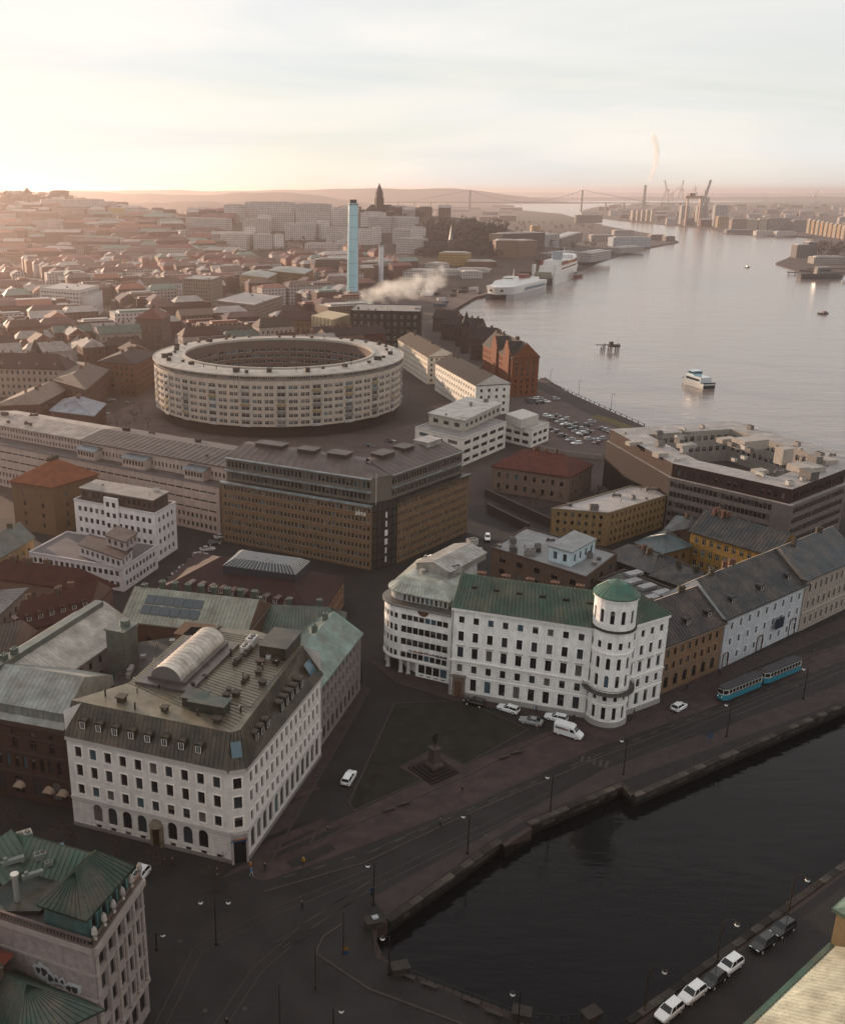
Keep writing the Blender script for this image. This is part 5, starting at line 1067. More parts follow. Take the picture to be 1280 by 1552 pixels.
m_ = MB(); sk = ccw(sk)
for i in range(4): m_.seams(q3(sk[i], 13.42), q3(sk[(i + 1) % 4], 13.42), q3(si[(i + 1) % 4], 14.82), q3(si[i], 14.82), .9, .05)
T.part('glazing_bars', m_, 'white_frame', parent=s_)
# bottom left palace with copper roofs
zp = 20.5; a, c, d = G(-60, 1371, zp), G(141, 1436, zp), G(213, 1331, zp); pol = para(a, c, d)
T = Thing('stone_palace', 'ornate grey stone palace with green copper hip roof and roof balustrade across from the bank', 'building', (*c, 0)); mb = MB(); STN = (0.40, 0.33, 0.31)
i0 = next(i for i in range(4) if (pol[i] - c).length < .01); pol = pol[i0:] + pol[:i0]
facade(T, mb, pol[0], pol[1], 0, zp, [(1.5, 3.4, 1.5, -5, 'arch'), (6.0, 2.4, 1.2, -5, 'trim'), (9.6, 2.4, 1.2, -5, 'trim'), (13.2, 2.4, 1.2, -5, 'trim'), (16.8, 2.2, 1.2, -5, 'arch')], wall='stone', wcol=STN, m=.6)
flat(mb, pol[1], pol[2], 0, zp); flat(mb, pol[2], pol[3], 0, zp); flat(mb, pol[3], pol[0], 0, zp); T.part('wall', mb, 'stone', STN)
e = (pol[1] - pol[0]).normalized(); nrm = Vector((e.y, -e.x)); L = (pol[1] - pol[0]).length; rot = math.atan2(e.y, e.x)
for k in range(6):
    p = pol[0] + e * (0.35 + (L - .7) * k / 5) + nrm * .15; m_ = MB(); m_.lathe((p.x, p.y, 5.4), [(.34, 0), (.34, .4), (.26, .5), (.24, 13.6), (.36, 13.9), (.36, 14.4)], 10); T.part('column', m_, 'stone', (0.45, 0.38, 0.35))
    m_ = MB(); m_.lathe((p.x, p.y, zp + .9), [(.3, 0), (.15, .3), (.38, .8), (.3, 1.3), (.08, 1.7)], 8); T.part('finial', m_, 'stone', (0.45, 0.4, 0.37))
for z_, hh, pr_ in ((5.0, .45, .4), (9.0, .3, .25), (12.7, .3, .25), (16.3, .3, .3), (zp - .8, .8, .7)): band(T, pol[0], pol[1], z_, hh, pr_, (0.42, 0.35, 0.32)); band(T, pol[3], pol[0], z_, hh, pr_ * .5, (0.42, 0.35, 0.32))
m_ = MB(); m_.ngon(pol, zp - .02); T.part('roof_terrace', m_, 'felt_roof', (0.07, 0.06, 0.055))
for (s_, t_) in ((pol[3], pol[0]), (pol[0], pol[1])):
    band(T, s_, t_, zp, .25, .25, (0.24, 0.17, 0.15), name='balustrade_base'); band(T, s_, t_, zp + .95, .18, .25, (0.24, 0.17, 0.15), name='handrail'); l_ = (t_ - s_).length; ee = (t_ - s_).normalized()
    bm_ = MB(); bm_.lathe((0, 0, 0), [(.09, 0), (.14, .25), (.06, .55), (.1, .7)], 6); bm_ = bm_.mesh('baluster', M('stone'))
    for k in range(int(l_ / .45)): p = s_ + ee * (.2 + .45 * k); T.inst('baluster', bm_, (p.x + ee.y * .1, p.y - ee.x * .1, zp + .25), 0, (0.25, 0.18, 0.15))
hp = PG([(59, 1371), (131, 1394), (202, 1313), (139, 1294)], 24); hp = ccw(hp); hb = inset(hp, .35); mb = MB()
for i in range(4): facade(T, mb, hb[i], hb[(i + 1) % 4], zp, 24, [(21.3, 1.8, 1.0, -4, 'trim')], wall='metal_roof', wcol=(0.13, 0.27, 0.26), m=.4) if facing(hb[i], hb[(i + 1) % 4]) and (hb[(i + 1) % 4] - hb[i]).x * (hb[(i + 1) % 4] - hb[i]).y > 0 and (hb[(i + 1) % 4] - hb[i]).length > 8 else flat(mb, hb[i], hb[(i + 1) % 4], zp, 24)
T.part('attic', mb, 'metal_roof', (0.13, 0.27, 0.26)); o, mn = roof_quad(T, hb, 24, 3.4, .3, 'metal_roof', (0.055, 0.12, 0.085), .5, .7)
# far roof range along the left and parapet gutter
lf = ccw(PG([(-70, 1370), (20, 1260), (140, 1292), (60, 1370)], 22)); lw = MB(); lw.prism(lf, zp - .01, 21.0); T.part('roof_well', lw, 'metal_roof', (0.05, 0.085, 0.07))
rg = PG([(-30, 1290), (18, 1258)], 24.5); e_ = (rg[1] - rg[0]).normalized(); n_ = Vector((-e_.y, e_.x)); m_ = MB()
for s_ in (-1, 1): f_ = (q3(rg[0] + n_ * 3.5 * s_, 21), q3(rg[1] + n_ * 3.5 * s_, 21), q3(rg[1], 24.6), q3(rg[0], 24.6)); m_.poly(f_); m_.seams(*f_, sp=.7)
m_.poly([q3(rg[1] - n_ * 3.5, 21), q3(rg[1] + n_ * 3.5, 21), q3(rg[1], 24.6)]); T.part('ridge_roof', m_, 'metal_roof', (0.11, 0.20, 0.15))
rg = PG([(22, 1262), (137, 1294)], 23.6); e_ = (rg[1] - rg[0]).normalized(); n_ = Vector((-e_.y, e_.x)); m_ = MB()
for s_ in (-1, 1): f_ = (q3(rg[0] + n_ * 3.0 * s_, 21), q3(rg[1] + n_ * 3.0 * s_, 21), q3(rg[1], 23.6), q3(rg[0], 23.6)); m_.poly(f_); m_.seams(*f_, sp=.7)
T.part('ridge_roof', m_, 'metal_roof', (0.09, 0.19, 0.14))
for x, y, k, s_ in ((38, 1275, 'hvac', .8), (62, 1302, 'hvac', .6), (75, 1312, 'hvac', .4), (88, 1288, 'sky', 1.4), (20, 1310, 'duct', .8), (50, 1330, 'duct', .7)): unit(T, *at(x, y, 22), k, .5, s_ * 1.1, (0.28, 0.3, 0.28))
g_ = G(27, 1365, 21); m_ = MB(); m_.cyl((g_.x, g_.y, 21), .35, .35, 3.4, 12); m_.cyl((g_.x, g_.y, 24.4), .5, .5, .4, 12); T.part('flue', m_, 'steel', (0.5, 0.5, 0.48))
# graffiti tag on the gable side
e_ = (pol[0] - pol[3]).normalized(); nn_ = Vector((e_.y, -e_.x)); m_ = MB()
for k in range(7):
    u = (pol[0] - pol[3]).length - 8.0 + k * .82; z_ = 14.6 - .2 * k + .25 * math.sin(k * 2.1); rr = .62 + .2 * math.sin(k * 1.3)
    for sc_, off, mi in ((1.15, .02, 0), (.55, .035, 1)):
        pts_ = []
        for i in range(9):
            t = 2 * math.pi * i / 9; q_ = rr * sc_ * (1 + .25 * math.sin(3 * t + k)); p = pol[3] + e_ * (u + q_ * math.cos(t)) + nn_ * (off + .003 * k); pts_.append((p.x, p.y, z_ + q_ * 1.3 * math.sin(t)))
        m_.poly(pts_, mi)
T.part('graffiti', m_, M('plain', 'kerb_stone'), (0.5, 0.51, 0.53), kind='stuff')
quick('copper_roof_house', 'lower house with green copper hip roof and brick chimney below the stone palace', para(G(-90, 1530, 12), G(20, 1590, 12), G(146, 1530, 12)), 12, r3(3), (0.33, 0.28, 0.26), 'hip', (0.085, 0.165, 0.135), 4.5, .35, rmat='metal_roof', seam=.8, chim=1)
# bottom right house, sunlight put into the pale front slope of its copper roof
zr = 21; a, c = G(1130, 1560, zr), G(1262, 1434, zr); e = (c - a).normalized(); inn = Vector((e.y, -e.x)); a = a - e * 14; T = Thing('copper_eaves_house', 'quayside house with green seamed copper roof, one slope coloured sunlit, opposite the parked cars', 'building', (*c, 0))
P8 = lambda u, v: c - e * u + inn * v
m_ = MB(); pl = [P8(0, 1), P8(40, 1), P8(40, 22), P8(0, 22)]; m_.prism(ccw(pl), 0, zr - .3); T.part('wall', m_, 'plaster', (0.42, 0.28, 0.14))
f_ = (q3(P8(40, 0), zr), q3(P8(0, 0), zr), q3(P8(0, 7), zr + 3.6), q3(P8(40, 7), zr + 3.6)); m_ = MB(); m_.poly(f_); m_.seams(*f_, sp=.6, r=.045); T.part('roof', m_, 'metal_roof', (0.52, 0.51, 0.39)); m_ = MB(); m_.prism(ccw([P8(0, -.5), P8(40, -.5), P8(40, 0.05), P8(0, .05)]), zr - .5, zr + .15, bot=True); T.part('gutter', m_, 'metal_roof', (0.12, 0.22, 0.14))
m_ = MB(); m_.prism(ccw([P8(0, 7), P8(40, 7), P8(40, 8.2), P8(0, 8.2)]), zr - .2, zr + 3.7); T.part('ridge_gutter', m_, 'metal_roof', (0.10, 0.09, 0.085))
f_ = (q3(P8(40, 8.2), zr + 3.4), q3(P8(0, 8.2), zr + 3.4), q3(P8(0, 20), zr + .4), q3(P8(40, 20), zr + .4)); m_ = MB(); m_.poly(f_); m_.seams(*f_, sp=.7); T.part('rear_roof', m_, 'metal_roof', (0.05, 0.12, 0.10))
g_ = P8(-4.2, 5.6); m_ = MB(); rot = math.atan2(e.y, e.x); m_.box((g_.x, g_.y, 0), 8, 12, zr + 4.2, rot); T.part('pavilion', m_, 'plaster', (0.45, 0.30, 0.15))
m_ = MB(); m_.box((g_.x, g_.y, zr + 4.2), 8.8, 12.8, .5, rot, bot=True); p4 = [(g_.x + (x * math.cos(rot) - y * math.sin(rot)), g_.y + (x * math.sin(rot) + y * math.cos(rot))) for x, y in ((-4.2, -6.2), (4.2, -6.2), (4.2, 6.2), (-4.2, 6.2))]; p5 = [(g_.x + (x - g_.x) * .3, g_.y + (y - g_.y) * .3) for x, y in p4]; m_.loft(p4, zr + 4.7, p5, zr + 6.6); T.part('pavilion_roof', m_, 'metal_roof', (0.22, 0.33, 0.24))
# quay street houses right of the turret building
a, c = G(1003, 981, 11.3), G(1097, 944, 11.3)
T = quick('orange_house', 'orange plastered house with brown stone ground floor and slate roof next to the turret building', box4(a, c, 15), 11.3, [(5.2, 1.7, 1.0, -8, 'sill trim'), (8.3, 1.7, 1.0, -8, 'sill trim'), (1.0, 2.7, 1.5, -6, 'arch')], (0.34, 0.21, 0.13), 'gable', (0.085, 0.07, 0.08), 6.2, rmat='metal_roof', seam=.9, dorm=3, chim=2); band(T, a, c, 0, 4.3, .1, (0.17, 0.115, 0.1), name='stone_base', mat='stone') if False else band(T, a, c, 4.4, .4, .25, (0.3, 0.2, 0.15)); band(T, a, c, 10.8, .5, .4, (0.5, 0.43, 0.37), name='cornice')
a, c = G(1100, 938, 12.1), G(1222, 885, 12.1)
T = quick('grey_white_house', 'long pale grey rendered house with dark slate roof and blue banner', box4(a, c, 16), 12.1, [(1.2, 1.7, 1.0, -9, 'trim'), (5.0, 1.8, 1.0, -9, 'trim'), (8.8, 1.8, 1.0, -9, 'trim')], (0.5, 0.52, 0.55), 'gable', (0.07, 0.085, 0.10), 6.8, rmat='metal_roof', seam=.9, chim=4, dorm=3, seed=7); band(T, a, c, 11.6, .5, .4, (0.4, 0.41, 0.42), name='cornice')
e = (c - a).normalized(); rot = math.atan2(e.y, e.x); nrm = Vector((e.y, -e.x)); L = (c - a).length
for u, w_, hh in ((1.6, 2.0, 3.6), (L * .46, 2.2, 3.9), (L - 4, 2.6, 4.4)): p = a + e * u + nrm * .06; T.inst('arched_gate', win_mesh(w_, hh, 'arch', 'brown_frame', 'glass_dark', 'brown_frame'), (p.x + nrm.x * .2, p.y + nrm.y * .2, 0), rot)
p = a + e * (L * .62) + nrm * .9; m_ = MB(); m_.tube((p.x - nrm.x, p.y - nrm.y, 6.3), (p.x + nrm.x * .4, p.y + nrm.y * .4, 7.6), .05); fl_ = T.part('flagpole', m_, 'steel', (.5, .5, .5))
m_ = MB(); m_.box((p.x + e.x * 1, p.y + e.y * 1, 4.2), 3.6, .06, 2.6, rot, bot=True); T.part('banner', m_, 'plain', (0.03, 0.07, 0.14), parent=fl_)
a, c = G(1222, 879, 13.4), G(1300, 845, 13.4)
T = quick('cream_house', 'cream classical house with blue grey metal roof at the end of the quay street', box4(a, c, 15), 13.4, [(1.4, 2.0, 1.05, -9, 'trim'), (5.6, 2.0, 1.05, -9, 'sill trim'), (9.8, 2.0, 1.05, -9, 'sill trim')], (0.42, 0.36, 0.31), 'gable', (0.10, 0.135, 0.16), 6.2, rmat='metal_roof', seam=1.0, chim=2); band(T, a, c, 12.9, .5, .4, (0.5, 0.44, 0.38), name='cornice'); band(T, a, c, 4.6, .3, .2, (0.5, 0.44, 0.38))
# courtyard houses behind
a, c = G(1046, 805, 10.8), G(1172, 843, 10.8)
quick('yellow_court_house', 'deep yellow courtyard house with slate roof', box4(a, c, 13), 10.8, [(1.2, 1.8, 1.1, -10, 'sill'), (4.6, 1.8, 1.1, -10, 'sill'), (7.9, 1.7, 1.1, -10, 'sill')], (0.44, 0.26, 0.07), 'gable', (0.075, 0.09, 0.105), 5.0, rmat='metal_roof', seam=1.0, chim=5, seed=3, frame='white_frame')
quick('pyramid_roof_house', 'low ochre house with blue grey pyramid roof', PG([(964, 822), (1004, 838), (1046, 827), (1009, 803)], 7.5), 7.5, r3(2, 1.0, 3.2, 1.0, 1.6, 3), (0.32, 0.2, 0.09), 'hip', (0.12, 0.19, 0.22), 2.4, .45, rmat='metal_roof', seam=.9)
quick('ochre_office', 'ochre brick four storey office with white flat roof', para(G(836, 770, 10.5), G(922, 777, 10.5), G(1036, 742, 10.5)), 10.5, r3(4, .9, 2.45, .8, 1.2, 2.0, 'sill'), (0.40, 0.26, 0.12), 'flat', (0.48, 0.44, 0.43), wmat='brickwork', vents=8, seed=8, trim=(0.3, 0.24, 0.17))
T = quick('brown_flats', 'brown rendered flats with cluttered flat roof and pale blue penthouse', para(G(745, 829, 11), G(888, 874, 11), G(935, 838, 11)), 11, [(1.2, 1.5, 1.8, 4.6, ''), (4.3, 1.5, 1.8, 4.6, ''), (7.6, 1.5, 1.8, 4.6, 'sill')], (0.24, 0.155, 0.115), 'flat', (0.34, 0.34, 0.35), vents=16, seed=21)
p = ccw(PG([(832, 828), (866, 838), (902, 818), (870, 806)], 14.5)); mb = MB()
for i in range(4): facade(T, mb, p[i], p[(i + 1) % 4], 10.7, 14.5, [(11.6, 2.0, 1.1, 2.6, '')], wcol=(0.5, 0.62, 0.66), m=.5) if facing(p[i], p[(i + 1) % 4]) else flat(mb, p[i], p[(i + 1) % 4], 10.7, 14.5)
T.part('penthouse', mb, 'plaster', (0.52, 0.63, 0.67)); m_ = MB(); m_.prism(inset(p, -.3), 14.5, 14.8, bot=True); T.part('penthouse_roof', m_, 'felt_roof', (0.35, 0.36, 0.37))
for i, (px, h_, col, nm, lab) in enumerate((([(915, 842), (985, 868), (1030, 850), (960, 826)], 7, (0.12, 0.12, 0.135), 'yard_house', 'low yard house with dark grey roof behind the turret building'), ([(985, 872), (1060, 898), (1092, 880), (1035, 852)], 8, (0.07, 0.08, 0.095), 'yard_house', 'low yard house with black slate roof beside the grey white house'), ([(1005, 806), (1040, 800), (1060, 790), (1030, 782)], 7, (0.2, 0.22, 0.24), 'yard_house', 'low yard house with pale metal roof below the dark brick office'))):
    quick(nm, lab, PG(px, h_), h_, r3(2, 1, 3, 1, 1.5, 3.2), (0.22, 0.17, 0.15), 'hip', col, 2.6, .2, rmat='metal_roof', seam=1.0, chim=2, seed=i)
T = quick('flat_roof_annex', 'low annex with patchwork of white rooflights behind the turret roof', PG([(905, 878), (1000, 925), (1050, 905), (945, 862)], 9), 9, r3(2), (0.2, 0.15, 0.13), 'flat', (0.10, 0.085, 0.085))
for x, y in ((958, 880), (980, 888), (1003, 897), (960, 862 + 6), (1020, 906), (985, 905)): g_ = G(x, y, 9.2); m_ = MB(); m_.box((g_.x, g_.y, 8.65), 4.6, 2.2, .7, .5); T.part('rooflight_box', m_, 'felt_roof', (0.42, 0.42, 0.44))
# red roofed school, white terraced offices, apartment slabs, warehouse
quick('tiled_school', 'stone coloured school with red tiled hip roof by the car park', para(G(746, 706, 9.2), G(863, 723, 9.2), G(897, 704, 9.2)), 9.2, r3(2, 1.6, 3.9, 1.2, 1.9, 3.1, 'sill trim'), (0.30, 0.21, 0.17), 'hip', (0.24, 0.055, 0.03), 5.0, .25, chim=4, seed=5)
T = quick('terraced_office', 'white terraced office with red brown window bands and stepped roof', para(G(629, 647, 11), G(700, 665, 11), G(767, 639, 11)), 11, r3(3, 1.2, 3.4, 5.0, 1.5, 6.0, ''), (0.68, 0.63, 0.57), 'flat', (0.35, 0.33, 0.33), frame='brown_frame', vents=0)
p = para(G(650, 627, 15), G(703, 638, 15), G(759, 612, 15)); mb = MB()
for i in range(4): facade(T, mb, p[i], p[(i + 1) % 4], 10.6, 15, [(12, 1.6, 2.6, 4.4, '')], frame='brown_frame', wcol=(0.5, 0.46, 0.4), m=.8) if facing(p[i], p[(i + 1) % 4]) else flat(mb, p[i], p[(i + 1) % 4], 10.6, 15)
T.part('upper_storey', mb, 'plaster', (0.5, 0.46, 0.4)); m_ = MB(); m_.prism(inset(p, -.5), 15, 15.4, bot=True); T.part('upper_roof', m_, 'felt_roof', (0.55, 0.5, 0.46)); scatter_units(T, p, 15.4, 6, ['hvac', 'duct', 'vent'], 5, (0.4, 0.38, 0.36))
T = quick('small_white_office', 'small white office with stepped flat roof in front of the car park', para(G(762, 640, 8), G(806, 650, 8), G(832, 640, 8)), 8, r3(2, 1.1, 3.2, 3.2, 1.5, 4.2, ''), (0.68, 0.64, 0.59), 'flat', (0.5, 0.47, 0.44), frame='brown_frame')
p = para(G(766, 627, 11.5), G(790, 636, 11.5), G(816, 628, 11.5)); m_ = MB(); m_.prism(p, 7.7, 11.5); T.part('upper_storey', m_, 'plaster', (0.56, 0.52, 0.48))
quick('white_gable_flats', 'white apartment slab with dark brown pitched roof and balconies on its lit side', para(G(660, 550, 14.5), G(721, 584, 14.5), G(773, 581, 14.5)), 14.5, r3(4, 1.4, 3.2, 1.3, 1.5, 3.4), (0.68, 0.65, 0.6), 'gable', (0.075, 0.045, 0.04), 4.5, chim=3, gcol=(0.56, 0.54, 0.5))
quick('cream_gable_flats', 'cream apartment slab with brown pitched roof beside the ring building', para(G(603, 514, 15), G(648, 541, 15), G(690, 538, 15)), 15, r3(5, 1.4, 2.8, 1.2, 1.4, 2.9), (0.66, 0.6, 0.51), 'gable', (0.16, 0.10, 0.06), 4.0, far=True, chim=2)
WB = (0.36, 0.115, 0.05); T = quick('brick_warehouse', 'tall red brick warehouse with steep cross gables on the river quay', para(G(732, 522, 20), G(776, 543, 20), G(817, 541, 20)), 20, r3(6, 1.4, 3.0, .9, 1.7, 3.2), WB, 'gable', (0.12, 0.095, 0.08), 7.5, wmat='brickwork', far=True, gcol=WB, chim=6)
i0 = max(range(4), key=lambda i: (T.poly[(i + 1) % 4] - T.poly[i]).length if facing(T.poly[i], T.poly[(i + 1) % 4]) else 0); a, c = T.poly[i0], T.poly[(i0 + 1) % 4]; e = (c - a).normalized(); inn = Vector((-e.y, e.x)); L = (c - a).length
for u in (.45, .86):
    p = a + e * L * u; m_ = MB(); w5 = 4.2; q = [p - e * w5 - inn * 1.0, p + e * w5 - inn * 1.0, p + e * w5 + inn * 4, p - e * w5 + inn * 4]; m_.prism(q, 0, 22, cap=False)
    for k in range(3): v, zz = w5 * (1 - k * .33), 22 + 2.0 * k; m_.prism([p - e * v - inn * 1.0, p + e * v - inn * 1.0, p + e * v - inn * .4, p - e * v - inn * .4], zz - .01 * k, zz + 2.0)
    T.part('cross_gable', m_, 'brickwork', WB); m_ = MB(); pk = 28.2
    for s_ in (-1, 1): m_.poly([q3(p + e * w5 * s_ - inn * .6, 22), q3(p - inn * .6, pk - .6), q3(p + inn * 7, pk - .6), q3(p + e * w5 * s_ + inn * 5, 22)])
    T.part('gable_roof', m_, 'tile_roof', (0.10, 0.08, 0.07))
# small spires and dark gabled houses left of the warehouse
for i, (x, y, w_, d_, hh, rh) in enumerate(((690, 515, 16, 14, 12, 7), (712, 535, 15, 12, 13, 7), (668, 505, 14, 12, 11, 6), (655, 492, 18, 12, 10, 6))):
    g_ = G(x, y + 10, 0); quick('gabled_house', ['dark red gabled house with steep roof near the river bend', 'dark gabled house with steep roof beside the brick warehouse', 'low brown gabled house behind the cream apartment slab', 'long brown gabled shed behind the power station'][i], box4(g_, g_ + Vector((w_ * .85, -w_ * .5)), d_), hh, r3(3, 1.2, 3.2, 1, 1.6, 3), (0.17, 0.09, 0.07), 'gable', (0.09, 0.05, 0.045), rh, far=True, chim=2, seed=i)
g_ = G(704, 535); T = Thing('spire_tower', 'small brick tower with pointed dark spire by the river bend', 'tower', (*g_, 0)); m_ = MB(); m_.cyl((g_.x, g_.y, 0), 3, 3, 18, 8); T.part('wall', m_, 'brickwork', (0.17, 0.09, 0.07)); m_ = MB(); m_.cyl((g_.x, g_.y, 18), 3.6, .05, 9, 8); T.part('spire', m_, 'tile_roof', (0.06, 0.04, 0.04))
# dark brick harbour office with inner court
zl = 16.3; P0, P1, P2, P3, P4, P5 = G(918, 668, zl), G(1014, 724, zl), G(1199, 767, zl), G(1282, 734, zl), G(1277, 706, zl), G(1112, 655, zl)
poly = ccw([P0, P1, P2, P3, P4, P5]); T = Thing('harbour_office', 'large dark brick harbour office with pale window bands and roofed inner court', 'building', (*P2, 0)); DB = (0.13, 0.065, 0.055); GB = (0.27, 0.225, 0.21)
i0 = next(i for i in range(6) if (poly[i] - P0).length < .01); poly = poly[i0:] + poly[:i0]; mb = MB(); m2 = MB()
bandrow = [(1.2 + 3.1 * k, 1.7, 1.12, 1.25, '') for k in range(5)]
flat(m2, poly[0], poly[1], 0, zl); facade(T, mb, poly[1], poly[2], 0, zl, bandrow, frame='brown_frame', wcol=GB, u1=(poly[2] - poly[1]).length - 5.5, u0=.4); facade(T, mb, poly[2], poly[3], 0, zl, bandrow, frame='brown_frame', wcol=GB)
for i in (3, 4, 5): flat(mb, poly[i], poly[(i + 1) % 6], 0, zl)
T.part('wall', mb, 'plaster', GB); T.part('side_wall', m2, 'brickwork', (0.08, 0.04, 0.034)); flush_windows(T)  # side wall brick darkened to hold the shade of its neighbours
court = [poly[0].lerp(poly[4], .27), poly[1].lerp(poly[4], .33), poly[2].lerp(poly[4], .42), poly[3].lerp(poly[5], .36), poly[4].lerp(poly[1], .28), poly[5].lerp(poly[1], .28)]; court = inset(poly, 10.5)
u2 = inset(poly, [1.0, 1.3, 1.3, .6, .6, .6]); zt = 20.6; mb = MB()
for i in (1, 2): facade(T, mb, u2[i], u2[(i + 1) % 6], zl, zt, [(17.3, 1.7, 1.0, 1.9, '')], frame='brown_frame', wall='brickwork', wcol=DB)
for i in (0, 3, 4, 5): flat(mb, u2[i], u2[(i + 1) % 6], zl, zt)
T.part('upper_wall', mb, 'brickwork', DB); flush_windows(T)
m_ = MB(); m_.loft(u2, zt, court, zt - .1); m_.loft(poly, zl, u2, zl + .02); T.part('roof', m_, 'felt_roof', (0.42, 0.385, 0.37))
mb = MB(); cw = court[::-1]; T.nw = 300
for i in range(6): facade(T, mb, cw[i], cw[(i + 1) % 6], 9, zt - .1, [(16.8, 1.8, 1.6, 2.6, ''), (12.8, 1.8, 1.6, 2.6, '')], frame='white_frame', wcol=(0.4, 0.36, 0.32), m=.5)
T.part('court_wall', mb, 'plaster', (0.4, 0.36, 0.32)); flush_windows(T); m_ = MB(); m_.ngon(court, 9.0); T.part('court_roof', m_, 'felt_roof', (0.14, 0.11, 0.10))
scatter_units(T, poly, zt, 30, ['hvac', 'duct', 'vent', 'hut'], 9, (0.35, 0.32, 0.3), .3, 3)
for x, y, sx, sy, sz in ((1040, 676, 6, 3, 1.2), (1000, 690, 4, 3, 1.5), (960, 672, 5, 2.5, 1.2), (1100, 668, 6, 3, 1.5), (1150, 715, 4, 3, 1.2), (1250, 700, 5, 5, 1.6), (1135, 676, 10, 6, 3), (1185, 700, 4, 3.5, 5), (1220, 712, 8, 7, 2)): g_ = G(x, y, zt); m_ = MB(); m_.box((g_.x, g_.y, zt - .5), sx, sy, sz, .35); T.part('plant_room', m_, 'plaster', (0.45, 0.4, 0.36))
# ------------------------------------------------------------------ background city
USED = []                       # footprints already taken (plan circles)
for o in list(COL.objects):
    if o.type == 'EMPTY' and o.get('category') == 'building': pass
def col_var(c, rnd, k=.2): f = rnd.uniform(1 - k, 1 + k); return tuple(min(.9, q * f) for q in c)
def r_(n, w_=1.2, hh=1.6, sp=2.9, fh=3.1): return floors(n, 1.2, fh, w_, hh, sp, '')
# named houses of the left middle ground
quick('corner_palace', 'cream corner palace with dark red mansard roof and pointed turret', box4(G(-70, 556, 15), G(100, 560, 15), 16), 15, r_(4, 1.3, 1.8, 2.8, 3.6), (0.44, 0.34, 0.28), 'hip', (0.12, 0.035, 0.03), 6.5, .12, chim=8, far=True, dorm=6, seed=31)
g_ = G(60, 592); T = Thing('corner_turret', 'pointed brick turret at the corner of the cream palace', 'tower', (*g_, 0)); m_ = MB(); m_.cyl((g_.x, g_.y, 0), 3.4, 3.4, 19, 12); T.part('wall', m_, 'plaster', (0.44, 0.34, 0.28)); m_ = MB(); m_.cyl((g_.x, g_.y, 19), 4, .1, 8, 12); T.part('spire', m_, 'tile_roof', (0.12, 0.035, 0.03))
quick('orange_block', 'orange brick apartment block with brown mansard beside the ring building', para(G(148, 548, 17), G(205, 552, 17), G(238, 535, 17)), 17, r_(5, 1.1, 1.6, 2.6), (0.30, 0.12, 0.06), 'hip', (0.10, 0.04, 0.03), 3.5, .25, chim=6, far=True, wmat='brickwork', seed=32)
quick('brown_terrace', 'brown brick terrace with pale wedge shaped roof', para(G(78, 575, 14), G(130, 590, 14), G(165, 560, 14)), 14, r_(4), (0.24, 0.11, 0.075), 'hip', (0.2, 0.14, 0.11), 3, .2, chim=4, far=True, wmat='brickwork', seed=33)
quick('brown_terrace', 'long red brown terrace behind the cream office roof', para(G(-10, 615, 11), G(60, 612, 11), G(120, 580, 11)), 11, r_(3), (0.24, 0.10, 0.07), 'hip', (0.28, 0.2, 0.16), 3, .2, chim=4, far=True, seed=34)
quick('blue_roof_house', 'red brown house with pale blue metal hip roof beside the ring yard', para(G(76, 622, 9), G(142, 630, 9), G(160, 612, 9)), 9, r_(2), (0.22, 0.09, 0.06), 'hip', (0.32, 0.35, 0.42), 4, .3, rmat='metal_roof', seam=1.2, chim=2, far=True, seed=35)
quick('red_roof_block', 'grey brown block with bright red tiled roof behind the ring building', para(G(206, 482, 20), G(245, 484, 20), G(258, 476, 20)), 20, r_(5, .9, 1.4, 4), (0.24, 0.15, 0.12), 'hip', (0.26, 0.055, 0.035), 6, .35, chim=4, far=True, seed=36)
quick('white_terraces', 'white modern office with stacked terraces in the old town', para(G(60, 436, 22), G(120, 440, 22), G(150, 432, 22)), 22, r_(6, 2.4, 1.2, 3.2, 3.4), (0.56, 0.52, 0.5), 'flat', (0.45, 0.42, 0.4), far=True, seed=37, vents=5)
quick('white_low_office', 'white office with blank lower wall in front of the stacked terraces', para(G(104, 446, 18), G(146, 447, 18), G(155, 440, 18)), 18, r_(3, 1, 1.4, 2.2), (0.60, 0.57, 0.56), 'flat', (0.3, 0.3, 0.28), far=True, seed=38)
quick('tall_tower_block', 'tall grey beige office block with dense window grid', para(G(276, 422, 28), G(320, 424, 28), G(337, 418, 28)), 28, r_(9, 1.1, 1.5, 2.4, 3.05), (0.34, 0.27, 0.21), 'flat', (0.35, 0.31, 0.29), far=True, seed=39, vents=4)
quick('beige_low_block', 'beige low office block with pale flat roof behind the ring building', para(G(325, 455, 15), G(385, 462, 15), G(428, 448, 15)), 15, r_(5, 1.1, 1.4, 2.2, 2.8), (0.36, 0.28, 0.22), 'flat', (0.46, 0.40, 0.38), far=True, seed=40, vents=5)
quick('white_row_house', 'white row with tall windows beside the tall grey beige block', box4(G(220, 432, 18), G(276, 428, 18), 16), 18, r_(4, 1.3, 2.2, 2.6, 4), (0.52, 0.47, 0.48), 'gable', (0.2, 0.12, 0.1), 5, far=True, seed=41)
for i, (x0, x1, y) in enumerate(((365, 420, 416), (405, 475, 410))):
    quick('ochre_court', ['ochre office court with copper green roof, lower wing', 'ochre office court with copper green roof, upper wing'][i], para(G(x0, y, 20), G(x1 - 14, y + 5, 20), G(x1, y - 2, 20)), 20, r_(6, 1.6, 1.4, 2.8), (0.36, 0.22, 0.10), 'hip', (0.16, 0.21, 0.17), 3, .3, far=True, rmat='metal_roof', seed=42 + i, vents=0)
quick('white_villa', 'small white villa with pale roof behind the red roofed block', box4(G(258, 486, 7), G(298, 484, 7), 14), 7, r_(2), (0.5, 0.46, 0.45), 'hip', (0.28, 0.27, 0.27), 3, .3, far=True, seed=44)
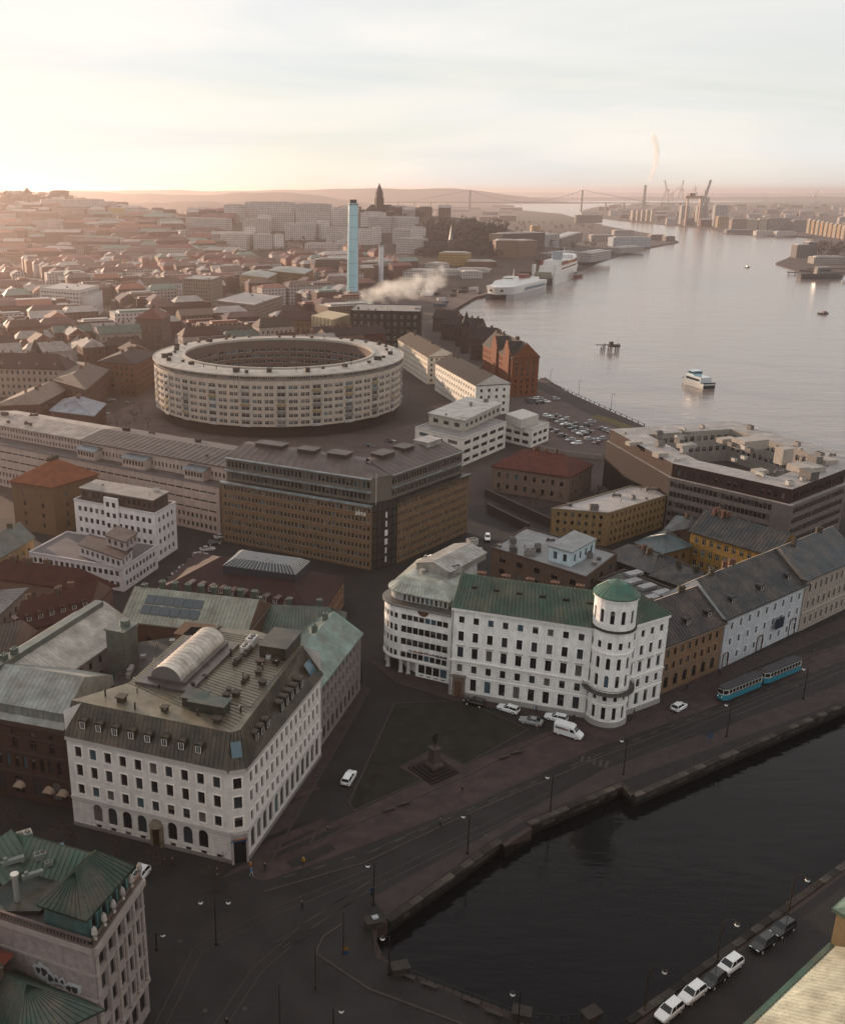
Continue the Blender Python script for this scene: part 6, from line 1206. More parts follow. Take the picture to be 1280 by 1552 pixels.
# power station group
quick('power_station', 'dark brick power station with rows of pale windows below the blue chimney', para(G(531, 470, 25), G(637, 472, 25), G(640, 462, 25)), 25, r_(5, 1.8, 2.4, 4.2, 4.7), (0.085, 0.065, 0.055), 'flat', (0.33, 0.30, 0.28), far=True, frame='white_frame', seed=50, vents=8, wmat='brickwork')
quick('white_boiler_house', 'white boiler house with green roofed annex in front of the power station', para(G(583, 495, 12), G(618, 500, 12), G(628, 492, 12)), 12, r_(1), (0.5, 0.48, 0.44), 'flat', (0.14, 0.2, 0.17), far=True)
quick('ochre_mill', 'ochre brick mill with brown hip roof beside the cream silo', box4(G(417, 484, 13), G(472, 486, 13), 18), 13, r_(3, 1.2, 1.8, 3.4, 3.8), (0.33, 0.2, 0.09), 'hip', (0.14, 0.05, 0.045), 6, .1, far=True, seed=51)
T = Thing('cream_silo', 'cream ribbed silo block catching the sun beside the ochre mill', 'building', (*G(473, 515), 0)); p = para(G(472, 478, 17), G(505, 484, 17), G(530, 476, 17)); m_ = MB(); m_.prism(p, 0, 17); T.part('wall', m_, 'plaster', (0.52, 0.42, 0.28))
for i in range(4):
    for k in range(6): c_ = p[i].lerp(p[(i + 1) % 4], (k + .5) / 6); m_ = MB(); m_.cyl((c_.x, c_.y, 0), .9, .9, 16.6, 8); T.part('rib', m_, 'plaster', (0.5, 0.40, 0.26))
quick('brown_annex', 'brown annex with hip roof in front of the power station', box4(G(503, 500, 11), G(534, 502, 11), 14), 11, r_(2), (0.24, 0.13, 0.07), 'hip', (0.12, 0.06, 0.05), 4, .3, far=True)
def stack(name, label, px, top, r0, r1, col, bands, capcol, n=24):
    g_ = G(*px); X, Y = g_; b_ = (776 - top) / 1466; zt = CAM_H + (-_s + b_ * _c) * Y / (_c + b_ * _s)
    T = Thing(name, label, 'chimney', (X, Y, 0)); m_ = MB(); m_.cyl((X, Y, 0), r0, r1, zt, n); s_ = T.part('shaft', m_, 'paint' if col[2] > .4 else 'plaster', col); smooth(s_)
    for k in range(bands): z_ = zt * (k + 1) / (bands + 1); rr = r0 + (r1 - r0) * z_ / zt; m_ = MB(); m_.cyl((X, Y, z_), rr + .12, rr + .12, .5, n); T.part('joint_ring', m_, 'plain', tuple(q * .75 for q in col))
    for k in range(4): a_ = k * math.pi / 2 + .4; m_ = MB(); m_.cyl((X + r1 * .45 * math.cos(a_), Y + r1 * .45 * math.sin(a_), zt), r1 * .3, r1 * .3, 3, 10); T.part('flue', m_, 'plain', capcol)
    m_ = MB(); m_.cyl((X, Y, zt - 1.2), r1 + .6, r1 + .6, .5, n); T.part('gallery', m_, 'plain', capcol); return T, zt
stack('tall_chimney', 'tall round pale blue power station chimney with dark flue tips', (534, 470), 308, 5.0, 4.3, (0.34, 0.60, 0.68), 8, (0.05, 0.05, 0.05))
stack('slim_chimney', 'slim grey chimney behind the steam of the power station', (577, 428), 372, 3.1, 2.8, (0.55, 0.57, 0.6), 4, (0.2, 0.2, 0.2))
# far building: one mesh with walls and roof
def farb(name, label, poly, z0, h, wcol, rcol=(0.35, 0.31, 0.3), roof='flat', rh=3.5, group=None, cat='building'):
    poly = ccw(poly); c = min(poly, key=lambda q: q.length); m_ = MB(); m_.prism(poly, z0 - 6 if z0 > 3 else 0, z0 + h, 0, cap=False)
    if roof == 'flat': m_.ngon(poly, z0 + h, 1); m_.prism(inset(poly, (poly[1] - poly[0]).length * .08 + 1.0), z0 + h, z0 + h + 1.2, 1)
    else:
        main, ends = hip_faces(inset(poly, -.5), z0 + h, rh, .18 if roof == 'hip' else 0)
        for f in main: m_.poly(f, 1)
        for f in ends: m_.poly(f, 1 if roof == 'hip' else 0)
    o = single(name, m_, None or [MATS['far_wall'], roof_mat(rcol)], label, cat, (c.x, c.y, z0), wcol, group); return o
RM = {}
def roof_mat(c):
    k = tuple(round(q, 2) for q in c)
    if k not in RM: RM[k] = surf('roof_tone', tuple(q * .85 for q in c), .42, lo=.7, hi=1.2, scale=.08)
    return RM[k]
TAKEN = [o.matrix_basis.translation.xy.copy() for o in COL.objects if o.get('category') == 'building']
POLYS = []
for o in COL.objects:
    if o.type == 'MESH' and o.parent and o.name.split('.')[0] in ('wall', 'side_wall', 'outer_wall'):
        b0 = o.parent.location; xs = [v.co.x + b0.x for v in o.data.vertices]; ys = [v.co.y + b0.y for v in o.data.vertices]; POLYS.append((min(xs) - 4, max(xs) + 4, min(ys) - 4, max(ys) + 4))
POLYS.append((RC.x - RR - 22, RC.x + RR + 14, RC.y - RR - 12, RC.y + RR + 14)); POLYS.append((60, 260, 380, 640))
def free(x, y, w_=12): return not any(a - w_ < x < b_ + w_ and c - w_ < y < d + w_ for a, b_, c, d in POLYS)
rnd = random.Random(42)
MARKS = [('the hill church', (82, 1690)), ('the blue chimney', (20, 870)), ('the slim chimney', (62, 1170)), ('the white terraces', tuple(G(100, 462))), ('the tall block', tuple(G(305, 480))), ('the ochre court', tuple(G(420, 450))), ('the red block', tuple(G(230, 515))), ('the corner palace', tuple(G(30, 600))), ('the power station', tuple(G(585, 515))), ('the beige block', tuple(G(370, 490))), ('the white row', tuple(G(245, 455))), ('the orange block', tuple(G(190, 600))), ('the wooded hill', (-760, 2300)), ('the white hill slab', (-640, 2000)), ('the suspension bridge', (1000, 5000)), ('the needle spire', (170, 1370)), ('the hill foot', (-420, 1500)), ('the ochre mill', tuple(G(445, 510)))]
def near(x, y): return min(MARKS, key=lambda q: math.hypot((q[1][0] - x), (q[1][1] - y) * .7))[0]
tones = [((0.23, 0.10, 0.07), 'brown brick'), ((0.34, 0.22, 0.16), 'beige rendered'), ((0.31, 0.17, 0.09), 'ochre'), ((0.42, 0.34, 0.30), 'cream'), ((0.26, 0.085, 0.06), 'red brick'), ((0.48, 0.42, 0.41), 'pale')]
rtones = [((0.16, 0.045, 0.03), 'red tiled'), ((0.10, 0.035, 0.03), 'dark red'), ((0.14, 0.08, 0.06), 'brown'), ((0.34, 0.30, 0.28), 'pale metal'), ((0.15, 0.2, 0.17), 'copper green'), ((0.24, 0.08, 0.045), 'orange tiled')]
def shore_ok(x, y): return inside((x, y), land) and inside((x + 12, y), land)
cand = []
th = R(24); ca, sa = math.cos(th), math.sin(th)
for j in range(-10, 66):
    for i in range(-62, 54):
        if j % 4 == 3 or i % 6 == 5: continue
        u, v = i * 24.6 + rnd.uniform(-1.5, 1.5), 430 + j * 16.5 + rnd.uniform(-1.5, 1.5); x, y = u * ca - (v - 430) * sa, 430 + u * sa + (v - 430) * ca
        if not (430 < y < 1330) or x < -0.36 * y - 20 or x > 0.06 * y + 20: continue
        if y > 620 and x > 0.04 * y - 8 and y < 1150: continue
        if not shore_ok(x, y) or not free(x, y) or hz(x, y) - 4 > 16: continue
        cand.append((math.hypot(x, y), x, y))
cand.sort(); rest = MB(); rest_n = 0; RT = []
for ct, (d0_, x, y) in enumerate(cand):
    z0 = max(0, hz(x, y) - 4); w_, d_ = rnd.uniform(22, 26), rnd.uniform(11, 14); e = Vector((ca, sa)) if rnd.random() < .75 else Vector((-sa, ca))
    if abs(e.x - ca) > .1: w_ = 18
    elif y > 680 and rnd.random() < .16: w_, d_ = 40, 20
    a = Vector((x, y)) - e * w_ / 2 - Vector((-e.y, e.x)) * d_ / 2; (wc, wn), (rc, rn) = rnd.choice(tones + tones[:1] * 2 + tones[4:5] * 3), rnd.choice(rtones[:3] * 3 + rtones + rtones[3:4] * 3); h_ = rnd.uniform(11, 18)
    rf = rnd.choice(('hip', 'gable')) if y < 640 else rnd.choice(('hip', 'gable', 'hip', 'flat', 'flat')) if w_ < 30 else 'flat'; hn = 'low' if h_ < 13.3 else 'tall' if h_ > 15.8 else 'mid height'; rfn = {'hip': 'hipped', 'gable': 'gabled', 'flat': 'flat'}[rf]
    lab = f'{hn} {wn} house with {rfn} {rn} roof near {near(x, y)}'; grp = f'{hn} {wn} houses with {rfn} {rn} roofs near {near(x, y)}'
    if y < 640: quick('town_house', lab, box4(a, a + e * w_, d_), h_, r_(int(h_ / 3.3)), col_var(wc, rnd), rf, rc, rnd.uniform(3.5, 5.5), .15, far=True, chim=rnd.randint(2, 4), seed=ct, group=grp)
    elif ct < 292: farb('town_house', lab, box4(a, a + e * w_, d_), z0, h_, col_var(wc, rnd), rc, rf, rnd.uniform(3, 5), group=grp)
    else:                                   # past the limit: the hazy remainder of the old town as one mass
        p = box4(a, a + e * w_, d_); m1 = roof_mat(wc); m2 = roof_mat(rc)
        for q_ in (m1, m2):
            if q_ not in RT: RT.append(q_)
        rest.prism(p, 0, z0 + h_, RT.index(m1), cap=False)
        for f in hip_faces(inset(p, -.5), z0 + h_, 4, .18)[0] + hip_faces(inset(p, -.5), z0 + h_, 4, .18)[1]: rest.poly(f, RT.index(m2))
o = link('town_houses', rest.mesh('town_houses', RT), kind='stuff'); o['label'] = 'dense hazy mass of old town houses at the foot of the hill'
print('town houses', len(cand))
# white slab blocks stepping up the hill
slabs = [(335, 374, 381, 14, 0), (371, 387, 372, 14, 1), (385, 413, 379, 12, 0), (415, 430, 379, 12, 1), (432, 478, 366, 14, 0), (480, 492, 364, 15, 1), (494, 532, 370, 13, 0), (462, 512, 388, 10, 0), (512, 530, 386, 11, 1), (340, 365, 338, 14, 0), (372, 442, 336, 15, 0), (448, 500, 337, 14, 0), (502, 530, 343, 14, 0), (368, 408, 356, 12, 0), (392, 410, 354, 14, 1), (412, 446, 352, 15, 0), (448, 498, 352, 15, 0),
         (546, 578, 345, 12, 0), (558, 592, 354, 13, 0), (588, 628, 352, 12, 0), (520, 565, 372, 13, 0), (565, 578, 372, 14, 1), (594, 622, 372, 13, 0), (622, 638, 372, 14, 1), (600, 640, 386, 13, 0), (282, 345, 352, 11, 0), (64, 160, 326, 12, 0), (165, 190, 333, 9, 2), (192, 232, 334, 8, 0)]
for k, (x0, x1, yb, hp_, ty) in enumerate(slabs):
    a, c = PH(x0, yb), PH(x1, yb); mz = min(a.z, c.z); dist = a.xy.length; hh = hp_ * 1.95 * dist / 1466 * .92
    col = [(0.52, 0.48, 0.47), (0.56, 0.53, 0.52), (0.48, 0.34, 0.16)][ty]
    row_ = ['at the foot of the hill' if mz < 14 else 'halfway up the hill' if mz < 34 else 'high on the hill', near(a.x, a.y)]; ln_ = 'long' if (c - a).length > 48 else 'short'
    farb('slab_block', [f'{ln_} pale apartment slab {row_[0]} near {row_[1]}', f'narrow white apartment block {row_[0]} near {row_[1]}', 'ochre apartment block beside the long white slab on the wooded hill'][ty], box4(a.xy, Vector((c.x, a.y)) if abs(c.y - a.y) > 60 else c.xy, 13 if ty == 0 else 10), mz, hh, col_var(col, rnd, .1), (0.42, 0.38, 0.36), group=['pale apartment slabs on the church hill', 'narrow white blocks on the church hill', None][ty])
# long brown office ranges on the near foot of the hill
for k, (x0, x1, yt, yb, c_) in enumerate(((478, 530, 395, 425, (0.2, 0.13, 0.10)), (400, 460, 398, 412, (0.34, 0.3, 0.28)), (600, 640, 395, 412, (0.36, 0.22, 0.11)), (560, 600, 402, 424, (0.3, 0.18, 0.1)))):
    a, c = G(x0, yb), G(x1, yb); dist = a.length
    farb('hill_foot_office', ['long dark brown office range at the foot of the church hill', 'grey office range above the town roofs', 'ochre apartment range behind the slim chimney', 'brown brick range beside the slim chimney'][k], box4(a, c, 22), 0, (yb - yt) * dist / 1466, c_, (0.3, 0.27, 0.25))
# church with tower on the hill top
g_ = PH(574, 331); T = Thing('hill_church', 'dark brick church with tall pointed tower on the hill top', 'church', tuple(g_)); X, Y, Z = g_
m_ = MB(); m_.box((X, Y, Z - 5), 13, 13, 38, .2); T.part('tower', m_, 'brickwork', (0.10, 0.055, 0.045)); m_ = MB(); m_.box((X, Y, Z + 33), 10.5, 10.5, 8, .2); T.part('belfry', m_, 'brickwork', (0.10, 0.055, 0.045)); m_ = MB(); m_.cyl((X, Y, Z + 41), 6.4, .2, 15, 8); T.part('spire', m_, 'tile_roof', (0.06, 0.045, 0.04))
nv = box4(Vector((X - 22, Y - 3)), Vector((X + 26, Y - 12)), 20); m_ = MB(); m_.prism(nv, Z - 8, Z + 13); T.part('nave', m_, 'brickwork', (0.11, 0.06, 0.05)); o, mn = roof_quad(T, nv, Z + 13, 9, .15, 'tile_roof', (0.07, 0.04, 0.035))
g_ = PH(682, 385); T = Thing('spire_church', 'grey church with thin needle spire among the bare trees', 'church', tuple(g_)); X, Y, Z = g_; m_ = MB(); m_.box((X, Y, Z - 4), 6, 6, 22); T.part('tower', m_, 'stone', (0.2, 0.17, 0.16)); m_ = MB(); m_.cyl((X, Y, Z + 18), 2.6, .1, 19, 8); T.part('spire', m_, 'metal_roof', (0.3, 0.3, 0.3)); nv = box4(Vector((X - 34, Y + 2)), Vector((X - 2, Y + 2)), 14); m_ = MB(); m_.prism(nv, Z - 4, Z + 10); T.part('nave', m_, 'stone', (0.2, 0.16, 0.15)); roof_quad(T, nv, Z + 10, 6, 0.0, 'tile_roof', (0.09, 0.07, 0.06))
g_ = PH(43, 308); T = Thing('water_tower', 'small dark lookout tower on the wooded hill', 'tower', tuple(g_)); X, Y, Z = g_; m_ = MB(); m_.cyl((X, Y, Z - 3), 9, 8, 20, 14); T.part('shaft', m_, 'brickwork', (0.08, 0.06, 0.055)); m_ = MB(); m_.cyl((X, Y, Z + 17), 10, 10, 6, 14); m_.cyl((X, Y, Z + 23), 7, 1, 9, 14); T.part('top', m_, 'brickwork', (0.07, 0.055, 0.05))
# far roofs beyond the hill, scattered
for k in range(150):
    px, py = rnd.uniform(-20, 760), rnd.uniform(300, 336); g_ = PH(px, py); d_ = g_.xy.length
    if d_ > 7000 or not shore_ok(g_.x, g_.y): continue
    wc, wn = rnd.choice(tones); s_ = rnd.uniform(.7, 1.3); e = Vector((math.cos(rnd.uniform(-.5, .5)), math.sin(rnd.uniform(-.5, .5)))); L = d_ / 1466 * rnd.uniform(14, 32)
    farb('distant_block', f'distant {wn} block in the haze near {near(g_.x, g_.y)}', box4(g_.xy, g_.xy + e * L, 16), g_.z, rnd.uniform(10, 20), wc, (0.36, 0.3, 0.28), rnd.choice(('flat', 'gable')), 4, group=f'distant {wn} blocks near {near(g_.x, g_.y)}')
for k in range(170):
    px, py = rnd.uniform(-20, 330), rnd.uniform(322, 400); g_ = PH(px, py); d_ = g_.xy.length
    if d_ > 4000 or d_ < 1180: continue
    wc, wn = rnd.choice(tones); e = Vector((math.cos(rnd.uniform(-.4, .4)), math.sin(rnd.uniform(-.4, .4)))); L = rnd.uniform(24, 70); rc, rn = rnd.choice(rtones)
    farb('hill_house', f'{wn} block with {rn} roof on the slope near {near(g_.x, g_.y)}', box4(g_.xy, g_.xy + e * L, 13), g_.z, rnd.uniform(11, 19), wc, rc, rnd.choice(('flat', 'gable', 'hip')), 4, group=f'{wn} blocks with {rn} roofs on the slope near {near(g_.x, g_.y)}')
# unseen old town blocks outside the left edge, added to shade the streets
for k, (x, y) in enumerate(((-66, 84), (-92, 118), (-112, 172), (-125, 205), (-155, 262), (-118, 140))):
    farb('unseen_shade_house', ['unseen stone house added for shade behind the stone palace', 'unseen tall brown house added for shade behind the palazzo', 'unseen brick house added for shade behind the brown gable house', 'unseen plain house added for shade beyond the brown gable house', 'unseen pale house added for shade beyond the brown block', 'unseen house added for shade behind the grey roofed house'][k], box4(Vector((x, y)), Vector((x + 24, y - 9)), 15), 0, 17, tones[k % 6][0], rtones[k % 6][0], 'hip', 5)
# harbour terminals on the left bank
def pxb(name, label, x0, x1, yb, yt, col, roof='flat', rc=(0.4, 0.36, 0.34), depth=25, group=None, z0=None):
    a, c = PH(x0, yb), PH(x1, yb); d_ = a.xy.length; return farb(name, label, box4(a.xy, c.xy, depth), a.z, (yb - yt) * d_ / 1466 * .97, col, rc, roof, 4, group)
for (x0, x1, yb, yt, col, nm, lab) in ((669, 707, 420, 411, (.45, .43, .42), 'ferry_terminal', 'grey glass ferry terminal hall on stilts beside the white shed'), (700, 730, 424, 413, (.46, .44, .43), 'ferry_terminal', 'grey glass ferry terminal hall on stilts beside the fast ferry'), (664, 707, 404, 384, (.45, .28, .08), 'yellow_warehouse', 'mustard yellow warehouse box below the wooded hill'), (706, 752, 408, 397, (.26, .13, .06), 'brown_pavilion', 'brown low pavilion with pale roof near the ferries'), (603, 648, 425, 410, (.48, .45, .43), 'striped_office', 'white and grey striped office near the ferry terminal'), (643, 664, 415, 400, (.5, .46, .45), 'white_shed', 'small white shed near the ferry terminal'), (690, 740, 414, 408, (.5, .47, .46), 'long_shed', 'long white shed behind the brown pavilion'),
    (750, 782, 392, 366, (.33, .2, .13), 'twin_apartments', 'twin brown apartment block standing nearer the yellow warehouse'), (783, 812, 392, 367, (.34, .2, .13), 'twin_apartments', 'twin brown apartment block standing nearer the glass office'), (760, 824, 380, 356, (.22, .16, .12), 'copper_office', 'brown office with green roof behind the twin apartment blocks'), (822, 846, 376, 358, (.42, .4, .39), 'glass_office', 'glass office beside the brown twin apartments'), (805, 818, 356, 343, (.5, .3, .1), 'orange_tower', 'small orange lit tower block in the hazy town'), (872, 912, 338, 327, (.22, .17, .15), 'brown_silo_house', 'dark brown block on the ferry bank towards the bridge'), (880, 905, 333, 323, (.5, .46, .44), 'white_ferry_office', 'white terrace building on the ferry bank towards the bridge'),
    (928, 985, 374, 361, (.42, .46, .5), 'blue_shed', 'long pale blue quay shed on the spit'), (895, 925, 391, 384, (.45, .42, .4), 'quay_shed', 'low grey quay shed behind the ferry stern'), (940, 975, 382, 376, (.4, .38, .36), 'spit_shed', 'small shed at the tip of the pier'), (985, 1008, 364, 357, (.26, .2, .18), 'spit_house', 'dark house on the spit'), (1008, 1022, 366, 359, (.24, .2, .17), 'spit_house', 'small dark house at the spit end'), (895, 930, 366, 357, (.38, .34, .32), 'spit_yard_hall', 'grey hall inside the spit yard'), (930, 960, 358, 350, (.42, .36, .34), 'spit_yard_hall', 'pale hall at the back of the spit yard'), (850, 880, 372, 362, (.3, .24, .2), 'dock_house', 'brown dock house behind the big ferry'), (842, 878, 392, 385, (.42, .4, .38), 'dock_house', 'pale dock house beside the big ferry')):
    pxb(nm, lab, x0, x1, yb, yt, col)
# harbour roads, lorries and containers on the left bank
for px in ([(640, 492), (672, 486), (690, 468), (720, 450), (740, 446), (745, 440), (700, 447), (672, 462), (655, 484)], [(480, 470), (620, 405), (720, 395), (730, 398), (640, 412), (520, 470)], [(425, 452), (520, 420), (535, 425), (440, 462)]): sheet('harbour_road', px, 'gravel_lot')
for k in range(46):
    px, py = rnd.choice(((rnd.uniform(655, 690), rnd.uniform(455, 490)), (rnd.uniform(640, 735), rnd.uniform(425, 450)), (rnd.uniform(440, 520), rnd.uniform(440, 462)))); g_ = G(px, py)
    if not shore_ok(g_.x, g_.y) or not free(g_.x, g_.y, 2): continue
    L = rnd.choice((12, 6, 14, 8)); m_ = MB(); m_.box((g_.x, g_.y, .5), L, 2.6, 2.7, rnd.uniform(-.6, .9), bot=True); m_.box((g_.x, g_.y, 0), L * .8, 2, .5); cc_ = rnd.choice((((.5, .48, .46), 'pale'), ((.3, .1, .06), 'rust red'), ((.12, .16, .22), 'blue'), ((.1, .09, .09), 'dark')))
    single('trailer', m_, 'plain', f'{cc_[1]} box trailer on the harbour apron', 'trailer', (g_.x, g_.y, 0), cc_[0], f'{cc_[1]} trailers on the harbour apron')
# opposite bank
for k in range(5): pxb('silo', 'pale round shouldered silo block on the opposite bank below the far chimney', 957 + k * 7.2, 962 + k * 7.2, 334.5 + k * .3, 321, (.5, .43, .34), group='row of silo blocks on the opposite bank', depth=22)
for (x0, x1, yb, yt, c_, lab) in ((1030, 1042, 340, 315, (.44, .4, .36), 'pale tower beside the gantry crane on the silo side'), (1054, 1070, 341, 315, (.44, .4, .36), 'pale tower beside the gantry crane under the tall crane'), (1080, 1100, 343, 315, (.42, .4, .4), 'broad grey waterfront tower on the opposite bank'), (1086, 1102, 345, 330, (.45, .3, .17), 'orange lit waterfront block on the opposite bank'), (1107, 1130, 349, 334, (.36, .28, .22), 'brown waterfront block between the orange lit and cream ones'), (1130, 1146, 349, 335, (.5, .42, .32), 'cream waterfront block with curved front'), (1148, 1160, 349, 334, (.52, .44, .34), 'slim cream waterfront block'), (1162, 1200, 349, 333, (.36, .32, .3), 'long grey waterfront block'), (1200, 1230, 350, 336, (.34, .29, .27), 'grey brown waterfront block'),
    (1145, 1175, 357, 351, (.52, .48, .45), 'low white quay hall below the slim cream block'), (1176, 1205, 358, 352, (.5, .47, .44), 'low white quay hall below the long grey block'), (1100, 1140, 353, 349, (.3, .26, .24), 'low pier hall on the opposite bank'), (1205, 1225, 391, 374, (.26, .23, .21), 'dark block on the peninsula with the museum vessel'), (1222, 1236, 388, 370, (.22, .2, .19), 'dark tower house on the peninsula with the museum vessel'), (1232, 1280, 400, 391, (.4, .36, .33), 'long pale shed on the peninsula with the museum vessel')):
    pxb('waterfront_block', lab, x0, x1, yb, yt, c_, depth=20)
for k in range(9): pxb('waterfront_tower', 'orange lit apartment tower in a row on the bank opposite the ferries', 1224 + k * 6.6, 1229 + k * 6.6, 354 + k * 1.1, 336 + k * 1.2, (.5, .3, .16) if k % 2 else (.46, .36, .26), group='row of lit towers on the right bank', depth=14)
for k in range(110):
    px, py = rnd.uniform(905, 1300), rnd.uniform(309, 346); g_ = G(px, py)
    if not inside(g_, his) or not inside(g_ + Vector((30, -120)), his): continue
    wc, wn = rnd.choice(tones); d_ = g_.length; L = d_ / 1466 * rnd.uniform(6, 18)
    farb('distant_block', f'distant {wn} block on the opposite river bank', box4(g_, g_ + Vector((L, L * rnd.uniform(-.3, .3))), 18), 0, rnd.uniform(9, 22), wc, (0.36, 0.31, 0.3), rnd.choice(('flat', 'gable')), 4, group=f'distant {wn} blocks on the opposite bank')
# suspension bridge
T = Thing('suspension_bridge', 'long suspension bridge with two portal towers across the hazy river mouth', 'bridge', (1290, 5215, 0)); pa, pb = Vector((1335, 5215)), Vector((745, 5050)); pa = G(880, 321); dist = pa.length
pb = Vector((G(711, 320).x * 1.0, G(711, 320).y)) ; zt = 108; zd = 46
def tower(p):
    m_ = MB()
    for s_ in (-9, 9): m_.box((p.x + s_ * .3, p.y + s_, WZ), 7, 5, zt)
    for z_ in (zd - 8, 78, zt - 8): m_.box((p.x, p.y, z_), 5, 18, 5)
    T.part('tower', m_, 'plaster', (.22, .19, .18))
tower(pa); tower(pb); e = (pa - pb).normalized(); sp_ = (pa - pb).length
m_ = MB(); d0, d1 = pb - e * 500, pa + e * 520; n_ = Vector((-e.y, e.x)) * 11; m_.prism([d0 - n_, d1 - n_, d1 + n_, d0 + n_], zd - 4, zd, bot=True); T.part('deck', m_, 'plaster', (.25, .22, .21))
for s_ in (-9, 9):
    o_ = Vector((-e.y, e.x)) * s_
    for lab, A, B, sag in (('main_cable', pb, pa, 62), ('side_cable', pa, pa + e * 330, 0), ('side_cable', pb, pb - e * 330, 0)):
        pts_ = []
        for i in range(25):
            t = i / 24; p = A.lerp(B, t) + o_; z_ = (zt - 2) - sag * 4 * t * (1 - t) * .93 if sag else (zt - 2) + (zd - zt + 2) * t
            pts_.append((p.x, p.y, z_))
        m_ = MB(); m_.path(pts_, .9, 5); T.part(lab, m_, 'plain', (.25, .22, .21))
        if sag:
            h_ = MB()
            for q in pts_[1:-1]: h_.tube((q[0], q[1], zd), q, .25, 4)
            T.part('hangers', h_, 'plain', (.25, .22, .21), kind='stuff')
for k in range(5):
    p = pa + e * (120 + 90 * k); m_ = MB(); m_.box((p.x, p.y, WZ), 5, 14, zd); T.part('pier', m_, 'plaster', (.24, .21, .2))
    p = pb - e * (120 + 90 * k); m_ = MB(); m_.box((p.x, p.y, WZ), 5, 14, zd); T.part('pier', m_, 'plaster', (.24, .21, .2))
# far chimney, cranes, gantry
stack('far_chimney', 'slender chimney with rising plume beyond the bridge', (974, 318), 281, 10, 6, (.25, .22, .21), 3, (.15, .14, .14))
g_ = G(1047, 343); T = Thing('gantry_crane', 'orange shipyard gantry crane on the opposite bank', 'crane', (*g_, 0)); k_ = g_.length / 1466; w_ = 18 * k_; hh = 36 * k_
for s_ in (-.5, .5): m_ = MB(); m_.box((g_.x + s_ * w_, g_.y, 0), w_ * .1, w_ * .2, hh); T.part('leg', m_, 'plain', (.42, .28, .23))
m_ = MB(); m_.box((g_.x, g_.y, hh), w_ * 1.4, w_ * .2, hh * .1, bot=True); T.part('girder', m_, 'plain', (.42, .28, .23)); m_ = MB(); m_.box((g_.x - w_ * .2, g_.y, hh * 1.1), w_ * .4, w_ * .25, hh * .1); T.part('trolley', m_, 'plain', (.3, .1, .06))
def crane(px, py, hpx, lean, lab, col=(.45, .4, .38)):
    g_ = G(px, py); k_ = g_.length / 1466; hh = hpx * k_; T = Thing('harbour_crane', lab, 'crane', (*g_, 0)); w_ = hh * .14
    for sx in (-1, 1):
        for sy in (-1, 1): m_ = MB(); m_.tube((g_.x + sx * w_, g_.y + sy * w_, 0), (g_.x + sx * w_ * .4, g_.y + sy * w_ * .4, hh * .5), w_ * .13, 5); T.part('leg', m_, 'plain', col)
    m_ = MB(); m_.box((g_.x, g_.y, hh * .5), w_ * 1.4, w_ * 1.2, hh * .12); T.part('cab', m_, 'plain', col)
    m_ = MB(); m_.tube((g_.x, g_.y, hh * .5), (g_.x + hh * lean, g_.y, hh), w_ * .2, 5); T.part('jib', m_, 'plain', col)
    m_ = MB(); m_.tube((g_.x, g_.y, hh * .75), (g_.x + hh * lean, g_.y, hh), w_ * .05, 4); m_.tube((g_.x, g_.y, hh * .6), (g_.x, g_.y, hh * .78), w_ * .12, 4); T.part('stay', m_, 'plain', col)
for px, py, hp_, ln, lab in ((1062, 341, 58, .1, 'tall harbour crane with near vertical jib standing beside the gantry'), (1030, 306, 28, .05, 'distant upright harbour crane behind the gantry'), (1008, 308, 30, -.15, 'distant container crane with raised boom'), (1016, 308, 22, .5, 'distant container crane with long boom'), (1052, 307, 22, -.1, 'distant harbour crane between gantry and tall crane'), (1040, 308, 20, .6, 'distant low container crane'), (1232, 308, 16, .2, 'distant harbour crane behind the row of lit towers'), (1160, 308, 12, -.4, 'small distant crane with jib leaning towards the gantry'), (1180, 307, 10, .3, 'smallest distant crane with jib leaning away from the gantry')): crane(px, py, hp_, ln, lab)
# bare woods: one mass of twigs on the hills
def wood(name, regions, seed, per=26):
    r2 = random.Random(seed); m_ = MB()
    for (x0, x1, y0, y1, n, hm) in regions:
        for _ in range(n):
            g_ = PH(r2.uniform(x0, x1), r2.uniform(y0, y1)); hh = hm * r2.uniform(.7, 1.3); rr = hh * r2.uniform(.32, .5)
            if not shore_ok(g_.x, g_.y) and not inside(g_.xy, his): continue
            m_.tube((g_.x, g_.y, g_.z - 2), (g_.x, g_.y, g_.z + hh * .6), .4, 3)
            for k in range(per):
                t = r2.uniform(0, 6.28); f = math.acos(r2.uniform(-1, 1)); q = rr * r2.uniform(.3, 1) ; c_ = Vector((g_.x + q * math.sin(f) * math.cos(t), g_.y + q * math.sin(f) * math.sin(t), g_.z + hh * .62 + q * .9 * math.cos(f))); s_ = rr * .42
                d1 = Vector((r2.gauss(0, 1), r2.gauss(0, 1), r2.gauss(0, 1))).normalized() * s_; d2 = Vector((r2.gauss(0, 1), r2.gauss(0, 1), r2.gauss(0, 1))).normalized() * s_ * .6
                m_.poly([c_ - d1, c_ + d2, c_ + d1])
    struct(name, m_, 'twigs', kind='stuff')['label'] = 'mass of bare brown winter trees on the hillsides'
wood('woodland', [(630, 770, 340, 392, 520, 11), (0, 150, 300, 322, 260, 17), (120, 240, 304, 330, 160, 13), (640, 760, 352, 372, 140, 12), (400, 530, 366, 392, 70, 8), (230, 330, 350, 372, 120, 10), (340, 640, 322, 334, 200, 10), (545, 610, 322, 336, 90, 12), (0, 500, 375, 415, 130, 9), (1235, 1285, 372, 392, 60, 14), (920, 1290, 312, 338, 160, 14), (780, 900, 340, 380, 90, 11)], 77)
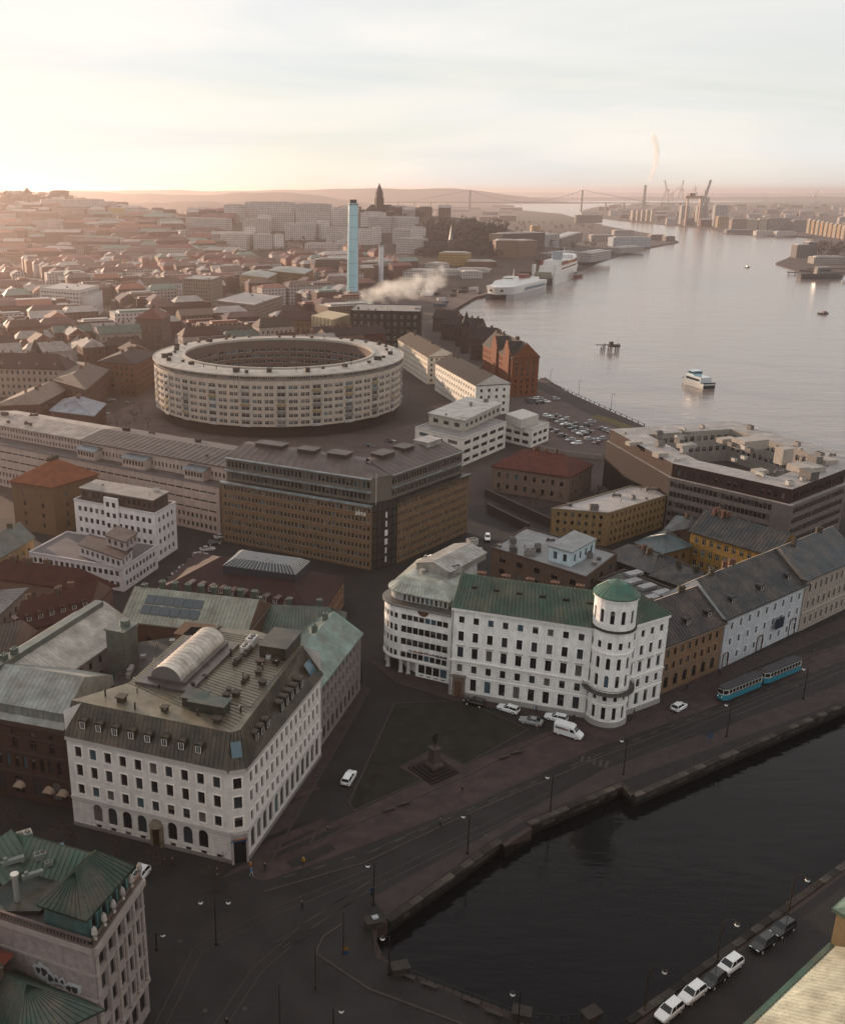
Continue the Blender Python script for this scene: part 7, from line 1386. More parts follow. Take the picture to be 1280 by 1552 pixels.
# ------------------------------------------------------------------ vehicles
CARM = {}
def car_meshes(kind):
    if kind in CARM: return CARM[kind]
    K_ = dict(hatch=(4.1, 1.46, -1.95, .95, -1.55, .2), estate=(4.6, 1.48, -2.2, .9, -1.95, .15), sedan=(4.6, 1.42, -1.75, .85, -1.05, .1), suv=(4.5, 1.68, -2.1, .95, -1.85, .3))[kind]
    L, H_, xb0, xb1, xt0, xt1 = K_; l = L / 2; zo = .18 if kind == 'suv' else 0; out = {}
    st = [(-l, .70, .45, .82), (-l + .12, .85, .3, .93), (-1.0, .9, .24, .96), (.5, .9, .24, .94), (1.0, .9, .24, .93), (l - .32, .85, .28, .76), (l, .68, .42, .62)]
    b = MB(); rings = []
    for x, w_, zl, zt in st: rings.append([(x, -w_, zl + zo), (x, w_, zl + zo), (x, w_ * 1.0, zt - .2 + zo), (x, w_ * .88, zt + zo), (x, -w_ * .88, zt + zo), (x, -w_, zt - .2 + zo)])
    for r0, r1 in zip(rings, rings[1:]):
        for i in range(6): j = (i + 1) % 6; b.poly([r0[i], r0[j], r1[j], r1[i]])
    b.poly(rings[0]); b.poly(rings[-1])
    zb, zt = .92 + zo, H_ - .04; wb, wt = .80, .63
    B = [(xb0, -wb, zb), (xb1, -wb, zb), (xb1, wb, zb), (xb0, wb, zb)]; Tp = [(xt0, -wt, zt), (xt1, -wt, zt), (xt1, wt, zt), (xt0, wt, zt)]
    b.poly(Tp); tm_ = [(x * .93 - .03, y * .9, H_) for x, y, z in Tp]; b.poly(tm_)
    for i in range(4): b.poly([Tp[i], Tp[(i + 1) % 4], tm_[(i + 1) % 4], tm_[i]]); b.tube(B[i], Tp[i], .055, 4)
    for s_ in (-1, 1): b.tube((-.35, s_ * wb, zb), (-.45, s_ * wt, zt), .045, 4)
    out['body'] = b.mesh('body', M('paint'))
    for nm, i in (('side_window', 0), ('windscreen', 1), ('side_window', 2), ('rear_window', 3)):
        g = MB(); g.poly([B[i], B[(i + 1) % 4], Tp[(i + 1) % 4], Tp[i]]); out.setdefault('glass', []).append((nm, g.mesh(nm, M('glass_dark'))))
    w_ = MB()
    for i in range(12):
        a0, a1 = 2 * math.pi * i / 12, 2 * math.pi * (i + 1) / 12; P = lambda a, r, y: (r * math.cos(a), y, r * math.sin(a))
        w_.poly([P(a0, .33, -.1), P(a1, .33, -.1), P(a1, .33, .1), P(a0, .33, .1)], 0)
        for y in (-.1, .1): w_.poly([P(a0, .33, y), P(a1, .33, y), P(a1, .2, y), P(a0, .2, y)], 0); w_.poly([P(a0, .2, y * 1.02), P(a1, .2, y * 1.02), (0, y * 1.02, 0)], 1)
    out['wheel'] = w_.mesh('wheel', M('rubber', 'steel')); out['wx'] = l * .6
    h_ = MB(); h_.box((0, 0, 0), .12, .36, .13, bot=True); out['hl'] = h_.mesh('headlight', M('lamp_lens')); h_ = MB(); h_.box((0, 0, 0), .1, .3, .16, bot=True); out['tl'] = h_.mesh('tail_light', M('red_lens')); out['l'] = l; out['zo'] = zo
    CARM[kind] = out; return out
def car(pos, ang, kind, col, label, group=None, z=0.0, name='parked_car', simple=False):
    m = car_meshes(kind); e = link(name, None, None, (pos[0], pos[1], z + .02), ang); e['label'] = label; e['category'] = 'car'
    if group: e['group'] = group
    link('body', m['body'], e, col=col)
    for nm, g in m['glass']: link(nm, g, e)
    for sx in (-1, 1):
        for sy in (-1, 1): link('wheel', m['wheel'], e, (sx * m['wx'], sy * .8, .33))
        link('headlight', m['hl'], e, (m['l'] - .1, sx * .52, .56 + m['zo'])); link('tail_light', m['tl'], e, (-m['l'] + .03, sx * .58, .64 + m['zo']))
    return e
def cpx(x0, y0, x1, y1): a, c = G(x0, y0, .7), G(x1, y1, .7); d = c - a; return (a + c) / 2, math.atan2(d.y, d.x)
WH, BK, SV, DG, BL, RD = (0.7, .71, .72), (.012, .012, .014), (.35, .36, .37), (.08, .085, .09), (.05, .09, .16), (.25, .03, .02)
for (x0, y0, x1, y1, kd, c_, lab) in ((786, 1078, 754, 1068, 'estate', WH, 'white estate car parked alone below the turret building facade'), (821, 1095, 788, 1088, 'sedan', SV, 'silver grey saloon parked on the square edge next to the van'), (858, 1090, 827, 1083, 'estate', WH, 'white estate car parked right behind the white van'), (521, 1190, 536, 1165, 'estate', WH, 'white patrol car driving beside the lawn of the square'), (1017, 1077, 1040, 1063, 'hatch', WH, 'white hatchback on the street by the orange house'), (735, 1068, 703, 1060, 'suv', BK, 'black car in the shade at the turret building portal'),
    (1028, 1519, 998, 1544, 'suv', WH, 'white car last in the quay row, next to the canal railing'), (1063, 1493, 1033, 1517, 'suv', WH, 'white car in the quay row between a black car and another white one'), (1092, 1473, 1070, 1492, 'hatch', BK, 'small black car squeezed between two white cars on the quay'), (1121, 1450, 1088, 1475, 'suv', WH, 'white car with golden reflection heading the quay row, in front of the black hatchback'), (1170, 1418, 1140, 1440, 'suv', BK, 'dark car with roof rack parked on the quay'), (1198, 1398, 1172, 1415, 'suv', BK, 'dark car parked under the last bracket lamp of the quay'),
    (739, 806, 738, 824, 'suv', WH, 'white car driving down the street between the ochre slab and brown flats'), (218, 1318, 206, 1332, 'hatch', WH, 'white car half hidden behind the stone palace'), (545, 672, 575, 677, 'estate', BL, 'pale blue car on the lane in front of the ring building'), (578, 668, 605, 668, 'sedan', DG, 'dark car on the lane in front of the ring building')):
    p, a_ = cpx(x0, y0, x1, y1); car(p, a_, kd, c_, lab, name='car')
p, a_ = cpx(521, 1190, 536, 1165)
# diagonal cars beside the red roofed hall
for k in range(8):
    p = G(262 + k * 10.5, 882 - k * 9.5); car(p, .35, random.choice(('hatch', 'sedan', 'estate')), (0.45, .43, .43) if k % 3 else DG, ['silver', 'dark'][k % 3 == 0] + ' car parked diagonally beside the red roofed hall', 'cars beside the red roofed hall ' + ('dark' if k % 3 == 0 else 'silver'))
lot = [(80, 635), (132, 665), (172, 692), (200, 638), (250, 716), (275, 668), (330, 690), (325, 755), (378, 782), (455, 758), (440, 815), (482, 856), (548, 880), (575, 818), (595, 905), (655, 858), (672, 962), (770, 1012), (822, 962), (25, 757), (130, 825), (192, 858), (292, 916), (402, 972), (482, 1018), (692, 720), (636, 772), (852, 812), (905, 834), (962, 858), (196, 405), (62, 440), (8, 450), (-60, 430), (-130, 455), (-150, 420), (-110, 400), (-25, 395), (-190, 440), (-75, 460)]
names = [(WH, 'white'), (DG, 'dark grey'), (SV, 'silver'), (BK, 'black'), (RD, 'dark red'), (BL, 'dark blue')]
for k, (x, y) in enumerate(lot):
    px, py = 820 + x / 9.143, 560 + y / 9.143 + 2; c_, cn = names[[0, 2, 1, 3, 2, 4, 2, 0, 3, 1, 5, 2][k % 12]]; kd = ('estate', 'hatch', 'suv', 'sedan')[k % 4]; kn = {'estate': 'estate car', 'hatch': 'hatchback', 'suv': 'tall car', 'sedan': 'saloon'}[kd]
    car(G(px, py), R(12) + random.choice((0, math.pi)) + random.uniform(-.05, .05), kd, c_, f'{cn} {kn} in the riverside car park', f'{cn} {kn}s in the riverside car park')
for k, (x, y) in enumerate(((170, 607), (195, 611), (160, 628), (205, 628), (188, 598))): car(G(x, y), random.uniform(0, 3), 'sedan', (SV, DG)[k % 2], ('silver', 'dark grey')[k % 2] + ' saloon in the yard between the ring building and blue roofed house', ('silver', 'dark grey')[k % 2] + ' cars in the ring yard')
# delivery van
p, a_ = cpx(842, 1104, 881, 1116); e = link('delivery_van', None, None, (p.x, p.y, .02), a_); e['label'] = 'white high roof delivery van with lettering parked at the square'; e['category'] = 'van'
b = MB(); sec = [(-2.7, .95, .35, 2.5), (.6, .98, .35, 2.55), (1.15, .97, .35, 2.3), (1.75, .95, .35, 1.45), (2.55, .9, .35, 1.05), (2.75, .75, .4, .8)]; rg_ = [[(x, -w_, zl), (x, w_, zl), (x, w_ * .99, zt - .3), (x, w_ * .86, zt), (x, -w_ * .86, zt), (x, -w_ * .99, zt - .3)] for x, w_, zl, zt in sec]
for r0, r1 in zip(rg_, rg_[1:]):
    for i in range(6): j = (i + 1) % 6; b.poly([r0[i], r0[j], r1[j], r1[i]])
b.poly(rg_[0]); b.poly(rg_[-1]); link('body', b.mesh('body', M('paint')), e, col=(.7, .71, .72))
g = MB(); g.poly([(1.72, -.82, 1.56), (1.72, .82, 1.56), (1.2, .8, 2.25), (1.2, -.8, 2.25)]); w_ = link('windscreen', g.mesh('windscreen', M('glass_dark')), e); w_.location = (.06, 0, .03)
for s_ in (-1, 1): g = MB(); y = s_ * .985; g.poly([(.5, y, 1.35), (1.55, y, 1.35), (1.1, y, 2.0), (.5, y, 2.0)]); link('side_window', g.mesh('side_window', M('glass_dark')), e)
mw = car_meshes('suv')
for sx in (-1.75, 1.75):
    for sy in (-.85, .85): link('wheel', mw['wheel'], e, (sx, sy, .33))
for sy in (-.6, .6): link('headlight', mw['hl'], e, (2.7, sy, .68)); link('tail_light', mw['tl'], e, (-2.7, sy * 1.3, 1.0))
for s_ in (-1, 1):
    for k in range(11): g = MB(); g.box((0, 0, 0), .18, .02, random.uniform(.3, .45), bot=True); link('lettering', g.mesh('lettering', M('plain')), e, (-2.3 + k * .24, s_ * 1.0, 1.45), col=(.06, .06, .16) if k < 5 else (.4, .05, .06))
# ------------------------------------------------------------------ trams
def tram(p, ang, label, first):
    e = link('tram', None, None, (p.x, p.y, .04), ang); e['label'] = label; e['category'] = 'tram'; l, w_ = 6.4, 1.2
    fp = [Vector(q) for q in ((-l, -.7), (-l + .7, -w_), (l - 1.1, -w_), (l, -.62), (l, .62), (l - 1.1, w_), (-l + .7, w_), (-l, .7))]
    b = MB(); b.prism(fp, .35, 1.55, bot=True); link('lower_body', b.mesh('lower_body', M('paint')), e, col=(.045, .33, .45))
    b = MB(); b.prism(inset(fp, .03), 1.55, 2.85); link('upper_body', b.mesh('upper_body', M('paint')), e, col=(.52, .52, .47))
    b = MB(); b.loft(inset(fp, -.04), 2.85, inset(fp, .25), 3.15); b.ngon(inset(fp, .25), 3.15); link('roof', b.mesh('roof', M('plain')), e, col=(.10, .095, .11))
    b = MB(); b.prism(inset(fp, .12), .1, .36); link('skirt', b.mesh('skirt', M('plain')), e, col=(.02, .02, .02))
    g = MB(); g.box((0, 0, 0), .82, .02, .8, bot=True); g = g.mesh('window', M('glass_dark')); s2 = MB(); s2.box((0, 0, 0), 9.5, .02, .14, bot=True); s2 = s2.mesh('stripe', M('plain'))
    for s_ in (-1, 1):
        for k in range(10): link('window', g, e, (-l + 1.5 + k * 1.06, s_ * (w_ - .01), 1.85))
        link('stripe', s2, e, (-.3, s_ * (w_ + .005), 1.6), col=(.4, .05, .07))
    for x in (l - .02, -l + .02): wf = MB(); wf.box((0, 0, 0), .03, 1.1, .85, bot=True); link('end_window', wf.mesh('end_window', M('glass_dark')), e, (x, 0, 1.8))
    for s_ in (-1, 1): wf = MB(); wf.poly([(l - 1.0, s_ * 1.17, 1.8), (l - .12, s_ * .68, 1.8), (l - .12, s_ * .68, 2.6), (l - 1.0, s_ * 1.17, 2.6)]); link('corner_window', wf.mesh('corner_window', M('glass_dark')), e)
    if first:
        for s_ in (-.45, .45): wf = MB(); wf.sphere((0, 0, 0), .14, 8, 5); link('headlight', wf.mesh('headlight', M('globe_glass')), e, (l + .02, s_, 1.1))
    wf = MB(); wf.path([(-1.2, 0, 3.15), (-.1, 0, 3.75), (-1.1, 0, 4.35)], .05, 4); wf.tube((-1.1, -.8, 4.35), (-1.1, .8, 4.35), .05, 4); link('pantograph', wf.mesh('pantograph', M('steel')), e, col=(.2, .2, .2))
    for x in (-4, -2.6, 2.6, 4):
        for s_ in (-.72, .72): wl = link('wheel', mw['wheel'], e, (x, s_, .33))
p1, p2 = G(1122, 1046, .5), G(1178, 1023, .5); d = (p1 - p2).normalized(); c_ = (p1 + p2) / 2
tram(c_ + d * 6.9, math.atan2(d.y, d.x), 'leading blue and cream tram car with headlights', True); tram(c_ - d * 6.9, math.atan2(d.y, d.x), 'trailing blue and cream tram car coupled behind the leading one', False)
# ------------------------------------------------------------------ street lamps and poles
LM = {}
def lamp(px, py, h_, side, label, style='arm', group=None):
    g_ = G(px, py); e = link('street_lamp', None, None, (g_.x, g_.y, 0)); e['label'] = label; e['category'] = 'street lamp'
    if group: e['group'] = group
    if ('p', h_) not in LM:
        b = MB(); b.lathe((0, 0, 0), [(.22, 0), (.22, .5), (.12, .6), (.10, 2.5), (.07, h_)], 8); LM[('p', h_)] = b.mesh('pole', M('steel'))
        b = MB(); b.sphere((0, 0, 0), .34, 10, 6, sz=.85); LM['g'] = b.mesh('globe', M('globe_glass')); b = MB(); b.cyl((0, 0, .2), .36, .1, .2, 10); LM['c'] = b.mesh('lamp_cap', M('steel'))
    link('pole', LM[('p', h_)], e, col=(.12, .105, .1) if style != 'gold' else (.2, .14, .09))
    for s_ in ([side] if style != 'double' else [-1, 1]):
        key = ('a', s_, style, h_)
        if key not in LM:
            b = MB()
            if style == 'gold' or style == 'double':
                r = 1.0; b.path([(s_ * (r - r * math.cos(t)), 0, h_ - .25 + .8 * math.sin(t)) for t in [math.pi * .88 * i / 8 for i in range(9)]], .045, 5)
            else: b.path([(0, 0, h_ - .15), (s_ * .9, 0, h_ - .05)], .04, 5)
            LM[key] = b.mesh('arm', M('steel'))
        link('arm', LM[key], e, col=(.12, .105, .1)); x = s_ * (1.9 if style in ('gold', 'double') else .95); z_ = h_ - .35 if style in ('gold', 'double') else h_ - .4
        gl = link('globe', LM['g'], e, (x, 0, z_)); link('lamp_cap', LM['c'], gl, col=(.1, .09, .09))
for (x, y), lab in zip(((566, 1372), (708, 1294), (833, 1232), (944, 1174), (1100, 1117), (1216, 1060)), ('beside the canal end', 'by the quay wall below the statue', 'by the quay wall below the landing steps', 'at the projecting quay corner', 'in front of the leading tram', 'behind the trailing tram')): lamp(x, y, 7.4, -1, f'white globe lamp on the north quay {lab}')
for (x, y), lab in zip(((976, 1532), (1086, 1458), (1193, 1388)), ('next to the last white car', 'behind the white car heading the row', 'beyond the dark parked cars')): lamp(x, y, 6.6, 1, f'bracket lamp with curved arm on the quay {lab}', 'gold')
lamp(328, 1432, 7.6, 1, 'two armed lamp with twin white globes in the dark street', 'double')
lamp(589, 1477, 6.4, -1, 'lamp with white globe at the curved canal railing'); lamp(784, 1560, 6.0, -1, 'lamp with white globe at the far end of the canal railing'); lamp(505, 1590, 6.4, 1, 'lamp with white globe beside the tram rails')
lamp(548, 1035, 5.0, -1, 'small lamp at the corner of the grey stone house'); lamp(238, 1440, 3.0, 1, 'low lamp beside the stone palace')
pb_ = MB(); pb_.lathe((0, 0, 0), [(.16, 0), (.16, .8), (.1, .9), (.08, 7.2)], 8); pb_ = pb_.mesh('mast', M('steel'))
for (x, y), lab in zip(((520, 1446), (478, 1500), (424, 1560)), ('catenary mast on the traffic island near the canal', 'catenary mast between the tram rails', 'catenary mast beside the lone globe lamp')):
    g_ = G(x, y); o = link('tram_mast', pb_, None, (g_.x, g_.y, 0), col=(.17, .145, .135)); o['label'] = lab; o['category'] = 'mast'
# benches, sign posts
bm = MB(); bm.box((0, 0, .38), 2.3, .55, .1, bot=True); sb = bm.mesh('seat', M('kerb_stone')); bm = MB(); bm.box((0, 0, 0), .25, .45, .38); lg = bm.mesh('leg', M('kerb_stone'))
for (x, y), lab in zip(((590, 1229), (612, 1220), (764, 1149), (783, 1142), (616, 1482), (650, 1496), (714, 1520), (748, 1538)), ['bench of a pair between lawn tip and promenade, nearer the bank', 'bench of a pair between lawn tip and promenade, nearer the statue', 'bench of a pair beyond the statue, nearer the statue', 'bench of a pair beyond the statue, nearer the van', 'stone bench closest to the railing pier', 'second stone bench along the railing', 'third stone bench along the railing', 'fourth stone bench along the railing']):
    g_ = G(x, y); e = link('stone_bench', None, None, (g_.x, g_.y, 0), .42 if y < 1300 else -.45); e['label'] = lab; e['category'] = 'bench'; link('seat', sb, e); link('leg', lg, e, (-.8, 0, 0)); link('leg', lg, e, (.8, 0, 0))
def signpost(px, py, c1, c2, lab):
    g_ = G(px, py); e = link('traffic_sign', None, None, (g_.x, g_.y, 0)); e['label'] = lab; e['category'] = 'sign'; b = MB(); b.cyl((0, 0, 0), .04, .04, 2.7, 6); link('post', b.mesh('post', M('steel')), e, col=(.2, .2, .2))
    for k, (z_, c_) in enumerate(((2.3, c1), (1.6, c2))):
        b = MB(); b.tube((0, -.07, z_), (0, -.04, z_), .34, 12); link('sign_disc', b.mesh('sign_disc', M('plain')), e, col=c_)
signpost(524, 1458, (.35, .15, .03), (.03, .12, .3), 'traffic sign with orange and blue discs on the island'); signpost(1074, 1128, (.03, .16, .35), (.03, .16, .35), 'blue traffic sign on the quay pavement'); signpost(563, 1368, (.03, .1, .25), (.08, .08, .1), 'blue parking sign at the canal end lamp')
# electrical cabinet at canal end
g_ = G(568, 1403); b = MB(); b.box((0, 0, 0), .8, .6, 1.5); b.box((0, 0, 1.5), .9, .7, .1, bot=True); o = link('utility_cabinet', b.mesh('utility_cabinet', M('plain')), None, (g_.x, g_.y, 0), .3, (.4, .42, .45)); o['label'] = 'pale grey utility cabinet at the end of the canal'; o['category'] = 'cabinet'
# ------------------------------------------------------------------ statue
g_ = G(657, 1168); T = Thing('monument', 'bronze statue on tall tapered granite pedestal with steps in the square', 'statue', (*g_, 0)); rt = .62
for k in range(4): b = MB(); b.box((g_.x, g_.y, .26 * k), 6.6 - 1.2 * k, 6.6 - 1.2 * k, .26, rt); T.part('step', b, 'stone', (.075, .05, .046))
b = MB()
def sq(s_): return [Vector((g_.x + (x * math.cos(rt) - y * math.sin(rt)) * s_, g_.y + (x * math.sin(rt) + y * math.cos(rt)) * s_)) for x, y in ((-1, -1), (1, -1), (1, 1), (-1, 1))]
for (s0, z0), (s1, z1) in zip([(1.25, 1.04), (1.25, 1.5), (.85, 2.0), (.68, 4.4), (.9, 4.6)], [(1.25, 1.5), (.85, 2.0), (.68, 4.4), (.9, 4.6), (.9, 4.9)]): b.loft(sq(s0), z0, sq(s1), z1)
b.ngon(sq(.9), 4.9); T.part('pedestal', b, 'stone', (.16, .12, .11))
# ------------------------------------------------------------------ people (skin-grown figures)
def figure(name, joints, edges, radii):
    me = bpy.data.meshes.new(name); me.from_pydata(joints, edges, []); o = bpy.data.objects.new(name, me); COL.objects.link(o)
    sk_ = o.modifiers.new('skin', 'SKIN'); ss = o.modifiers.new('sub', 'SUBSURF'); ss.levels = 1; ss.render_levels = 1
    for v, r in zip(me.skin_vertices[0].data, radii): v.radius = (r, r)
    me.skin_vertices[0].data[0].use_root = True
    dg = bpy.context.evaluated_depsgraph_get(); out = bpy.data.meshes.new_from_object(o.evaluated_get(dg)); bpy.data.objects.remove(o); return out
def person_mesh(stride, armb):
    s = stride; J = [(0, 0, .95), (0, 0, 1.18), (0, 0, 1.4), (0, 0, 1.53), (.02, 0, 1.66), (.03, 0, 1.74), (.02, .17, 1.40), (-armb, .24, 1.14), (armb * .3, .25, .90), (.05 + armb * .3, .25, .82), (.02, -.17, 1.40), (armb, -.24, 1.14), (armb * 1.6, -.25, .92), (armb * 1.6 + .05, -.25, .84), (0, .1, .88), (s * .5, .1, .5), (s * .8, .1, .08), (s * .8 + .17, .1, .04), (0, -.1, .88), (-s * .3, -.1, .5), (-s * .9, -.1, .1), (-s * .9 + .15, -.1, .04)]
    E_ = [(0, 1), (1, 2), (2, 3), (3, 4), (4, 5), (2, 6), (6, 7), (7, 8), (8, 9), (2, 10), (10, 11), (11, 12), (12, 13), (0, 14), (14, 15), (15, 16), (16, 17), (0, 18), (18, 19), (19, 20), (20, 21)]
    Rd = [.15, .145, .15, .06, .10, .085, .075, .06, .045, .04, .075, .06, .045, .04, .1, .075, .055, .045, .1, .075, .055, .045]
    return figure('person', J, E_, Rd)
PM = [person_mesh(.28, .12), person_mesh(.03, .03)]; PV = {}
def person(px, py, var, jacket, trousers, label, ang=None):
    key = (var, jacket, trousers)
    if key not in PV:
        me = PM[var].copy()
        for nm, c_ in (('jacket', jacket), ('trousers', trousers)):
            mname = nm + str(c_); me.materials.append(MATS.get(mname) or surf(mname, c_, .9))
        me.materials.append(MATS['skin']); me.materials.append(MATS['hair'])
        for p in me.polygons:
            z_ = p.center.z; p.material_index = 3 if z_ > 1.70 or (z_ > 1.6 and p.center.x < -.02) else 2 if z_ > 1.5 or (z_ < .87 and abs(p.center.y) > .2) else 0 if z_ > .86 else 1
            p.use_smooth = True
        PV[key] = me
    g_ = G(px, py); o = link('person', PV[key], None, (g_.x, g_.y, .02), random.uniform(0, 6.28) if ang is None else ang); o['label'] = label; o['category'] = 'person'
BKJ, GRJ = (.012, .012, .015), (.06, .06, .07)
for (x, y, v, j, t, lab) in ((460, 1309, 0, (.28, .16, .02), (.06, .03, .03), 'person in yellow jacket walking at the lower tip of the square'), (458, 1376, 0, BKJ, BKJ, 'person in dark clothes crossing the tram street'), (497, 1262, 1, BKJ, GRJ, 'person in dark coat standing on the square kerb'), (380, 1316, 1, (.3, .12, .03), BKJ, 'person in orange jacket beside the bank corner'), (381, 1325, 0, (.05, .16, .28), (.3, .3, .32), 'person in blue jacket walking by the bank corner'), (402, 1318, 0, BKJ, BKJ, 'person in black coat crossing from the bank corner'), (330, 1326, 1, BKJ, (.3, .3, .3), 'person with pale bag in front of the bank'),
    (812, 1077, 1, (.05, .12, .25), BKJ, 'person in blue against the turret building wall'), (869, 1090, 0, BKJ, BKJ, 'person in black walking below the turret building'), (813, 1108, 1, (.09, .06, .05), GRJ, 'person standing behind the silver grey saloon'), (700, 1200, 0, BKJ, GRJ, 'person walking on the promenade below the statue'), (667, 1250, 0, GRJ, BKJ, 'person in grey walking on the promenade'), (960, 1082, 0, BKJ, GRJ, 'person on the pavement under the turret'), (1040, 1043, 0, BKJ, BKJ, 'person in dark coat by the orange house door'), (955, 1090, 1, BKJ, BKJ, 'person in black waiting under the turret balcony'), (1090, 1020, 0, GRJ, BKJ, 'person in grey at the arched gate of the grey house'), (262, 1310, 0, (.08, .03, .03), BKJ, 'person in dark red coat in front of the bank portal'), (250, 1312, 0, BKJ, BKJ, 'person in black in front of the bank portal'), (344, 1555, 1, BKJ, BKJ, 'person in black on the dark street near the tram rails')): person(x, y + 3, v, j, t, lab)
sm = PM[1].copy(); sm.materials.append(MATS['metal_roof']); sm.transform(Matrix.Scale(1.95, 4)); T.inst('statue_figure', sm, (g_.x * 0 + G(657, 1168).x, G(657, 1168).y, 4.88), -1.2, (.035, .055, .05))
# ------------------------------------------------------------------ bare trees
def tree_mesh(seed, h_):
    r2 = random.Random(seed); tr_, cr_ = MB(), MB()
    def grow(p, d, l, r, lev):
        q = p + d * l; (tr_ if lev < 2 else cr_).tube(p, q, r, 5 if lev < 2 else 3, 0, r * .65)
        if lev >= 5: return
        for k in range(r2.choice((2, 3, 3))):
            a = r2.uniform(0, 6.28); u = d.orthogonal().normalized(); u.rotate(Matrix.Rotation(a, 3, d)); nd = (d + u * r2.uniform(.45, .85) + Vector((0, 0, .15))).normalized(); grow(p.lerp(q, r2.uniform(.65, 1)), nd, l * r2.uniform(.62, .8), r * .6, lev + 1)
    grow(Vector((0, 0, 0)), Vector((0, 0, 1)), h_ * .28, .2, 0); return tr_.mesh('trunk', M('bark')), cr_.mesh('crown', M('bark'))
TM = [tree_mesh(s_, 9) for s_ in (1, 2, 3)]
def tree(px, py, label, group=None, s_=1.0):
    g_ = G(px, py); e = link('bare_tree', None, None, (g_.x, g_.y, 0), random.uniform(0, 6)); e.scale = (s_,) * 3; e['label'] = label; e['category'] = 'tree'
    if group: e['group'] = group
    a, c = random.choice(TM); link('trunk', a, e); link('crown', c, e)
for x, y in ((108, 1283), (178, 1298), (250, 1325), (30, 1262), (-20, 1250), (330, 1350)): tree(x, y, 'bare street tree on the pavement in front of the bank and palazzo', 'street trees before the bank')
for x, y in ((700, 1075), (565, 1190)): tree(x, y, 'small bare tree growing in the lawn of the square', 'lawn trees', .55)
for x, y in ((150, 640), (178, 645), (205, 640), (225, 650), (192, 655), (165, 657), (215, 628)): tree(x, y, 'bare tree in the yard between the ring building and blue roofed house', 'trees in the ring yard', 1.0)
for k in range(9): a_ = k * .7; q = RC + Vector((math.cos(a_), math.sin(a_))) * RI * .5; e = link('bare_tree', None, None, (q.x, q.y, 0), a_); e.scale = (1.2,) * 3; e['label'] = 'bare tree inside the round courtyard'; e['category'] = 'tree'; e['group'] = 'trees in the round courtyard'; link('trunk', TM[k % 3][0], e); link('crown', TM[k % 3][1], e)
for x, y in ((755, 758), (775, 770), (800, 780), (825, 790), (735, 770), (788, 792), (812, 765), (905, 752), (895, 768)): tree(x, y, 'bare tree on the slope below the tiled school', 'trees below the school', .8)
# retaining wall and sunken yard below the school
for pts, lab in (([(735, 752), (790, 778), (838, 800)], 'rough stone retaining wall below the tiled school'), ([(738, 775), (800, 806)], 'lower stone retaining wall beside the brown flats')):
    q = PG(pts); T = Thing('retaining_wall', lab, 'wall', (*q[0], 0))
    for a, c in zip(q, q[1:]):
        n_ = Vector((-(c - a).y, (c - a).x)).normalized() * .3; m_ = MB(); m_.prism([a - n_, c - n_, c + n_, a + n_], 0, 2.6); T.part('wall', m_, 'stone', (.13, .085, .075)); m_ = MB(); m_.prism([a - n_ * 1.3, c - n_ * 1.3, c + n_ * 1.3, a + n_ * 1.3], 2.6, 2.75, bot=True); T.part('coping', m_, 'stone', (.18, .13, .115))
# car park wall, quay railing with lamps
q = PG([(818, 682), (848, 690), (912, 697)]); T = Thing('car_park_wall', 'pale concrete wall along the lower edge of the car park', 'wall', (*q[0], 0))
for a, c in zip(q, q[1:]): n_ = Vector((-(c - a).y, (c - a).x)).normalized() * .25; m_ = MB(); m_.prism([a - n_, c - n_, c + n_, a + n_], 0, 2.0); T.part('wall', m_, 'plaster', (.36, .3, .27))
q = PG([(814, 573), (860, 594), (900, 612), (985, 650)]); T = Thing('quay_railing', 'low dark parapet rail along the river quay', 'railing', (*q[0], 0)); pts_ = []
for a, c in zip(q, q[1:]): n = int((c - a).length / 5); pts_ += [a.lerp(c, i / n) for i in range(n)]
m_ = MB(); m_.path([(p.x, p.y, 1.0) for p in pts_], .09, 5); T.part('rail', m_, 'steel', (.06, .05, .045)); pm2 = MB(); pm2.box((0, 0, 0), .3, .3, 1.0); pm2 = pm2.mesh('post', M('steel'))
for p in pts_: T.inst('post', pm2, (p.x, p.y, 0), .3, (.06, .05, .045))
for (x, y), lab in zip(((833, 582), (876, 600), (925, 622)), ('by the warehouse end', 'in the middle of the rail', 'by the grass verge')): lamp(x, y, 8.0, 1, f'thin quay lamp on the river front {lab}')
# ------------------------------------------------------------------ ships and boats
def hull(L, W, H_, bow=.3, stern=.9, flare=.8, n=7):
    """outline with bow at +x; returns deck and waterline outlines"""
    pts = [Vector((-L / 2, -W / 2 * stern)), Vector((L * (.5 - bow), -W / 2))]
    for i in range(1, n): t = i / n; pts.append(Vector((L * (.5 - bow) + L * bow * t, -W / 2 * (1 - t ** 2))))
    up = pts + [Vector((L / 2, 0))] + [Vector((p.x, -p.y)) for p in pts[::-1]]; low = [Vector((p.x * (.96 if p.x < 0 else .93), p.y * flare)) for p in up]; return up, low
def boat(name, label, pos, ang, parts, cat='boat', group=None):
    e = link(name, None, None, (pos.x, pos.y, WZ), ang); e['label'] = label; e['category'] = cat
    if group: e['group'] = group
    for nm, mb_, mats, col in parts: link(nm, mb_.mesh(nm, M(*mats) if isinstance(mats, tuple) else M(mats)), e, col=col)
    return e
def deckhouse(x0, x1, w_, z0, z1, slant=.6): 
    b = MB(); b.loft([(x0, -w_), (x1, -w_), (x1, w_), (x0, w_)], z0, [(x0 + .3, -w_ * .9), (x1 - slant, -w_ * .9), (x1 - slant, w_ * .9), (x0 + .3, w_ * .9)], z1); b.ngon([(x0 + .3, -w_ * .9), (x1 - slant, -w_ * .9), (x1 - slant, w_ * .9), (x0 + .3, w_ * .9)], z1); return b
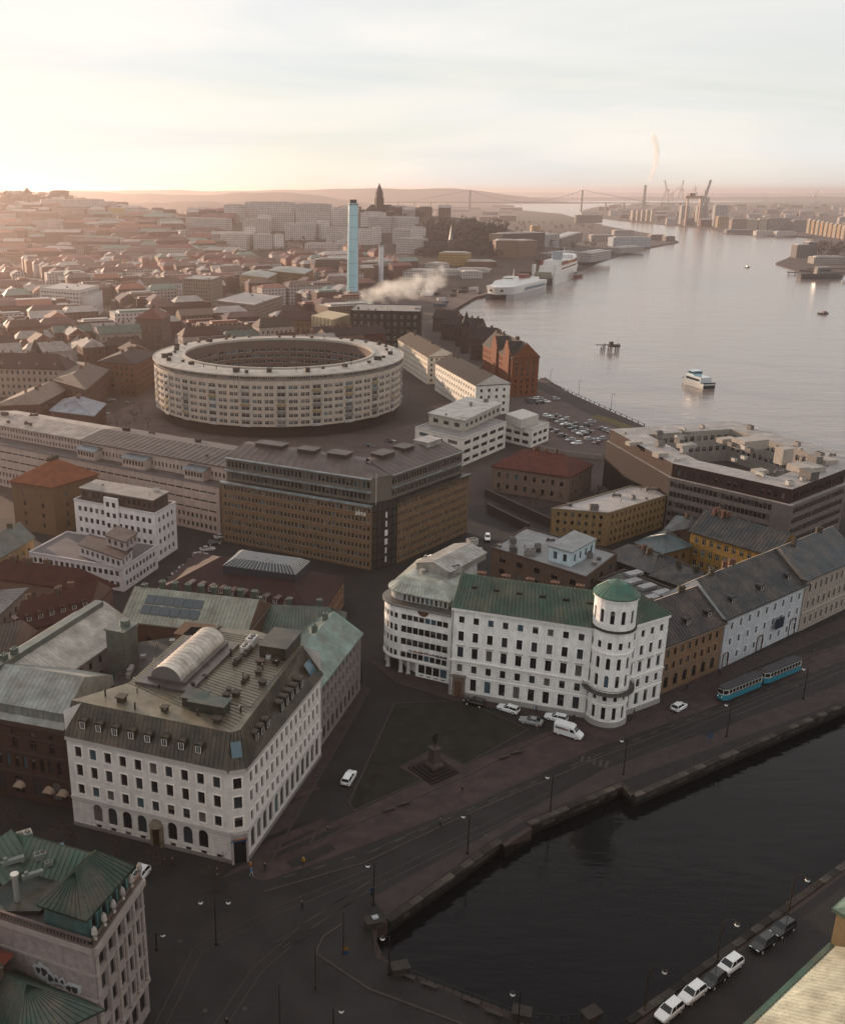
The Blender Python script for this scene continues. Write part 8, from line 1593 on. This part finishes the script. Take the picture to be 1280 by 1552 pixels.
def strip(x0, x1, w_, z0, z1, front=True):
    b = MB()
    for s_ in (-1, 1): b.poly([(x0, s_ * w_, z0), (x1, s_ * w_, z0), (x1, s_ * w_, z1), (x0, s_ * w_, z1)])
    return b
# commuter ferry
p = G(1054, 578, 0); u_, l_ = hull(25, 8.4, 3, .34); b = MB(); b.loft(l_, -.6, u_, 2.6); hb = b; b2 = MB(); b2.ngon(inset(u_, .3), 2.3); b3 = MB(); b3.loft(l_, -.4, [a.lerp(c, .35) for a, c in zip(l_, u_)], .7)
bw = MB(); bw.prism([Vector(q) for q in ((-1, -2.6), (4, -2.6), (4, 2.6), (-1, 2.6))], 5.2, 7.3); st_ = MB(); st_.prism([Vector(q) for q in ((-12.4, -3.6), (-11.9, -3.6), (-11.9, 3.6), (-12.4, 3.6))], .2, 3.2)
ww = MB(); ww.prism([Vector(q) for q in ((-1.05, -2.65), (4.08, -2.65), (4.08, 2.65), (-1.05, 2.65))], 6.0, 6.8)
fe = boat('commuter_ferry', 'white and blue commuter ferry crossing the river', p, R(104), [('hull', hb, 'paint', (.62, .62, .6)), ('waterline_band', b3, 'paint', (.04, .16, .22)), ('deck', b2, 'plain', (.2, .22, .24)), ('saloon', deckhouse(-9, 7, 3.6, 2.3, 5.2, 2.2), 'paint', (.5, .55, .58)), ('saloon_window', strip(-8, 4.4, 3.52, 3.2, 4.3), 'glass_dark', None), ('bridge_house', bw, 'paint', (.3, .5, .62)), ('bridge_window', ww, 'glass_dark', None), ('stern_gate', st_, 'plain', (.03, .09, .10))], 'ferry')
m_ = MB(); m_.cyl((1, 0, 7.3), .1, .05, 2.6, 6); m_.box((1, 0, 8.6), .1, 1.6, .1, bot=True); link('mast', m_.mesh('mast', M('steel')), fe, col=(.5, .5, .5)); fe.scale = (1, 1, 1.12)
# mooring dolphin island
p = G(923, 526); T = Thing('mooring_dolphins', 'dark timber mooring dolphins standing in the river', 'jetty', (p.x, p.y, WZ)); m_ = MB(); m_.box((p.x + 3, p.y, .2), 7, 5, 1.4, .1, bot=True); T.part('deck', m_, 'bark')
for k in range(9): m_ = MB(); x = p.x - 6 + k * 1.6; m_.cyl((x, p.y + (k % 3) * 1.5 - 1.5, WZ - 1), .4, .35, 3.4 + (k * 37 % 3), 7); T.part('pile', m_, 'bark')
m_ = MB(); m_.box((p.x - 5, p.y, 1.2), 9, .5, .5, 0, bot=True); T.part('walkway', m_, 'bark'); m_ = MB(); m_.box((p.x + 1, p.y, 1.2), 2.5, 2, 2.4); T.part('hut', m_, 'bark'); m_ = MB(); m_.cyl((p.x + 5, p.y, 1.2), .1, .06, 4.5, 5); T.part('light_mast', m_, 'bark')
# fast catamaran ferry (bow to the camera)
pa, pb_ = G(738, 452, 0), G(800, 437, 0); d = pa - pb_; L = d.length; ang = math.atan2(d.y, d.x); mid = (pa + pb_) / 2 + Vector((6, 0)); W = 30; L = min(L, 115)
u_, l_ = hull(L, W, 12, .16, 1.0, .97); b = MB(); b.loft([Vector((p_.x, p_.y)) for p_ in l_], 5.0, u_, 12.5); b.ngon(u_, 12.5)
cf = boat('fast_ferry', 'white twin hulled fast ferry moored at the terminal, bow towards the bend', mid, ang, [('upper_hull', b, 'paint', (.6, .6, .59))], 'ferry')
for s_ in (-1, 1):
    h_ = MB(); hp_ = [Vector((-L / 2, s_ * W * .5 - s_ * .2)), Vector((L * .36, s_ * W * .5 - s_ * .2)), Vector((L * .46, s_ * W * .36)), Vector((L * .36, s_ * W * .28)), Vector((-L / 2, s_ * W * .28))]; h_.prism(ccw(hp_), -1, 5.2); link('hull', h_.mesh('hull', M('paint')), cf, col=(.3, .3, .32))
for nm, mb_, mt, c_ in (('cabin', deckhouse(-L * .35, L * .3, W * .42, 12.5, 16.5, 7), 'paint', (.6, .6, .59)), ('front_window', (lambda b: (b.poly([(L * .3 - 1.6, -W * .36, 13.3), (L * .3 - 1.6, W * .36, 13.3), (L * .3 - 5.6, W * .36, 15.7), (L * .3 - 5.6, -W * .36, 15.7)]), b)[-1])(MB()), 'glass_dark', None), ('bow_window', (lambda b: (b.box((L * .455, 0, 8), .6, W * .45, 2.2, bot=True), b)[-1])(MB()), 'glass_dark', None), ('bridge', deckhouse(L * .05, L * .2, W * .2, 16.5, 20, 3), 'paint', (.6, .6, .59)), ('bridge_window', (lambda b: (b.box((L * .2 - 1.8, 0, 17.5), .8, W * .34, 1.4, bot=True), b)[-1])(MB()), 'glass_dark', None), ('funnel_housing', deckhouse(-L * .25, -L * .1, 6, 16.5, 20, 1), 'plain', (.3, .06, .04)), ('mast', (lambda b: (b.cyl((L * .05, 0, 20), .6, .3, 7, 6), b)[-1])(MB()), 'steel', (.5, .5, .5)), ('livery_stripe', strip(-L * .45, L * .1, W * .5 + .1, 6.5, 9.5), 'plain', (.25, .33, .42))): link(nm, mb_.mesh(nm, M(mt)), cf, col=c_)
# large car ferry with open stern door
pa, pb_ = G(812, 430, 0), G(874, 407, 0); d = pb_ - pa; ang = math.atan2(d.y, d.x); L = 165; mid = pa + d.normalized() * L * .5 + Vector((8, 2)); W = 27
u_, l_ = hull(L, W, 14, .2, 1.0, .9); b = MB(); b.loft(l_, -1, u_, 13); b.ngon(u_, 13)
bf = boat('car_ferry', 'large white car ferry with open stern door and red superstructure panels', mid, ang, [('hull', b, 'paint', (.56, .56, .55)), ('upper_deck', deckhouse(-L * .3, L * .36, W * .48, 13, 20, 5), 'paint', (.58, .57, .56)), ('lifeboat_deck', deckhouse(-L * .22, L * .3, W * .42, 20, 25, 4), 'paint', (.6, .59, .58)), ('wheelhouse', deckhouse(L * .12, L * .26, W * .5, 25, 29, 3), 'paint', (.6, .6, .6))], 'ferry')
for s_ in (-1, 1): b = MB(); b.box((-L * .5 + 4, s_ * W * .45, 0), 8, 2.6, 23); link('stern_post', b.mesh('stern_post', M('paint')), bf, col=(.56, .56, .55))
b = MB(); b.box((-L * .5 - .3, 0, 1), .8, W * .78, 7, bot=True); link('stern_opening', b.mesh('stern_opening', M('rubber')), bf); b = MB(); b.box((-L * .5 - .5, 0, 8.5), 1, W * .7, 6.5, bot=True); link('stern_door', b.mesh('stern_door', M('plain')), bf, col=(.3, .29, .22))
for s_ in (-1, 1):
    b = MB(); b.box((-L * .16, s_ * W * .47, 20.2), 30, .8, 4.2, bot=True); link('red_panel', b.mesh('red_panel', M('plain')), bf, col=(.42, .07, .05))
    for k in range(6): b = MB(); b.sphere((-L * .02 + k * 9, s_ * W * .46, 21.5), 2.1, 8, 5, sz=.7); link('lifeboat', b.mesh('lifeboat', M('plain')), bf, col=(.5, .2, .06))
    link('window_strip', strip(-L * .25, L * .3, W * .475, 15.5, 17).mesh('window_strip', M('glass_dark')), bf)
b = MB(); b.box((-L * .05, 0, 25), 12, 9, 9); link('funnel', b.mesh('funnel', M('plain')), bf, col=(.3, .36, .42)); b = MB(); b.cyl((L * .17, 0, 29), .6, .3, 8, 6); link('mast', b.mesh('mast', M('steel')), bf, col=(.6, .6, .6))
# tug, small boats, pier vessel
def small(px, py, L, W, ang, col, cab, lab, name='small_boat'):
    p = G(px, py); u_, l_ = hull(L, W, 2); b = MB(); b.loft(l_, -.5, u_, L * .11); b.ngon(inset(u_, .15), L * .1); return boat(name, lab, p, ang, [('hull', b, 'paint', col), ('cabin', deckhouse(-L * .15, L * .2, W * .33, L * .1, L * .24, L * .06), 'paint', cab), ('cabin_window', strip(-L * .1, L * .12, W * .325, L * .15, L * .2), 'glass_dark', None)])
small(868, 418, 32, 10, .4, (.35, .06, .05), (.28, .36, .42), 'red hulled tug with blue cabin beside the car ferry', 'tug_boat'); small(1248, 472, 11, 4, .3, (.05, .03, .03), (.3, .1, .08), 'small dark boat heading away from the museum vessel')
small(1278, 425, 18, 6, 1.2, (.6, .6, .6), (.5, .55, .6), 'white launch moored behind the museum vessel'); small(1132, 381 + 22, 9, 3, .2, (.2, .18, .17), (.2, .18, .17), 'tiny dark boat in mid river'); small(1244, 420, 60, 12, .1, (.09, .08, .08), (.12, .11, .1), 'dark grey museum vessel with stepped deck at the outer pier', 'moored_vessel')
for k, (x0, x1, y) in enumerate(((1195, 1275, 414), (1225, 1285, 408))):
    a, c = G(x0, y), G(x1, y); T = Thing('pier', ['outer dark pier beside the grey museum vessel', 'inner dark pier in front of the long pale shed'][k], 'pier', (a.x, a.y, WZ)); m_ = MB(); m_.prism(ccw([a, c, c + Vector((0, 9)), a + Vector((0, 9))]), .4, 1.2, bot=True); T.part('deck', m_, 'bark')
    for i in range(9): p = a.lerp(c, i / 8); m_ = MB(); m_.cyl((p.x, p.y + 1, WZ - 1), .6, .6, 4, 6); T.part('pile', m_, 'bark')
# ------------------------------------------------------------------ steam, plume, haze
def vol_box(name, lo, hi, dens, scale, seed, label, axis_fade=True, thr=.5, col=(1, .995, .985), aniso=.55):
    c = [(a + b_) / 2 for a, b_ in zip(lo, hi)]; s_ = [(b_ - a) / 2 for a, b_ in zip(lo, hi)]; b = MB(); b.box((0, 0, -1), 2, 2, 2, bot=True)
    m = bpy.data.materials.new(name); m.use_nodes = True; t = m.node_tree; t.nodes.clear(); n = t.nodes.new; k = t.links.new
    o_ = n('ShaderNodeOutputMaterial'); pv = n('ShaderNodeVolumePrincipled'); pv.inputs['Color'].default_value = (*col, 1); pv.inputs['Anisotropy'].default_value = aniso; k(pv.outputs[0], o_.inputs['Volume'])
    tc_ = n('ShaderNodeTexCoord'); nz_ = n('ShaderNodeTexNoise'); nz_.inputs['Scale'].default_value = scale; nz_.inputs['Detail'].default_value = 5; nz_.inputs['Roughness'].default_value = .6
    mp_ = n('ShaderNodeMapping'); mp_.inputs['Location'].default_value = (seed, seed * .7, 0); mp_.inputs['Scale'].default_value = tuple(q / max(s_) for q in s_); k(tc_.outputs['Object'], mp_.inputs[0]); k(mp_.outputs[0], nz_.inputs['Vector'])
    return m, t, n, k, pv, tc_, nz_, b, c, s_
def puff(name, label, lo, hi, dens, scale, seed, shape, gain=3.2, bias=-1.15):
    m, t, n, k, pv, tc_, nz_, b, c, s_ = vol_box(name, lo, hi, dens, scale, seed, label)
    sp_ = n('ShaderNodeSeparateXYZ'); k(tc_.outputs['Object'], sp_.inputs[0])
    def mth(op, a, b2=None):
        q = n('ShaderNodeMath'); q.operation = op
        for i, v in enumerate((a, b2)):
            if v is None: continue
            if isinstance(v, (int, float)): q.inputs[i].default_value = v
            else: k(v, q.inputs[i])
        return q.outputs[0]
    d = shape(mth, sp_)           # 0 at the heart, 1 at the rim
    f = mth('SUBTRACT', mth('ADD', mth('MULTIPLY', nz_.outputs['Fac'], gain), bias), d)
    k(mth('MULTIPLY', mth('MINIMUM', mth('MAXIMUM', f, 0.0), .6), dens), pv.inputs['Density'])
    o = link(name, b.mesh(name, [m]), None, tuple(c)); o.scale = s_; o['label'] = label; o['kind'] = 'stuff'
a, c = G(548, 466, 22), G(665, 432, 22)
def bank(mth, sp_):               # grows along +x
    x = mth('MULTIPLY', mth('ADD', sp_.outputs['X'], 1.0), .5); zc = mth('SUBTRACT', sp_.outputs['Z'], mth('SUBTRACT', mth('MULTIPLY', x, .75), .62)); w_ = mth('ADD', mth('MULTIPLY', x, .3), .32)
    r = mth('ADD', mth('POWER', mth('ABSOLUTE', mth('DIVIDE', zc, w_)), 2.0), mth('POWER', mth('ABSOLUTE', mth('DIVIDE', sp_.outputs['Y'], .8)), 2.0)); e_ = mth('POWER', mth('ABSOLUTE', sp_.outputs['X']), 8.0)
    return mth('ADD', mth('MULTIPLY', r, .55), e_)
puff('steam_cloud', 'white steam drifting from the power station roof', (a.x - 4, 690, 20), (a.x + 64, 730, 58), .075, 3.6, 3.0, bank)
gq = G(974, 318)
def col_(mth, sp_):
    z_ = mth('MULTIPLY', mth('ADD', sp_.outputs['Z'], 1.0), .5); xc = mth('SUBTRACT', sp_.outputs['X'], mth('MULTIPLY', mth('SINE', mth('MULTIPLY', z_, 3.3)), .42)); w_ = mth('ADD', mth('MULTIPLY', z_, .22), .10)
    r = mth('ADD', mth('POWER', mth('ABSOLUTE', mth('DIVIDE', xc, w_)), 2.0), mth('POWER', mth('ABSOLUTE', mth('DIVIDE', sp_.outputs['Y'], .6)), 2.0)); return mth('ADD', mth('MULTIPLY', r, .5), mth('POWER', mth('ABSOLUTE', sp_.outputs['Z']), 9.0))
g2 = gq
HAZE = 1.0e-4
m = bpy.data.materials.new('haze'); m.use_nodes = True; t = m.node_tree; t.nodes.clear(); o_ = t.nodes.new('ShaderNodeOutputMaterial'); pv = t.nodes.new('ShaderNodeVolumePrincipled')
pv.inputs['Color'].default_value = (.94, .80, .77, 1); pv.inputs['Density'].default_value = HAZE; pv.inputs['Anisotropy'].default_value = .78; t.links.new(pv.outputs[0], o_.inputs['Volume'])
b = MB(); b.prism([Vector(q) for q in ((-21000, -1800), (27000, -1800), (27000, 28000), (-21000, 28000))], -8, 150, bot=True)
o = link('haze', b.mesh('haze', [m]), None, kind='stuff'); o['label'] = 'pale morning haze filling the air over the city'
yk = gq.y; zc_ = CAM_H + (gq.length / 1466) * 9
puff('smoke_plume', 'thin white plume rising from the far chimney', (gq.x - 75, yk - 60, zc_ - 0), (gq.x + 95, yk + 60, zc_ + 72 * gq.length / 1466), .09, 2.6, 5.0, col_, 1.4, -.2)
